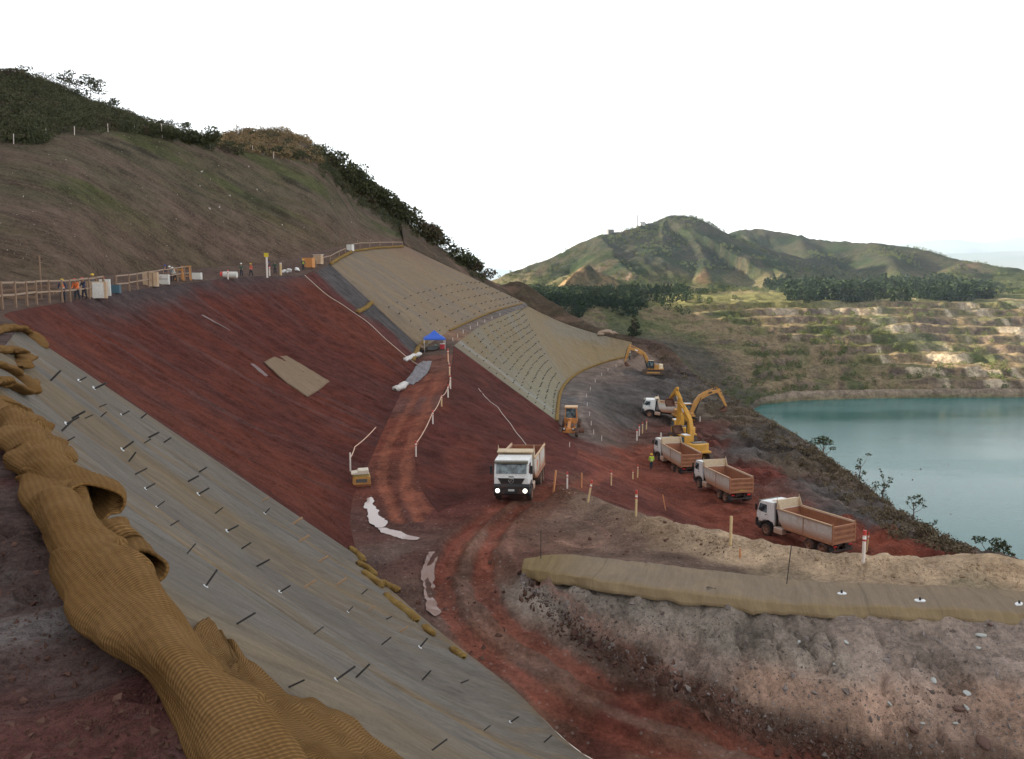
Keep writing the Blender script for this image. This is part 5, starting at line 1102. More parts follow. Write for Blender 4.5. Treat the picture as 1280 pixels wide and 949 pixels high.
def truck(loc, rz, label, front_lit=False, emblem=False, load=False, group='tipper trucks on the haul road', roll=0, pitch=0, logo=False):
    r = empty('dump_truck', loc, rz, label, 'dump truck', group); r.rotation_euler = (pitch, roll, rz)
    c = MB()
    for s in (-1, 1): c.box((s * .42, -.2, .86), (.12, 7.6, .28))
    for y in (-3.7, -2.3, -1.0, .8, 2.6): c.box((0, y, .86), (.9, .14, .2))
    for y in (2.95, -1.75, -3.1): c.tube([(-1.0, y, .52), (1.0, y, .52)], .11, 8)
    c.box((0, 1.6, .9), (.9, 1.2, .6)); c.build('chassis', m_chs, r, .01)
    for s in (-1, 1):
        wheel(r, s * 1.07, 2.95, .52, .34, s)
        for y in (-1.75, -3.1): wheel(r, s * .98, y, .52, .58, s)
        MB().prism([(y_ + 2.95, z_) for y_, z_ in ([(math.cos(a) * .66, .55 + math.sin(a) * .66) for a in np.linspace(-.1, PI + .1, 12)] + [(math.cos(a) * .60, .55 + math.sin(a) * .60) for a in np.linspace(PI + .1, -.1, 12)])], s * .88, s * 1.24).build('mudguard', m_blk, r)
    MB().prism([(1.15, .5), (2.1, .5), (2.1, 1.02), (1.15, 1.02)], -1.22, -.62).build('fuel_tank', m_cab, r, .06)
    MB().prism([(1.15, .5), (1.9, .5), (1.9, 1.0), (1.15, 1.0)], .62, 1.2).build('battery_box', m_blk, r, .04)
    # cab
    cab = MB().prism([(2.12, 1.02), (2.26, 1.28), (2.75, 1.38), (3.3, 1.3), (3.6, 1.02), (4.02, .98), (4.10, 1.75), (4.06, 2.03), (3.80, 2.78), (3.62, 2.93), (2.2, 3.02), (2.12, 2.9)], -1.17, 1.17).build('cab', m_cab, r, .045)
    MB().prism([(4.062, 2.06), (4.085, 2.06), (3.835, 2.72), (3.81, 2.72)], -1.03, 1.03).build('windscreen', m_glass, cab)
    MB().prism([(3.85, 2.70), (4.07, 2.74), (4.05, 2.86), (3.75, 2.9)], -1.12, 1.12).build('sun_visor', plain('visor', (.12, .11, .08), .5) if not bpy.data.materials.get('visor') else bpy.data.materials['visor'], cab, .015)
    for s in (-1, 1):
        MB().prism([(3.93, 2.08), (3.74, 2.68), (2.95, 2.68), (2.95, 1.98), (3.6, 1.98)], s * 1.165, s * 1.182).build('side_window', m_glass, cab)
        MB().box((s * 1.18, 3.05, 1.82), (.03, .18, .05)).build('door_handle', m_blk, cab)
        mi = MB().box((s * 1.36, 4.0, 2.32), (.17, .11, .56)); mi.bar((s * 1.15, 3.9, 2.6), (s * 1.36, 4.0, 2.55), .03); mi.bar((s * 1.15, 3.95, 2.1), (s * 1.36, 4.0, 2.1), .03); mi.build('mirror', m_blk, cab, .02)
        st = MB()
        for k in range(3): st.box((s * 1.12, 3.72, .55 + .28 * k), (.16, .42, .05))
        st.build('step', m_blk, cab)
    MB().prism([(-.92, 1.76), (.92, 1.76), (.70, 1.40), (-.70, 1.40)], 4.07, 4.12, 'y').build('grille', m_blk, cab)
    for k in range(3): pass
    gl = MB()
    for k in range(4): gl.box((0, 4.125, 1.46 + .085 * k), (1.45 + .1 * k, .02, .022))
    gl.build('grille_bar', m_chs, cab)
    em = MB(); ring = [(math.cos(a) * .17, 4.145, 1.60 + math.sin(a) * .17) for a in np.linspace(0, 2 * PI, 21)]; em.tube(ring, .016, 5)
    for k in range(3): a = PI / 2 + k * 2 * PI / 3; em.bar((0, 4.145, 1.60), (math.cos(a) * .17, 4.145, 1.60 + math.sin(a) * .17), .035, .02)
    em.build('emblem', m_silver, cab)
    for s in (-1, 1): MB().prism([(s * .98, 1.78), (s * 1.15, 1.78), (s * 1.15, 1.38), (s * .76, 1.38)], 4.06, 4.115, 'y').build('corner_panel', m_cab, cab)
    MB().box((0, 4.12, 1.86), (.34, .02, .055)).build('lettering', m_chs, cab)
    bp = MB().prism([(3.55, .62), (4.12, .62), (4.20, .74), (4.20, 1.22), (4.12, 1.38), (3.9, 1.38), (3.9, 1.0), (3.55, .95)], -1.22, 1.22).build('bumper', m_blk, r, .03)
    for s in (-1, 1):
        MB().lathe([(0, .01), (.035, .10), (.03, .145), (-.05, .15)], 'y', 14, (s * .93, 4.205, .93)).build('headlight', m_lamp_on if front_lit else m_lamp_off, bp, smooth=True)
    MB().box((0, 4.21, .97), (.42, .02, .14)).build('number_plate', m_plate, bp)
    MB().box((0, 4.205, 1.16), (1.7, .02, .06)).build('bumper_slot', m_chs, bp)
    # air intake and exhaust between cab and bed
    MB().tube([(-.95, 1.98, 1.1), (-.95, 1.98, 2.9)], .11, 10).build('air_intake', m_blk, r, smooth=True); MB().box((.8, 1.95, 1.9), (.5, .16, 1.7)).build('rear_panel', m_cab, r, .03)
    # tipping body: open box with sloped front, ribs, lipped rail
    b = MB(); W = 1.25; z0, z1 = 1.14, 2.62; yf, yr = 1.72, -4.05
    side = [(yr, z0), (yf - .75, z0), (yf - .28, z0 + .45), (yf, z1), (yr - .06, z1)]
    for s in (-1, 1): b.prism(side, s * (W - .05), s * W)
    b.box((0, (yr + yf - .75) / 2, z0 + .03), (2 * W - .1, yf - .75 - yr, .08)); b.prism([(yf - .75, z0), (yf - .28, z0 + .45), (yf, z1), (yf - .07, z1), (yf - .35, z0 + .47), (yf - .8, z0 + .08)], -W + .05, W - .05)
    body = b.build('dump_body', m_bed, r, .012)
    ii_ = MB()
    for s in (-1, 1): ii_.prism([(yr + .04, z0 + .1), (yf - .8, z0 + .1), (yf - .36, z0 + .5), (yf - .10, z1 - .02), (yr + .04, z1 - .02)], s * (W - .075), s * (W - .056))
    ii_.box((0, (yr + yf - .8) / 2, z0 + .09), (2 * W - .16, yf - .84 - yr, .03)); ii_.prism([(yf - .80, z0 + .1), (yf - .36, z0 + .5), (yf - .11, z1 - .04), (yf - .13, z1 - .04), (yf - .38, z0 + .5), (yf - .83, z0 + .1)], -W + .08, W - .08)
    ii_.build('inner_lining', m_rust, body)
    rb = MB()
    for s in (-1, 1):
        rb.box((s * (W + .015), -1.15, (z0 + z1) / 2), (.05, .06, z1 - z0)); rb.box((s * (W + .02), (yr + yf) / 2 - .45, z0 + .06), (.09, yf - yr - 1.0, .16))
    rb.build('side_rib', m_tail, body)
    ra = MB()
    for s in (-1, 1): ra.box((s * (W + .02), (yr + yf) / 2, z1 + .05), (.13, yf - yr + .05, .12))
    ra.build('top_rail', m_rail, body, .02)
    hb = MB().box((0, yf + .0, z1 + .36), (2 * W + .02, .06, .74)); hb.prism([(yf, z1 + .72), (yf + .55, z1 + .60), (yf + .55, z1 + .54), (yf, z1 + .64)], -W, W)
    for s in (-1, 1): hb.prism([(yf + .03, z1 + .02), (yf + .03, z1 + .8), (yf - .06, z1 + .8), (yf - .42, z1 + .02)], s * (W - .03), s * (W + .03)); hb.bar((s * W, yf, z1 + .7), (s * W, yf, z1 + .98), .035)
    hb.build('headboard', m_head, body, .01)
    tl_ = MB().box((0, yr - .035, (z0 + z1) / 2 - .02), (2 * W - .02, .06, z1 - z0 - .02))
    tg_ = tl_.build('tailgate', m_rust, body, .01)
    rr_ = MB()
    for k in range(4): rr_.box((0, yr - .11, z0 + .10 + k * (z1 - z0 - .2) / 3), (2 * W - .1, .11, .15))
    for s in (-1, 1): rr_.box((s * (W - .02), yr - .075, (z0 + z1) / 2), (.11, .10, z1 - z0 + .12)); rr_.tube([(s * W, yr - .05, z1), (s * W, yr - .05, z1 + .18)], .05, 8)
    rr_.build('tailgate_rib', m_tail, tg_)
    if emblem:
        e_ = MB(); e_.prism([(math.cos(a) * .20 - .02, 1.38 + math.sin(a) * .08) for a in np.linspace(0, 2 * PI, 13)[:-1]], yr - .14, yr - .12, 'y'); e_.box((0, yr - .13, 1.38), (1.1, .015, .035)); e_.build('emblem', plain('faded_emblem', (.42, .30, .07), .6), tg_)
    if logo:
        l_ = MB(); g_ = np.random.default_rng(3)
        l_.prism([(.1 + math.cos(a) * .36 * (1 + .18 * math.sin(3 * a)), 2.0 + math.sin(a) * .30 * (1 + .2 * math.cos(2 * a + 1))) for a in np.linspace(0, 2 * PI, 22)[:-1]], -W - .012, -W - .004); l_.build('logo', m_amber, body)
    rbm = MB().box((0, -4.05, .55), (2.3, .1, .14)); rbm.bar((-.5, -3.9, .85), (-.5, -4.05, .55), .08); rbm.bar((.5, -3.9, .85), (.5, -4.05, .55), .08); rear = rbm.build('rear_bumper', m_chs, r, .01)
    for s in (-1, 1): MB().box((s * .85, -4.06, .92), (.32, .06, .12)).build('tail_light', m_redon if emblem and s > 0 else m_red, rear)
    for s in (-1, 1): MB().box((s * .98, -3.85, .62), (.56, .03, .62)).build('mud_flap', m_blk, r)
    return r
def ground_frame(u, v, head, L=4.5):
    """point on the ground and the pitch of the ground along the heading"""
    h, n = pick(u, v); d = Vector((-math.sin(head), math.cos(head)))
    za, zb = zat(h.x + d.x * L / 2, h.y + d.y * L / 2)[0], zat(h.x - d.x * L / 2, h.y - d.y * L / 2)[0]
    return Vector((h.x, h.y, (za + zb) / 2)), math.atan2(za - zb, L)
R = math.radians
def put_truck(u, v, deg, **kw):
    p, pt = ground_frame(u, v, R(deg)); print('truck', kw['label'][:30], tuple(round(a, 1) for a in p), round(math.degrees(pt), 1)); pt = max(-R(4), min(R(5), pt * .6))
    return truck(p, R(deg), pitch=pt, **kw)
put_truck(651, 612, 171, label='white tipper truck with lit headlights driving towards the camera', front_lit=True, logo=True, roll=R(1.5))
put_truck(1003, 683, 28, label='white tipper truck with empty rusty bed, nearest the lake and half behind the berm')
put_truck(902, 617, 13, label='white tipper truck with a yellow emblem on its orange tailgate, middle of three', emblem=True)
put_truck(845, 583, 13, label='white tipper truck with empty bed in front of the yellow excavators')
put_truck(833, 525, 82, label='white tipper truck standing side on behind the yellow excavators')

m_yel = plain('yellow_paint', (.56, .29, .035), .5, dirt=(.28, .15, .06), dirt_amt=.4, scale=1.6); m_yel2 = plain('dusty_yellow_paint', (.50, .25, .06), .6, dirt=(.24, .12, .06), dirt_amt=.5, scale=1.6)
m_trk = plain('track_steel', (.07, .055, .045), .8, dirt=(.16, .09, .06), dirt_amt=.6, scale=3); m_bkt = plain('bucket_steel', (.13, .065, .045), .8, dirt=(.2, .10, .06), dirt_amt=.5, scale=2); m_cw = plain('pale_counterweight', (.62, .50, .33), .6)
m_wmark = plain('white_mark', (.75, .74, .72), .5); m_ang = plain('machine_grey', (.10, .095, .09), .6)
def excavator(loc, track_yaw, house_yaw, boom, stick, bucket, label, mat, pale=False, tilt=(0, 0), group='yellow excavators at work'):
    """boom, stick: angles above the horizon in degrees in the arm's plane; house forward = +Y"""
    r = empty('excavator', loc, 0, label, 'excavator', group); r.rotation_euler = (tilt[0], tilt[1], house_yaw)
    ty = track_yaw - house_yaw; c_, s_ = math.cos(ty), math.sin(ty); rot = lambda x, y, z: (x * c_ - y * s_, x * s_ + y * c_, z)
    for s in (-1, 1):
        n = 12; prof = [(1.75 + .45 * math.cos(a), .46 + .45 * math.sin(a)) for a in np.linspace(-PI / 2, PI / 2, n)] + [(-1.75 + .45 * math.cos(a), .46 + .45 * math.sin(a)) for a in np.linspace(PI / 2, 3 * PI / 2, n)]
        mb = MB().prism(prof, s * 1.05 - .3, s * 1.05 + .3); mb.v = [rot(*p) for p in mb.v]; t_ = mb.build('track', m_trk, r, .02)
        mb = MB()
        for k in range(9): mb.box((s * 1.05, -1.9 + k * .47, .93), (.62, .2, .06)); mb.box((s * 1.05, -1.9 + k * .47, 0.0), (.62, .2, .05))
        mb.v = [rot(*p) for p in mb.v]; mb.build('track_shoe', m_trk, t_)
        mb = MB().box((s * 1.05, 0, .5), (.64, 2.7, .28)); mb.v = [rot(*p) for p in mb.v]; mb.build('track_frame', mat, t_)
    mb = MB().box((0, 0, .75), (1.6, 1.6, .4)); mb.tube([(0, 0, .9), (0, 0, 1.12)], .62, 18); mb.v = [rot(*p) for p in mb.v]; mb.build('undercarriage', m_chs, r)
    h = MB().box((0, -.55, 1.24), (2.6, 3.3, .24)); h.prism([(-1.35, 1.3), (-1.35, 2.18), (.05, 2.18), (.15, 1.3)], .45, 1.3); h.prism([(-1.35, 1.3), (-1.35, 2.18), (-.35, 2.18), (-.3, 1.3)], -1.3, .45); h.prism([(.1, 1.3), (.1, 1.75), (.9, 1.7), (.95, 1.3)], .55, 1.28)
    hs = h.build('house', mat, r, .05)
    MB().box((.3, -.85, 2.22), (1.9, .9, .07)).build('engine_cover', m_ang, hs, .02); MB().tube([(.8, -.95, 2.2), (.8, -.95, 2.62)], .06, 8).build('exhaust', m_ang, hs)
    k = [(1.32 * math.sin(a), -1.35 - .72 * math.cos(a) * (1 if abs(a) < 1.4 else 1)) for a in np.linspace(-PI / 2, PI / 2, 13)]
    MB().prism(k + [(1.32, -1.3), (-1.32, -1.3)], 1.16, 2.18, 'z').build('counterweight', m_cw if pale else mat, hs, .06)
    cb = MB().prism([(-.25, 1.3), (-.25, 2.92), (.1, 3.0), (1.0, 2.95), (1.28, 2.2), (1.22, 1.3)], -1.3, -.38).build('cab', m_blk if pale else mat, r, .04)
    MB().prism([(1.24, 1.9), (1.30, 2.2), (1.045, 2.86), (1.02, 2.86)], -1.24, -.44).build('windscreen', m_glass, cb)
    for x in (-1.312, -.368): MB().prism([(-.1, 1.95), (1.12, 1.95), (1.17, 2.2), (.95, 2.82), (-.1, 2.82)], x - .008, x + .008).build('side_window', m_glass, cb)
    MB().box((-.84, .4, 3.02), (.8, 1.1, .06)).build('cab_roof', m_wmark if not pale else m_cw, cb, .02)
    # arm
    p0 = Vector((.12, .75, 1.65)); ba = R(boom); L1, L2 = 5.7, 2.9
    def dirv(a): return Vector((0, math.cos(a), math.sin(a)))
    mid = p0 + dirv(ba + R(22)) * L1 * .52; p1 = p0 + dirv(ba) * L1; sa = R(stick); p2 = p1 + dirv(sa) * L2; back = p1 - dirv(sa) * .75 + dirv(sa + PI / 2) * .1
    def beam(name, pts, hts, w, m, parent):
        mb = MB(); vs = []
        P_ = [Vector(p) for p in pts]
        for i, p in enumerate(P_):
            d = (P_[min(i + 1, len(P_) - 1)] - P_[max(i - 1, 0)]).normalized(); up = Vector((0, -d.z, d.y)); hh = hts[i] / 2
            vs += [p + Vector((sx * w / 2, 0, 0)) + up * sz * hh for sx, sz in ((-1, -1), (1, -1), (1, 1), (-1, 1))]
        fs = [(0, 1, 2, 3), tuple(range(len(vs) - 4, len(vs)))[::-1]]
        for i in range(len(P_) - 1):
            for k_ in range(4): fs.append((i * 4 + k_, i * 4 + (k_ + 1) % 4, i * 4 + 4 + (k_ + 1) % 4, i * 4 + 4 + k_))
        return mb.add(vs, fs).build(name, m, parent, .03)
    q1 = (p0 * .45 + mid * .55) + Vector((0, -.12, .22)); q2 = (p1 * .5 + mid * .5) + Vector((0, .0, .2))
    bo = beam('boom', [p0, q1, mid, q2, p1], [.5, .72, .85, .66, .4], .52, mat, r)
    for s in (-1, 1): MB().box(tuple(q2 + Vector((s * .268, 0, 0))), (.012, .62, .26), Euler((ba - R(18), 0, 0)).to_matrix()).build('boom_mark', m_wmark if s < 0 else m_blk, bo)
    cy = MB()
    for s in (-1, 1): cy.tube([tuple(p0 + Vector((s * .36, .45, -.25))), tuple((p0 + Vector((s * .36, .45, -.25))) * .45 + (mid + Vector((s * .36, 0, -.05))) * .55)], .11, 8); cy.tube([tuple(p0 + Vector((s * .36, .45, -.25))), tuple(mid + Vector((s * .36, 0, -.05)))], .06, 8)
    cy.build('boom_cylinder', m_blk, bo)
    cy = MB(); up1 = mid + Vector((0, .3, .75)) * .75; cy.tube([tuple(up1), tuple(up1 * .45 + back * .55)], .13, 8); cy.tube([tuple(up1), tuple(back)], .07, 8); cy.build('stick_cylinder', mat, bo)
    st_ = beam('stick', [back, p1, p1 * .45 + p2 * .55, p2], [.3, .68, .5, .3], .38, mat, r)
    ka = R(bucket); kd = dirv(ka); ku = Vector((0, -kd.z, kd.y))
    cy = MB(); cy.tube([tuple(p1 + ku * 0 + dirv(sa + PI / 2) * .42), tuple(p2 - dirv(sa) * .5 + dirv(sa + PI / 2) * .3)], .09, 8); cy.build('bucket_cylinder', m_ang, st_)
    bk = MB(); prof = [(0, 0), (.35, .28), (.9, .30), (1.22, 0), (1.28, -.45), (1.12, -.5), (1.02, -.1), (.75, .06), (.3, .0), (.05, -.5), (-.05, -.45)]
    prof = [tuple((p2 + kd * a + ku * b)[1:]) for a, b in prof]
    bk.prism([tuple((p2 + kd * a + ku * b)[1:]) for a, b in [(0, 0), (.35, .28), (.9, .30), (1.22, 0), (1.28, -.5), (1.1, -.55), (.98, -.12), (.72, .1), (.32, .1), (.1, -.12)]], -.62, .62)
    for s in (-1, 1): bk.prism([tuple((p2 + kd * a + ku * b)[1:]) for a, b in [(.05, -.05), (.35, .26), (.9, .28), (1.2, 0), (1.2, -.5), (.5, -.3)]], s * .58, s * .62)
    for k_ in range(5): bk.bar(p2 + kd * 1.2 + ku * -.48 + Vector((-.5 + .25 * k_, 0, 0)), p2 + kd * 1.22 + ku * -.78 + Vector((-.5 + .25 * k_, 0, 0)), .09)
    bk.build('bucket', m_bkt, st_)
    return r
def at_depth(u, v, y): return Vector(P(u, v, y))
h, n = pick(816, 468); excavator(h, R(84), R(80), 42, -72, -110, 'far yellow excavator with pale counterweight digging under the lone pine', m_yel2, pale=True)
h, n = pick(858, 528); h.z = zat(h.x, h.y)[0]; print('exc', h); excavator(h, R(20), R(-84), 38, -62, -120, 'dusty yellow excavator reaching right over the bank with its bucket', m_yel2)
h, n = pick(853, 551); print('exc', h); excavator(h, R(10), R(8), 62, -30, -100, 'bright yellow excavator with raised upright arm behind the loaded line of trucks', m_yel)
h, n = pick(866, 574); print('exc', h); excavator(h, R(30), R(16), 56, -80, -110, 'yellow excavator half hidden beside the front of the third truck', m_yel)

# grader, seen from the front
m_org = plain('orange_paint', (.52, .21, .05), .55, dirt=(.3, .12, .06), dirt_amt=.5, scale=2); m_orgp = plain('pale_orange_roof', (.62, .40, .22), .6)
def grader(loc, rz, label):
    r = empty('road_grader', loc, rz, label, 'grader')
    for s in (-1, 1):
        wheel(r, s * .98, 3.0, .58, .36, s)
        for y in (-1.9, -3.4): wheel(r, s * .98, y, .62, .40, s)
    MB().box((0, 3.0, .62), (1.6, .22, .22)).build('front_axle', m_org, r, .02)
    f = MB(); pts = [(0, 3.2, .95), (0, 2.6, 1.15), (0, 1.6, 1.55), (0, .3, 1.75), (0, -.7, 1.5)]
    for a, b in zip(pts[:-1], pts[1:]): f.bar(a, b, .34, .42)
    f.box((0, 3.25, .85), (.7, .5, .5)); f.build('frame', m_org, r, .03)
    bl = MB(); arc = [(.5 + .22 * math.cos(a), .42 + .34 * math.sin(a)) for a in np.linspace(-1.2, 1.2, 8)]; bl.prism(arc + [(y - .05, z) for y, z in arc[::-1]], -1.75, 1.75); bl.build('blade', m_bkt, r); MB().lathe([(-.05, .55), (-.05, .75), (.05, .75), (.05, .55)], 'z', 20, (0, .9, .85)).build('turntable', m_org, r)
    c = MB(); 
    for s in (-1, 1):
        c.bar((s * .78, -.55, 1.2), (s * .66, -.6, 3.1), .10); c.bar((s * .78, -1.7, 1.2), (s * .66, -1.65, 3.1), .10)
    c.box((0, -1.1, 1.35), (1.55, 1.2, .5)); c.box((0, -.56, 1.72), (1.5, .08, .1)); cb = c.build('cab', m_org, r, .02)
    MB().box((0, -1.1, 3.16), (1.62, 1.5, .2)).build('cab_roof', m_orgp, cb, .05); MB().prism([(-.6, 1.75), (-.57, 3.05), (-.6, 3.05), (-.63, 1.75)], -.68, .68).build('windscreen', m_glass, cb)
    for s in (-1, 1): MB().prism([(-.65, 1.65), (-.65, 3.05), (-1.62, 3.05), (-1.62, 1.65)], s * .72, s * .735).build('side_window', m_glass, cb)
    MB().prism([(-1.75, 1.0), (-1.75, 2.0), (-4.2, 1.85), (-4.2, .9)], -.6, .6).build('engine_hood', m_org, r, .05)
    cy = MB()
    for s in (-1, 1): cy.tube([(s * .42, 1.2, 2.1), (s * .6, 1.0, .9)], .07, 8); cy.bar((0, 1.4, 1.9), (s * .45, 1.2, 2.05), .14)
    cy.build('lift_cylinder', m_org, r)
    for s in (-1, 1): MB().tube([(s * .55, 3.35, 1.0), (s * .55, 3.35, 1.15)], .09, 8).build('headlight', m_lamp_off, r)
    return r
p, pt = ground_frame(713, 541, R(178)); grader(p, R(172), 'orange road grader on the grey lower track, facing the camera')

# small yellow machine at the foot of the red slope
h, n = pick(452, 607); r = empty('generator', h, R(12), 'small yellow machine with a pale lid at the foot of the big red slope', 'generator')
MB().box((0, 0, .42), (1.25, .85, .6)).build('body', m_yel2, r, .04); MB().box((0, 0, .10), (1.35, .95, .18)).build('skid', plain('rusty_skid', (.20, .07, .03), .8), r, .02); MB().box((0, .02, .80), (1.15, .75, .18)).build('panel', plain('mustard_paint', (.42, .33, .12), .6), r, .03)
lid = MB().prism([(-.72, .90), (-.72, 1.02), (-.28, 1.08), (-.22, 1.2), (.5, 1.22), (.52, .92)], -.5, .45, 'y').build('lid', plain('pale_lid', (.60, .52, .42), .7), r, .03); MB().box((0, -.44, .45), (.8, .02, .25)).build('vent', m_ang, r)
# ------------------------------------------------------------------ posts, fence, canopy, site gear, people
m_post = plain('post_wood', (.58, .42, .22), .8, dirt=(.35, .2, .11), dirt_amt=.4, scale=3); m_postw = plain('white_post', (.66, .58, .52), .7, dirt=(.4, .25, .17), dirt_amt=.3, scale=3); m_posto = plain('orange_post', (.55, .24, .10), .7, dirt=(.35, .15, .08), dirt_amt=.3, scale=3); m_band = plain('red_band', (.48, .05, .04), .5); m_bandw = plain('white_band', (.8, .78, .75), .5)
def post(u, v0, v1, mat, label, w=.10, bands=True, lean=0.0, group='marker posts along the tracks'):
    h, n = pick(u, v1); L = (v1 - v0) / FPX * h.length; k = max(1.0, h.length / 75)
    r = empty('marker_post', h, 0, label, 'marker post', group); r.rotation_euler = (0, lean, 0)
    MB().tube([(0, 0, -.25), (0, 0, L * .98), (0, 0, L)], [w / 2 * k, w / 2 * k, w * .38 * k], 10).build('post', mat, r, smooth=True)
    if bands:
        MB().tube([(0, 0, L * .86), (0, 0, L + .01)], w * .535 * k, 10).build('red_cap', m_band, r); MB().tube([(0, 0, L * .74), (0, 0, L * .80)], w * .53 * k, 10).build('white_stripe', m_bandw, r)
        MB().tube([(0, 0, L * .68), (0, 0, L * .735)], w * .535 * k, 10).build('red_stripe', m_band, r)
    return r
for u, a, b, m, lab, kw in [
    (1079, 666, 704, m_postw, 'white post with red cap on the berm, right of the nearest truck', {'w': .17}), (1083, 667, 690, m_post, 'short tan post just behind the white berm post', {'w': .11, 'lean': .08}),
    (913, 646, 682, m_post, 'yellow wooden post on the berm in front of the middle truck', {'w': .15, 'bands': False}), (795, 613, 645, m_post, 'tan post on the berm below the man in the lime vest', {'w': .14}),
    (735, 600, 628, m_post, 'leaning tan post with a striped top where the berm begins', {'w': .13, 'lean': .16}), (925, 686, 697, m_posto, 'tiny orange peg in front of the berm below the middle truck', {'w': .10, 'bands': False}),
    (692, 588, 615, m_posto, 'orange post beside the rear of the oncoming white truck', {'w': .15, 'bands': False, 'lean': .1}), (709, 590, 611, m_postw, 'white post with a red stripe, second to the right of the oncoming truck', {'w': .12}), (727, 591, 610, m_posto, 'thin orange post third to the right of the oncoming truck', {'w': .12, 'bands': False}),
    (764, 588, 607, m_post, 'short tan post alone on the red ramp', {'w': .12}), (791, 588, 599, m_post, 'stubby tan post left of the taller one by the lime vest', {'w': .11}), (797, 581, 597, m_post, 'tan post behind the berm below the loaded trucks', {'w': .11}),
    (832, 618, 638, m_posto, 'leaning red brown stick behind the berm on the red bank', {'w': .08, 'bands': False, 'lean': -.2}),
    (796, 537, 551, m_postw, 'white post with dark rings, front one of four by the side on truck', {'w': .12}), (799, 531, 545, m_postw, 'second white post of the row leading to the side on truck', {'w': .11}), (803, 528, 542, m_post, 'third post of the row leading to the side on truck', {'w': .11}), (808, 525, 537, m_post, 'last post of the row, nearest the cab of the side on truck', {'w': .11}),
    (826, 541, 553, m_postw, 'white post standing by the cab of the third truck', {'w': .12, 'bands': False}), (875, 521, 527, m_postw, 'small white peg on the grey ground right of the side on truck', {'w': .1, 'bands': False}), (863, 536, 545, m_postw, 'white post just right of the bright yellow excavator', {'w': .1, 'bands': False}), (865, 549, 560, m_postw, 'white striped post above the half hidden excavator', {'w': .1}),
    (438, 566, 589, m_postw, 'pale post behind the small yellow machine', {'w': .13, 'bands': False}), (520, 551, 571, m_postw, 'pale post with a red band, lowest along the middle track', {'w': .13}), (541, 513, 530, m_postw, 'pale post second from the bottom along the middle track', {'w': .13}), (552, 494, 508, m_post, 'tan post third from the bottom along the middle track', {'w': .13}), (560, 481, 497, m_postw, 'pale post fourth from the bottom along the middle track', {'w': .13}), (563, 469, 486, m_postw, 'pale post in the upper middle of the middle track edge', {'w': .13}), (562, 456, 470, m_post, 'tan post second from the top of the middle track', {'w': .13}), (560, 436, 452, m_posto, 'orange post nearest the blue canopy', {'w': .13}),
    (334, 320, 347, m_postw, 'tall white pole under the small yellow board', {'w': .16, 'bands': False}), (337, 333, 345, m_postw, 'short white post right beside the yellow board', {'w': .13}), (285, 338, 349, m_postw, 'short white post with a red cap beside the white tank', {'w': .12}),
    (712, 541 + 12, 559, m_postw, 'white peg at the foot of the grey track by the grader', {'w': .07, 'bands': False})]: post(u, a, b, m, lab, **kw)
for i, (u, v) in enumerate([(733, 497), (734, 508), (737, 520), (739, 532), (742, 543), (738, 488), (744, 478), (752, 470), (760, 464), (770, 459), (752, 551), (566, 427), (572, 422), (579, 417), (588, 412), (597, 407), (606, 403), (615, 399), (625, 395)]):
    h, n = pick(u, v); o = MB().tube([(0, 0, -.2), (0, 0, .62)], .05, 6).build('peg', m_postw, loc=h); props(o, 'short white peg in the line edging the grey lower track' if i < 11 else 'short white peg in the line edging the middle bench beyond the canopy', 'peg', 'pegs edging the grey lower track' if i < 11 else 'pegs edging the middle bench')
# barrier tape between the posts
m_tape = plain('barrier_tape', (.62, .42, .30), .6)
def tape(px, lab, sag, lift):
    P_ = [Vector(pick(u, v)[0]) + Vector((0, 0, lift)) for u, v in px]; pts = []
    for a, b in zip(P_[:-1], P_[1:]):
        for k in range(8): t = k / 8; q = a.lerp(b, t); q.z -= sag * 4 * t * (1 - t); pts.append(tuple(q))
    pts.append(tuple(P_[-1])); o = MB().tube(pts, .04, 5).build('barrier_tape', m_tape); props(o, lab, 'barrier tape')
tape([(520, 571), (541, 530), (552, 508), (560, 497), (563, 486), (562, 470), (560, 452)], 'barrier tape strung between the posts along the middle track', .25, 1.1)
tape([(438, 589), (444, 574), (470, 548)], 'thin tape running up the slope from the post by the yellow machine', .1, 1.0)

# timber fence along the upper bench, in two lengths
m_fence = plain('fence_timber', (.25, .165, .11), .85, dirt=(.2, .12, .08), dirt_amt=.4, scale=3)
def fence(px, hgt, label, rails=(.95, .5)):
    P_ = [Vector(pick(u, v)[0]) for u, v in px]; r = empty('timber_fence', P_[0], 0, label, 'fence')
    L = [p - P_[0] for p in P_]
    for i, p in enumerate(L): MB().box((p.x, p.y, p.z + hgt / 2 - .1), (.13, .13, hgt + .2)).build('post', m_fence, r)
    for k in rails:
        mb = MB()
        for a, b in zip(L[:-1], L[1:]): mb.bar(a + Vector((0, -.09, hgt * k)), b + Vector((0, -.09, hgt * k + rnd.uniform(-.04, .04))), .06, .12)
        mb.build('rail', plain('fence_rail', (.33, .24, .17), .85) if not bpy.data.materials.get('fence_rail') else bpy.data.materials['fence_rail'], r)
    return r
fence([(-14, 391), (3, 387), (20, 385), (34, 383), (46, 381), (62, 379), (78, 378), (88, 377), (99, 375), (112, 373), (121, 371), (130, 369)], 1.75, 'long timber fence at the left end of the upper bench, beside the men in orange')
fence([(146, 366), (162, 364), (172, 362), (186, 359), (197, 357), (205, 354.5), (211, 354), (222, 352), (231, 350.5), (239, 349.5)], 1.65, 'second timber fence on the upper bench, right of the plywood stack')
fence([(395, 333), (404, 329), (413, 327), (424, 321), (432, 317)], 1.0, 'low rail fence climbing past the orange board box', rails=(.9,))
fence([(440, 312), (450, 310), (462, 310), (475, 309), (491, 308.5), (503, 308)], 1.1, 'low rail fence along the top of the brown blanket', rails=(.85,))
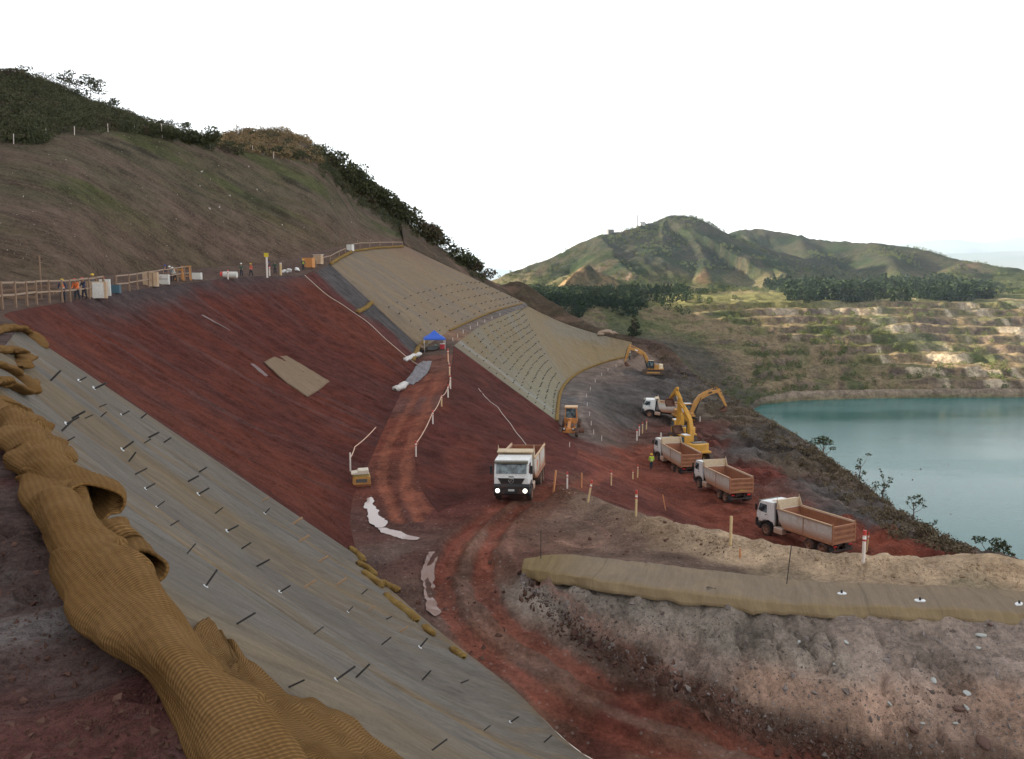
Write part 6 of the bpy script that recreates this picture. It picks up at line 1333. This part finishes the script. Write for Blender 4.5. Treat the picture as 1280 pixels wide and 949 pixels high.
# materials stacked on the bench
def boxy(name, u, v, d, mat, label, cat, rz=0.0, parts=None, back=0.0, bevel=.02):
    h, n = pick(u, v); dd = Vector((h.x, h.y)).normalized() * back; x, y = h.x + dd.x, h.y + dd.y
    r = empty(name, (x, y, zat(x, y)[0] - .05), rz, label, cat); MB().box((0, 0, d[2] / 2), d).build('body', mat, r, bevel)
    for pn, c, dim, m in (parts or []): MB().box(c, dim, None).build(pn, m, r, .01)
    return r
m_ply = plain('plywood', (.48, .33, .21), .75, dirt=(.6, .52, .42), dirt_amt=.4, scale=2); m_whitep = plain('white_panel', (.62, .60, .56), .6, dirt=(.4, .33, .27), dirt_amt=.3); m_blue = plain('blue_drum', (.06, .12, .16), .5); m_obrd = plain('orange_board', (.55, .24, .08), .7); m_owood = plain('orange_frame', (.45, .20, .06), .7)
boxy('plywood_stack', 118, 374, (2.1, .7, 1.45), m_ply, 'stack of plywood boards against the fence behind the workers', 'plywood stack', R(15), [('loose_board', (.4, -.42, .7), (.9, .05, 1.35), m_whitep), ('batten', (-.5, -.4, .75), (.08, .06, 1.5), m_fence)], .5)
boxy('panel_stack', 132, 371, (.9, .5, 1.5), m_whitep, 'white panel leaning at the right end of the plywood stack', 'panel', R(15), [('edge_strip', (0, -.27, .75), (.08, .04, 1.4), m_fence)], .5)
boxy('drum_crate', 143, 367, (1.1, .6, .75), m_blue, 'dark blue crate at the gap between the two fences', 'crate', R(10), [('lid', (0, 0, .78), (1.15, .65, .06), m_ang)], .4)
boxy('plywood_stack', 189, 359, (1.5, .6, 1.5), m_ply, 'brown plywood sheets behind the second fence, left of the leaning worker', 'plywood stack', R(5), [('batten', (.3, -.33, .75), (.08, .06, 1.4), m_fence)], .6)
boxy('panel_stack', 203, 356, (1.5, .5, 1.1), m_whitep, 'pale panels behind the second fence under the leaning worker', 'panel', R(5), [('edge_strip', (0, -.28, .6), (1.4, .04, .06), m_fence)], .6)
r = boxy('water_tank', 245, 349.5, (1.35, .8, .85), m_whitep, 'white box at the right end of the second fence', 'tank', R(5), [('lid', (0, 0, .87), (1.4, .85, .06), m_ang)], .3)
for u, v, lab in ((224, 351, 'orange trestle frame left of the white box on the upper bench'), (233, 350.5, 'tall orange trestle frame beside the white box on the upper bench')):
    h, n = pick(u, v); r = empty('trestle', h, R(10), lab, 'trestle', 'orange trestles on the upper bench'); f = MB()
    for sx in (-.5, .5): f.bar((sx, -.3, 0), (sx * .8, 0, 1.25 if u < 230 else 1.6), .11); f.bar((sx, .3, 0), (sx * .8, 0, 1.25 if u < 230 else 1.6), .11)
    f.v, fv = [], f.v
    for q in (0, 16): g_ = MB(); g_.v = fv[q:q + 16]; g_.f = f.f[:12]; g_.build('leg', m_owood, r)
    MB().box((0, 0, 1.27 if u < 230 else 1.62), (1.1, .16, .14)).build('beam', m_owood, r); MB().bar((-.45, -.2, .5), (.45, -.2, .5), .08).build('brace', m_owood, r)
m_sack = plain('white_sack', (.66, .65, .63), .7)
h, n = pick(288, 348); r = empty('water_tank', h, R(90), 'low white tank with a red end on the upper bench', 'tank'); MB().tube([(0, -.9, .45), (0, .9, .45)], .42, 16).build('tank', m_whitep, r, .03, True); MB().tube([(0, .9, .45), (0, 1.25, .45)], .42, 16).build('red_end', m_band, r); MB().box((0, 0, .05), (.7, 1.6, .14)).build('cradle', m_fence, r)
def sack_pile(u, v, n_, label, seed, mat, s=.42):
    g = np.random.default_rng(seed); h, n = pick(u, v); r = empty('sack_pile', h, 0, label, 'sacks')
    for k in range(n_):
        bm = rock_mesh('sack', (s * g.uniform(.9, 1.3), s * .8, s * .5), seed + k); o = link('sack', bm, mat, r, loc=(g.uniform(-1, 1) * s * n_ * .28, g.uniform(-.3, .3), .15 + .3 * s * (k % 3)))
        o.rotation_euler = (g.uniform(-.3, .3), g.uniform(-.3, .3), g.uniform(0, 6))
sack_pile(357, 341, 7, 'pile of white sacks on the upper bench, right of the yellow board', 401, m_sack)
sack_pile(370, 339, 3, 'smaller white sacks against the orange board box', 402, m_sack)
sack_pile(524, 437, 4, 'heap of pale gear under the left side of the blue canopy', 403, m_fence, .5)
boxy('board_box', 386, 335, (1.8, .8, 1.5), m_obrd, 'orange board box beside the low rail fence', 'box', R(-20), [('frame_strip', (-.92, 0, .75), (.06, .8, 1.5), m_whitep)], .5)
boxy('board_box', 398, 331, (1.4, .8, 1.5), m_ply, 'pale board box uphill of the orange one', 'box', R(-20), [('lid', (0, 0, 1.52), (1.5, .9, .06), m_whitep)], .5)
boxy('water_tank', 438, 314.5, (1.1, .8, 1.2), m_whitep, 'white box at the corner of the brown blanket', 'tank', R(-20), [('lid', (0, 0, 1.22), (1.15, .85, .06), m_ang)], .4)
h, n = pick(351, 344); r = empty('wood_post', h, 0, 'thick tan timber post left of the white sacks', 'post'); MB().tube([(0, 0, -.2), (0, 0, 1.7)], .17, 10).build('stem', m_post, r, smooth=True); MB().lathe([(1.55, .18), (1.6, .2), (1.75, .17), (1.78, .01)], 'z', 10).build('cap', m_postw, r)
h, n = pick(334, 347); sg = empty('sign_board', (h.x, h.y - .12, h.z), 0, 'small yellow square board on top of the tall white pole', 'sign'); L = (347 - 320) / FPX * h.length; MB().box((0, 0, L - .05), (.62, .05, .55)).build('board', plain('yellow_board', (.62, .48, .03), .5), sg, .02); MB().box((0, .06, L - .15), (.08, .06, .5)).build('bracket', m_fence, sg)
# odd timber on the bench behind the fence
for i, (u, v, lab) in enumerate([(52, 374, 'pile of old timber behind the fence at the left'), (26, 376, 'dark heap of scrap wood behind the fence at the far left')]):
    h, n = pick(u, v); dd = Vector((h.x, h.y)).normalized() * 2.5; z = zat(h.x + dd.x, h.y + dd.y)[0]; r = empty('timber_pile', (h.x + dd.x, h.y + dd.y, z), .3 * i, lab, 'timber pile'); g = np.random.default_rng(i + 7)
    for k in range(7): a = g.uniform(-.5, .5); MB().bar((-1.3 + g.uniform(-.4, .4), g.uniform(-.4, .4), .1 + .1 * k), (1.3 + g.uniform(-.4, .4), g.uniform(-.4, .4), .12 + .12 * k + a * .6), .14, .08).build('plank', m_fence, r)
h, n = pick(52, 372); o = MB().tube([(0, 0, -.2), (.03, 0, 3.3)], .06, 6).build('pole', m_fence, loc=(h.x, h.y, h.z)); props(o, 'thin brown pole rising above the left fence', 'pole')
# low grass fence posts along the hilltop edge
for i, (u, v) in enumerate([(17, 178), (58, 170), (93, 167), (135, 163), (168, 162), (203, 167), (233, 177), (263, 185), (316, 188), (342, 196), (303, 165)]):
    h, n = pick(u, v + 2); o = MB().tube([(0, 0, -.3), (rnd.uniform(-.08, .08), 0, 1.25)], .05, 6).build('fence_post', m_postw, loc=h); props(o, 'thin grey fence post along the top edge of the bare slope', 'fence post', 'fence posts along the hilltop edge')
# blue canopy
m_tent = plain('blue_canopy_cloth', (.03, .11, .52), .6); h, n = pick(543, 437); y0 = h.y
r = empty('canopy', h, R(8), 'blue pop up canopy at the top of the middle track', 'canopy'); cw = 13.2 / FPX * y0; ch = 8.5 / FPX * y0; eh = 1.75
MB().add([(-cw, -cw, eh), (cw, -cw, eh), (cw, cw, eh), (-cw, cw, eh), (0, 0, eh + ch * 1.15), (-cw, -cw, eh - .22), (cw, -cw, eh - .22), (cw, cw, eh - .22), (-cw, cw, eh - .22), (-cw * .5, -cw * .5, eh + ch * .48), (cw * .5, -cw * .5, eh + ch * .48), (cw * .5, cw * .5, eh + ch * .48), (-cw * .5, cw * .5, eh + ch * .48)], [(0, 1, 10, 9), (1, 2, 11, 10), (2, 3, 12, 11), (3, 0, 9, 12), (9, 10, 4), (10, 11, 4), (11, 12, 4), (12, 9, 4), (0, 5, 6, 1), (1, 6, 7, 2), (2, 7, 8, 3), (3, 8, 5, 0)]).build('roof', m_tent, r)
for sx in (-1, 1):
    for sy in (-1, 1): MB().tube([(sx * cw * .96, sy * cw * .96, -.3), (sx * cw * .96, sy * cw * .96, eh)], .035, 6).build('leg', m_silver, r)
boxy('work_table', 541, 437, (1.6, .6, .62), plain('table_top', (.12, .12, .12), .6), 'dark bench with bags on it in the shade of the blue canopy', 'table', R(8), [('bag', (-.4, 0, .75), (.5, .4, .3), m_fence), ('bottle_crate', (.45, 0, .72), (.35, .35, .22), plain('green_crate', (.25, .4, .3), .5))])
boxy('cool_box', 553, 436, (.7, .5, .75), plain('red_box', (.42, .03, .04), .5), 'red box under the right side of the blue canopy', 'box', R(8), [('lid', (0, 0, .79), (.74, .54, .08), m_bandw)])

# people
def cloth(n, c): return plain(n, c, .85, scale=4)
m_skin = cloth('skin', (.32, .17, .11)); m_jean = cloth('dark_trousers', (.03, .035, .05)); m_navy = cloth('navy_shirt', (.035, .045, .085)); m_vesto = cloth('orange_vest', (.72, .17, .05)); m_vestr = cloth('red_vest', (.66, .12, .08)); m_vestl = cloth('lime_vest', (.45, .62, .06)); m_helm = cloth('yellow_helmet', (.66, .45, .05)); m_helmr = cloth('red_helmet', (.55, .07, .06)); m_helmw = cloth('white_helmet', (.75, .75, .73)); m_helmb = cloth('blue_helmet', (.05, .07, .25)); m_green = cloth('green_shirt', (.05, .10, .07)); m_boot = cloth('boots', (.03, .025, .02)); m_grey = cloth('grey_shirt', (.16, .17, .18)); m_refl = cloth('reflective_band', (.7, .7, .62))
def skin_chain(name, verts, edges, radii, mat, parent, sub=1):
    me = bpy.data.meshes.new(name); me.from_pydata([Vector(v) for v in verts], edges, []); o = link(name, me, mat, parent)
    bpy.context.view_layer.objects.active = o; sm = o.modifiers.new('skin', 'SKIN'); sm.use_smooth_shade = True
    sk = me.skin_vertices[0].data if me.skin_vertices else None
    for i, rr in enumerate(radii):
        sk[i].radius = rr if isinstance(rr, tuple) else (rr, rr); sk[i].use_root = (i == 0)
    s2 = o.modifiers.new('sub', 'SUBSURF'); s2.levels = s2.render_levels = sub
    return o
def person(u, v, rz, label, shirt, vest=None, hat=None, trousers=None, lean=0.0, armf=(.25, .1), stride=.12, height=1.74, group='workers on the site', pt=None):
    h = pt or pick(u, v)[0]
    r = empty('person', h, rz, label, 'person', group); r.scale = (height / 1.74,) * 3
    t = Matrix.Rotation(-lean, 3, 'X')
    up = lambda x, y, z: tuple(Vector((0, 0, .92)) + t @ Vector((x, y, z - .92)))
    hip, waist, chest, neck, head, crown_ = up(0, 0, .94), up(0, 0, 1.08), up(0, .01, 1.32), up(0, .01, 1.47), up(0, .035, 1.58), up(0, .03, 1.69)
    V = [hip, waist, chest, neck, head, crown_]; E = [(0, 1), (1, 2), (2, 3), (3, 4), (4, 5)]; Rr = [(.15, .11), (.145, .105), (.165, .115), .055, (.085, .10), (.075, .085)]
    legs, arms = [], []
    for s in (-1, 1):
        n0 = len(V); V += [(s * .10, 0, .88), (s * .11, s * stride * .5 + .03, .48), (s * .12, s * stride - .02, .09), (s * .13, s * stride + .11, .04)]; E += [(0, n0), (n0, n0 + 1), (n0 + 1, n0 + 2), (n0 + 2, n0 + 3)]; Rr += [.10, .068, .045, .042]; legs.append(V[n0:n0 + 4])
        f = armf[0 if s < 0 else 1]; n0 = len(V); sh, el = up(s * .20, 0, 1.40), up(s * .26, f * .35, 1.13); ha = up(s * .235, f * 1.0 + .05, .90 + abs(f) * .35); fi = up(s * .225, f * 1.1 + .08, .82 + abs(f) * .4)
        V += [sh, el, ha, fi]; E += [(2, n0), (n0, n0 + 1), (n0 + 1, n0 + 2), (n0 + 2, n0 + 3)]; Rr += [.062, .045, .034, (.022, .04)]; arms.append((sh, el, ha))
    V.append(up(0, .135, 1.585)); E.append((4, len(V) - 1)); Rr.append(.022)
    body = skin_chain('body', V, E, Rr, m_skin, r)
    L = [(0, 0, 1.0), (0, 0, .93)] + [tuple(p) for p in legs[0][:3]] + [tuple(p) for p in legs[1][:3]]
    skin_chain('trousers', L, [(0, 1), (1, 2), (2, 3), (3, 4), (1, 5), (5, 6), (6, 7)], [(.16, .12), (.16, .125), .115, .085, .066, .115, .085, .066], trousers or m_jean, r)
    for lg in legs: skin_chain('boot', [lg[2], (lg[3][0], lg[3][1] - .02, lg[3][2] + .01), (lg[3][0], lg[3][1] + .05, lg[3][2])], [(0, 1), (1, 2)], [.062, .055, .045], m_boot, r)
    S = [waist, chest, up(0, .01, 1.44), up(0, 0, .96)]; ES = [(0, 1), (1, 2), (0, 3)]; RS = [(.165, .125), (.185, .135), (.075, .07), (.168, .125)]
    for sh, el, ha in arms: n0 = len(S); S += [sh, el, tuple(Vector(el).lerp(Vector(ha), .8))]; ES += [(1, n0), (n0, n0 + 1), (n0 + 1, n0 + 2)]; RS += [.078, .06, .048]
    skin_chain('shirt', S, ES, RS, shirt, r)
    if vest is not None:
        ve = skin_chain('vest', [up(0, 0, .93), waist, chest, up(0, .01, 1.43)], [(0, 1), (1, 2), (2, 3)], [(.185, .145), (.18, .14), (.205, .155), (.11, .09)], vest, r)
        MB().lathe([(1.05, .193), (1.11, .193)], 'z', 16).build('reflective_band', m_refl, ve).scale = (1, .8, 1)
    if hat is not None:
        c = Vector(up(0, .03, 1.665)); hm_ = MB().lathe([(-.02, .165), (0, .165), (.01, .135), (.06, .125), (.11, .09), (.135, .01)], 'z', 16, tuple(c)); hm_.prism([(c.x - .09, c.y + .1), (c.x + .09, c.y + .1), (c.x + .06, c.y + .21), (c.x - .06, c.y + .21)], c.z - .015, c.z + .005, 'z'); hm_.build('hard_hat', hat, r, smooth=True)
    return r
person(79, 377.5, R(200), 'worker in orange vest and yellow hard hat standing at the fence, leftmost', m_navy, m_vesto, m_helm, armf=(.1, .1), stride=.08)
person(97, 375, R(170), 'worker in orange vest and red hard hat bending by the plywood stack', m_vesto, m_vesto, m_helmr, lean=.3, armf=(.4, .3))
person(106, 373.5, R(150), 'worker in dark clothes and red hard hat next to the plywood stack', m_navy, None, m_helmr, lean=.15, armf=(.35, .3))
person(117, 369, R(190), 'worker in dark shirt and yellow hard hat behind the plywood stack', m_grey, None, m_helm, height=1.85)
person(134, 368, R(120), 'worker in dark clothes and red cap at the right end of the plywood', m_grey, None, m_helmr, lean=.35, armf=(.5, .4), height=1.6)
person(205, 352, R(240), 'worker with blue head cover and lime belt leaning over the second fence', m_navy, None, m_helmb, lean=.35, armf=(.5, .5), height=1.9)
person(213, 352, R(180), 'worker in grey with a white hard hat behind the second fence', m_grey, None, m_helmw, lean=.1)
person(219, 351, R(140), 'worker in pale shirt and white hard hat crouched by the orange trestles', m_whitep, None, m_helmw, lean=.4, armf=(.5, .4), height=1.6)
person(302, 345.5, R(180), 'worker in dark green with a white hard hat on the upper bench', m_green, None, m_helmw, stride=.1)
person(314, 345.5, R(150), 'worker in red orange jacket walking on the upper bench', m_vestr, m_vestr, m_helm, armf=(.2, -.2), stride=.2)
person(336, 343, R(180), 'worker in dark blue behind the yellow board pole', m_navy, None, m_helmb)
person(344, 342, R(180), 'worker in green shirt between the yellow board and the white sacks', m_green, None, m_green, lean=.15)
person(379, 338, R(200), 'worker in a lime vest bending beside the orange board box', m_navy, m_vestl, m_helm, lean=.5, armf=(.5, .4))
person(814, 587, R(10), 'worker in a lime vest and yellow hard hat walking beside the third truck', m_vestl, m_vestl, m_helm, armf=(.1, -.1), stride=.15, trousers=m_jean, height=1.85)
person(787, 450, R(190), 'worker with a white hard hat standing in front of the far excavator bucket', m_green, m_green, m_helmw, height=1.8)
# rocks on the ridge by the pine, mast and huts on the far hill
h, n = pick(757, 417)
for i, (u, v, rr, lab) in enumerate([(758, 418, 2.0, 'largest tan boulder on the ridge left of the lone pine'), (766, 418, 1.3, 'grey boulder right of the largest ridge boulder'), (751, 419, .9, 'small tan boulder at the left end of the ridge boulders')]):
    h, n = pick(u, v); o = link('boulder', rock_mesh('boulder', (rr * 1.2, rr, rr * .55), 600 + i), plain('tan_stone', (.30, .22, .16), .85) if i == 0 else bpy.data.materials['tan_stone'], loc=(h.x, h.y, h.z + .2)); props(o, lab, 'boulder', 'boulders on the ridge by the pine')
def skyline(u):
    """highest visible point of the far hill along the sight plane through column u"""
    yy = np.arange(1300, 1700, 3.0); xx = yy * (u - 640) / FPX * (CT + .035); zz = zfar(xx, yy); k = int(np.argmax(zz / yy)); return float(xx[k]), float(yy[k]), float(zz[k])
mp = skyline(790); r = empty('radio_mast', (mp[0], mp[1], mp[2] - 1), 0, 'thin radio mast on the shoulder of the far hill', 'mast'); mb = MB()
for s in ((-1, -1), (1, -1), (1, 1), (-1, 1)): mb.bar((s[0] * 1.0, s[1] * 1.0, 0), (s[0] * .3, s[1] * .3, 24), .55)
for k in range(8): mb.bar((-1, -1, k * 3), (.9, .9, k * 3 + 3), .2); mb.bar((1, -1, k * 3), (-.9, .9, k * 3 + 3), .2)
mb.build('lattice', m_ang, r); MB().tube([(0, 0, 24), (0, 0, 30)], .18, 6).build('aerial', m_ang, r)
for i, (u, v, yy, d, lab) in enumerate([(758, 294, 1519, (11, 8, 6), 'dark hut on the left shoulder of the far hill'), (796, 285.5, 1551, (9, 6, 4), 'small pale hut beside the radio mast on the far hill')]):
    q = skyline(u); r = empty('hut', (q[0], q[1], q[2] - .5), .3, lab, 'hut'); MB().box((0, 0, d[2] / 2), d).build('wall', m_ang if i == 0 else m_whitep, r); MB().prism([(-d[1] / 2 - .6, d[2]), (d[1] / 2 + .6, d[2]), (0, d[2] + 2.2)], -d[0] / 2 - .5, d[0] / 2 + .5).build('roof', m_ang, r)
    for s in (-1, 1): MB().box((s * d[0] * .25, -d[1] / 2 - .05, d[2] * .5), (1.6, .1, 1.6)).build('window', m_glass, r)
# ------------------------------------------------------------------ light, air, camera
SUN_EL, SUN_AZ = math.radians(15.5), math.radians(-70)     # azimuth from +Y towards +X
w = bpy.data.worlds.new('World'); sc.world = w; w.use_nodes = True
nt = w.node_tree; bg = nt.nodes['Background']; sky = nt.nodes.new('ShaderNodeTexSky'); sky.sky_type = 'NISHITA'; sky.sun_disc = False
sky.sun_elevation = SUN_EL; sky.sun_rotation = SUN_AZ; sky.dust_density = 3.0; sky.air_density = 1.0; sky.altitude = 1200
veil = nt.nodes.new('ShaderNodeMix'); veil.data_type = 'RGBA'; veil.inputs['Factor'].default_value = VEIL
nt.links.new(sky.outputs[0], veil.inputs[6]); tcw = nt.nodes.new('ShaderNodeTexCoord'); sxw = nt.nodes.new('ShaderNodeSeparateXYZ'); nt.links.new(tcw.outputs['Generated'], sxw.inputs[0])
mr = nt.nodes.new('ShaderNodeMapRange'); nt.links.new(sxw.outputs[2], mr.inputs[0])
for i_, v_ in enumerate((0.0, .9, 1.25, .55)): mr.inputs[i_ + 1].default_value = v_
vs = nt.nodes.new('ShaderNodeVectorMath'); vs.operation = 'SCALE'; vs.inputs[0].default_value = VEILC; nt.links.new(mr.outputs[0], vs.inputs['Scale']); nt.links.new(vs.outputs[0], veil.inputs[7])
nt.links.new(veil.outputs[2], bg.inputs[0]); bg.inputs[1].default_value = SKY_STR
sun = bpy.data.lights.new('sun', 'SUN'); sun.energy = SUN_STR; sun.angle = math.radians(.5); sun.color = (1, .86, .66)
so = bpy.data.objects.new('sun', sun); COL.objects.link(so)
sd = Vector((math.sin(SUN_AZ) * math.cos(SUN_EL), math.cos(SUN_AZ) * math.cos(SUN_EL), math.sin(SUN_EL)))
so.rotation_euler = sd.to_track_quat('Z', 'Y').to_euler()
cam = bpy.data.cameras.new('camera'); co = bpy.data.objects.new('camera', cam); COL.objects.link(co); sc.camera = co
cam.sensor_width = 36; cam.lens = 36 * FPX / 1280; cam.clip_start = .05; cam.clip_end = 80000
co.rotation_euler = (PI / 2 - PITCH, 0, 0)
if HAZE > 0:
    hm = bpy.data.materials.new('haze'); hm.use_nodes = True; ht = hm.node_tree; ht.nodes.remove(ht.nodes['Principled BSDF'])
    pv = ht.nodes.new('ShaderNodeVolumePrincipled'); pv.inputs['Color'].default_value = (.60, .76, 1.0, 1); pv.inputs['Density'].default_value = HAZE; pv.inputs['Anisotropy'].default_value = .2
    ht.links.new(pv.outputs[0], ht.nodes['Material Output'].inputs['Volume'])
    hz = MB().box((0, 15400, 560), (44000, 32800, 1460)).build('haze', hm); props(hz, kind='stuff')
sc.view_settings.view_transform = 'Standard'; sc.view_settings.look = 'None'; sc.view_settings.gamma = 1; sc.view_settings.exposure = EXPOSURE
sc.cycles.use_denoising = True; sc.cycles.max_bounces = 6; sc.cycles.diffuse_bounces = 3; sc.cycles.volume_bounces = 1; sc.cycles.transparent_max_bounces = 8
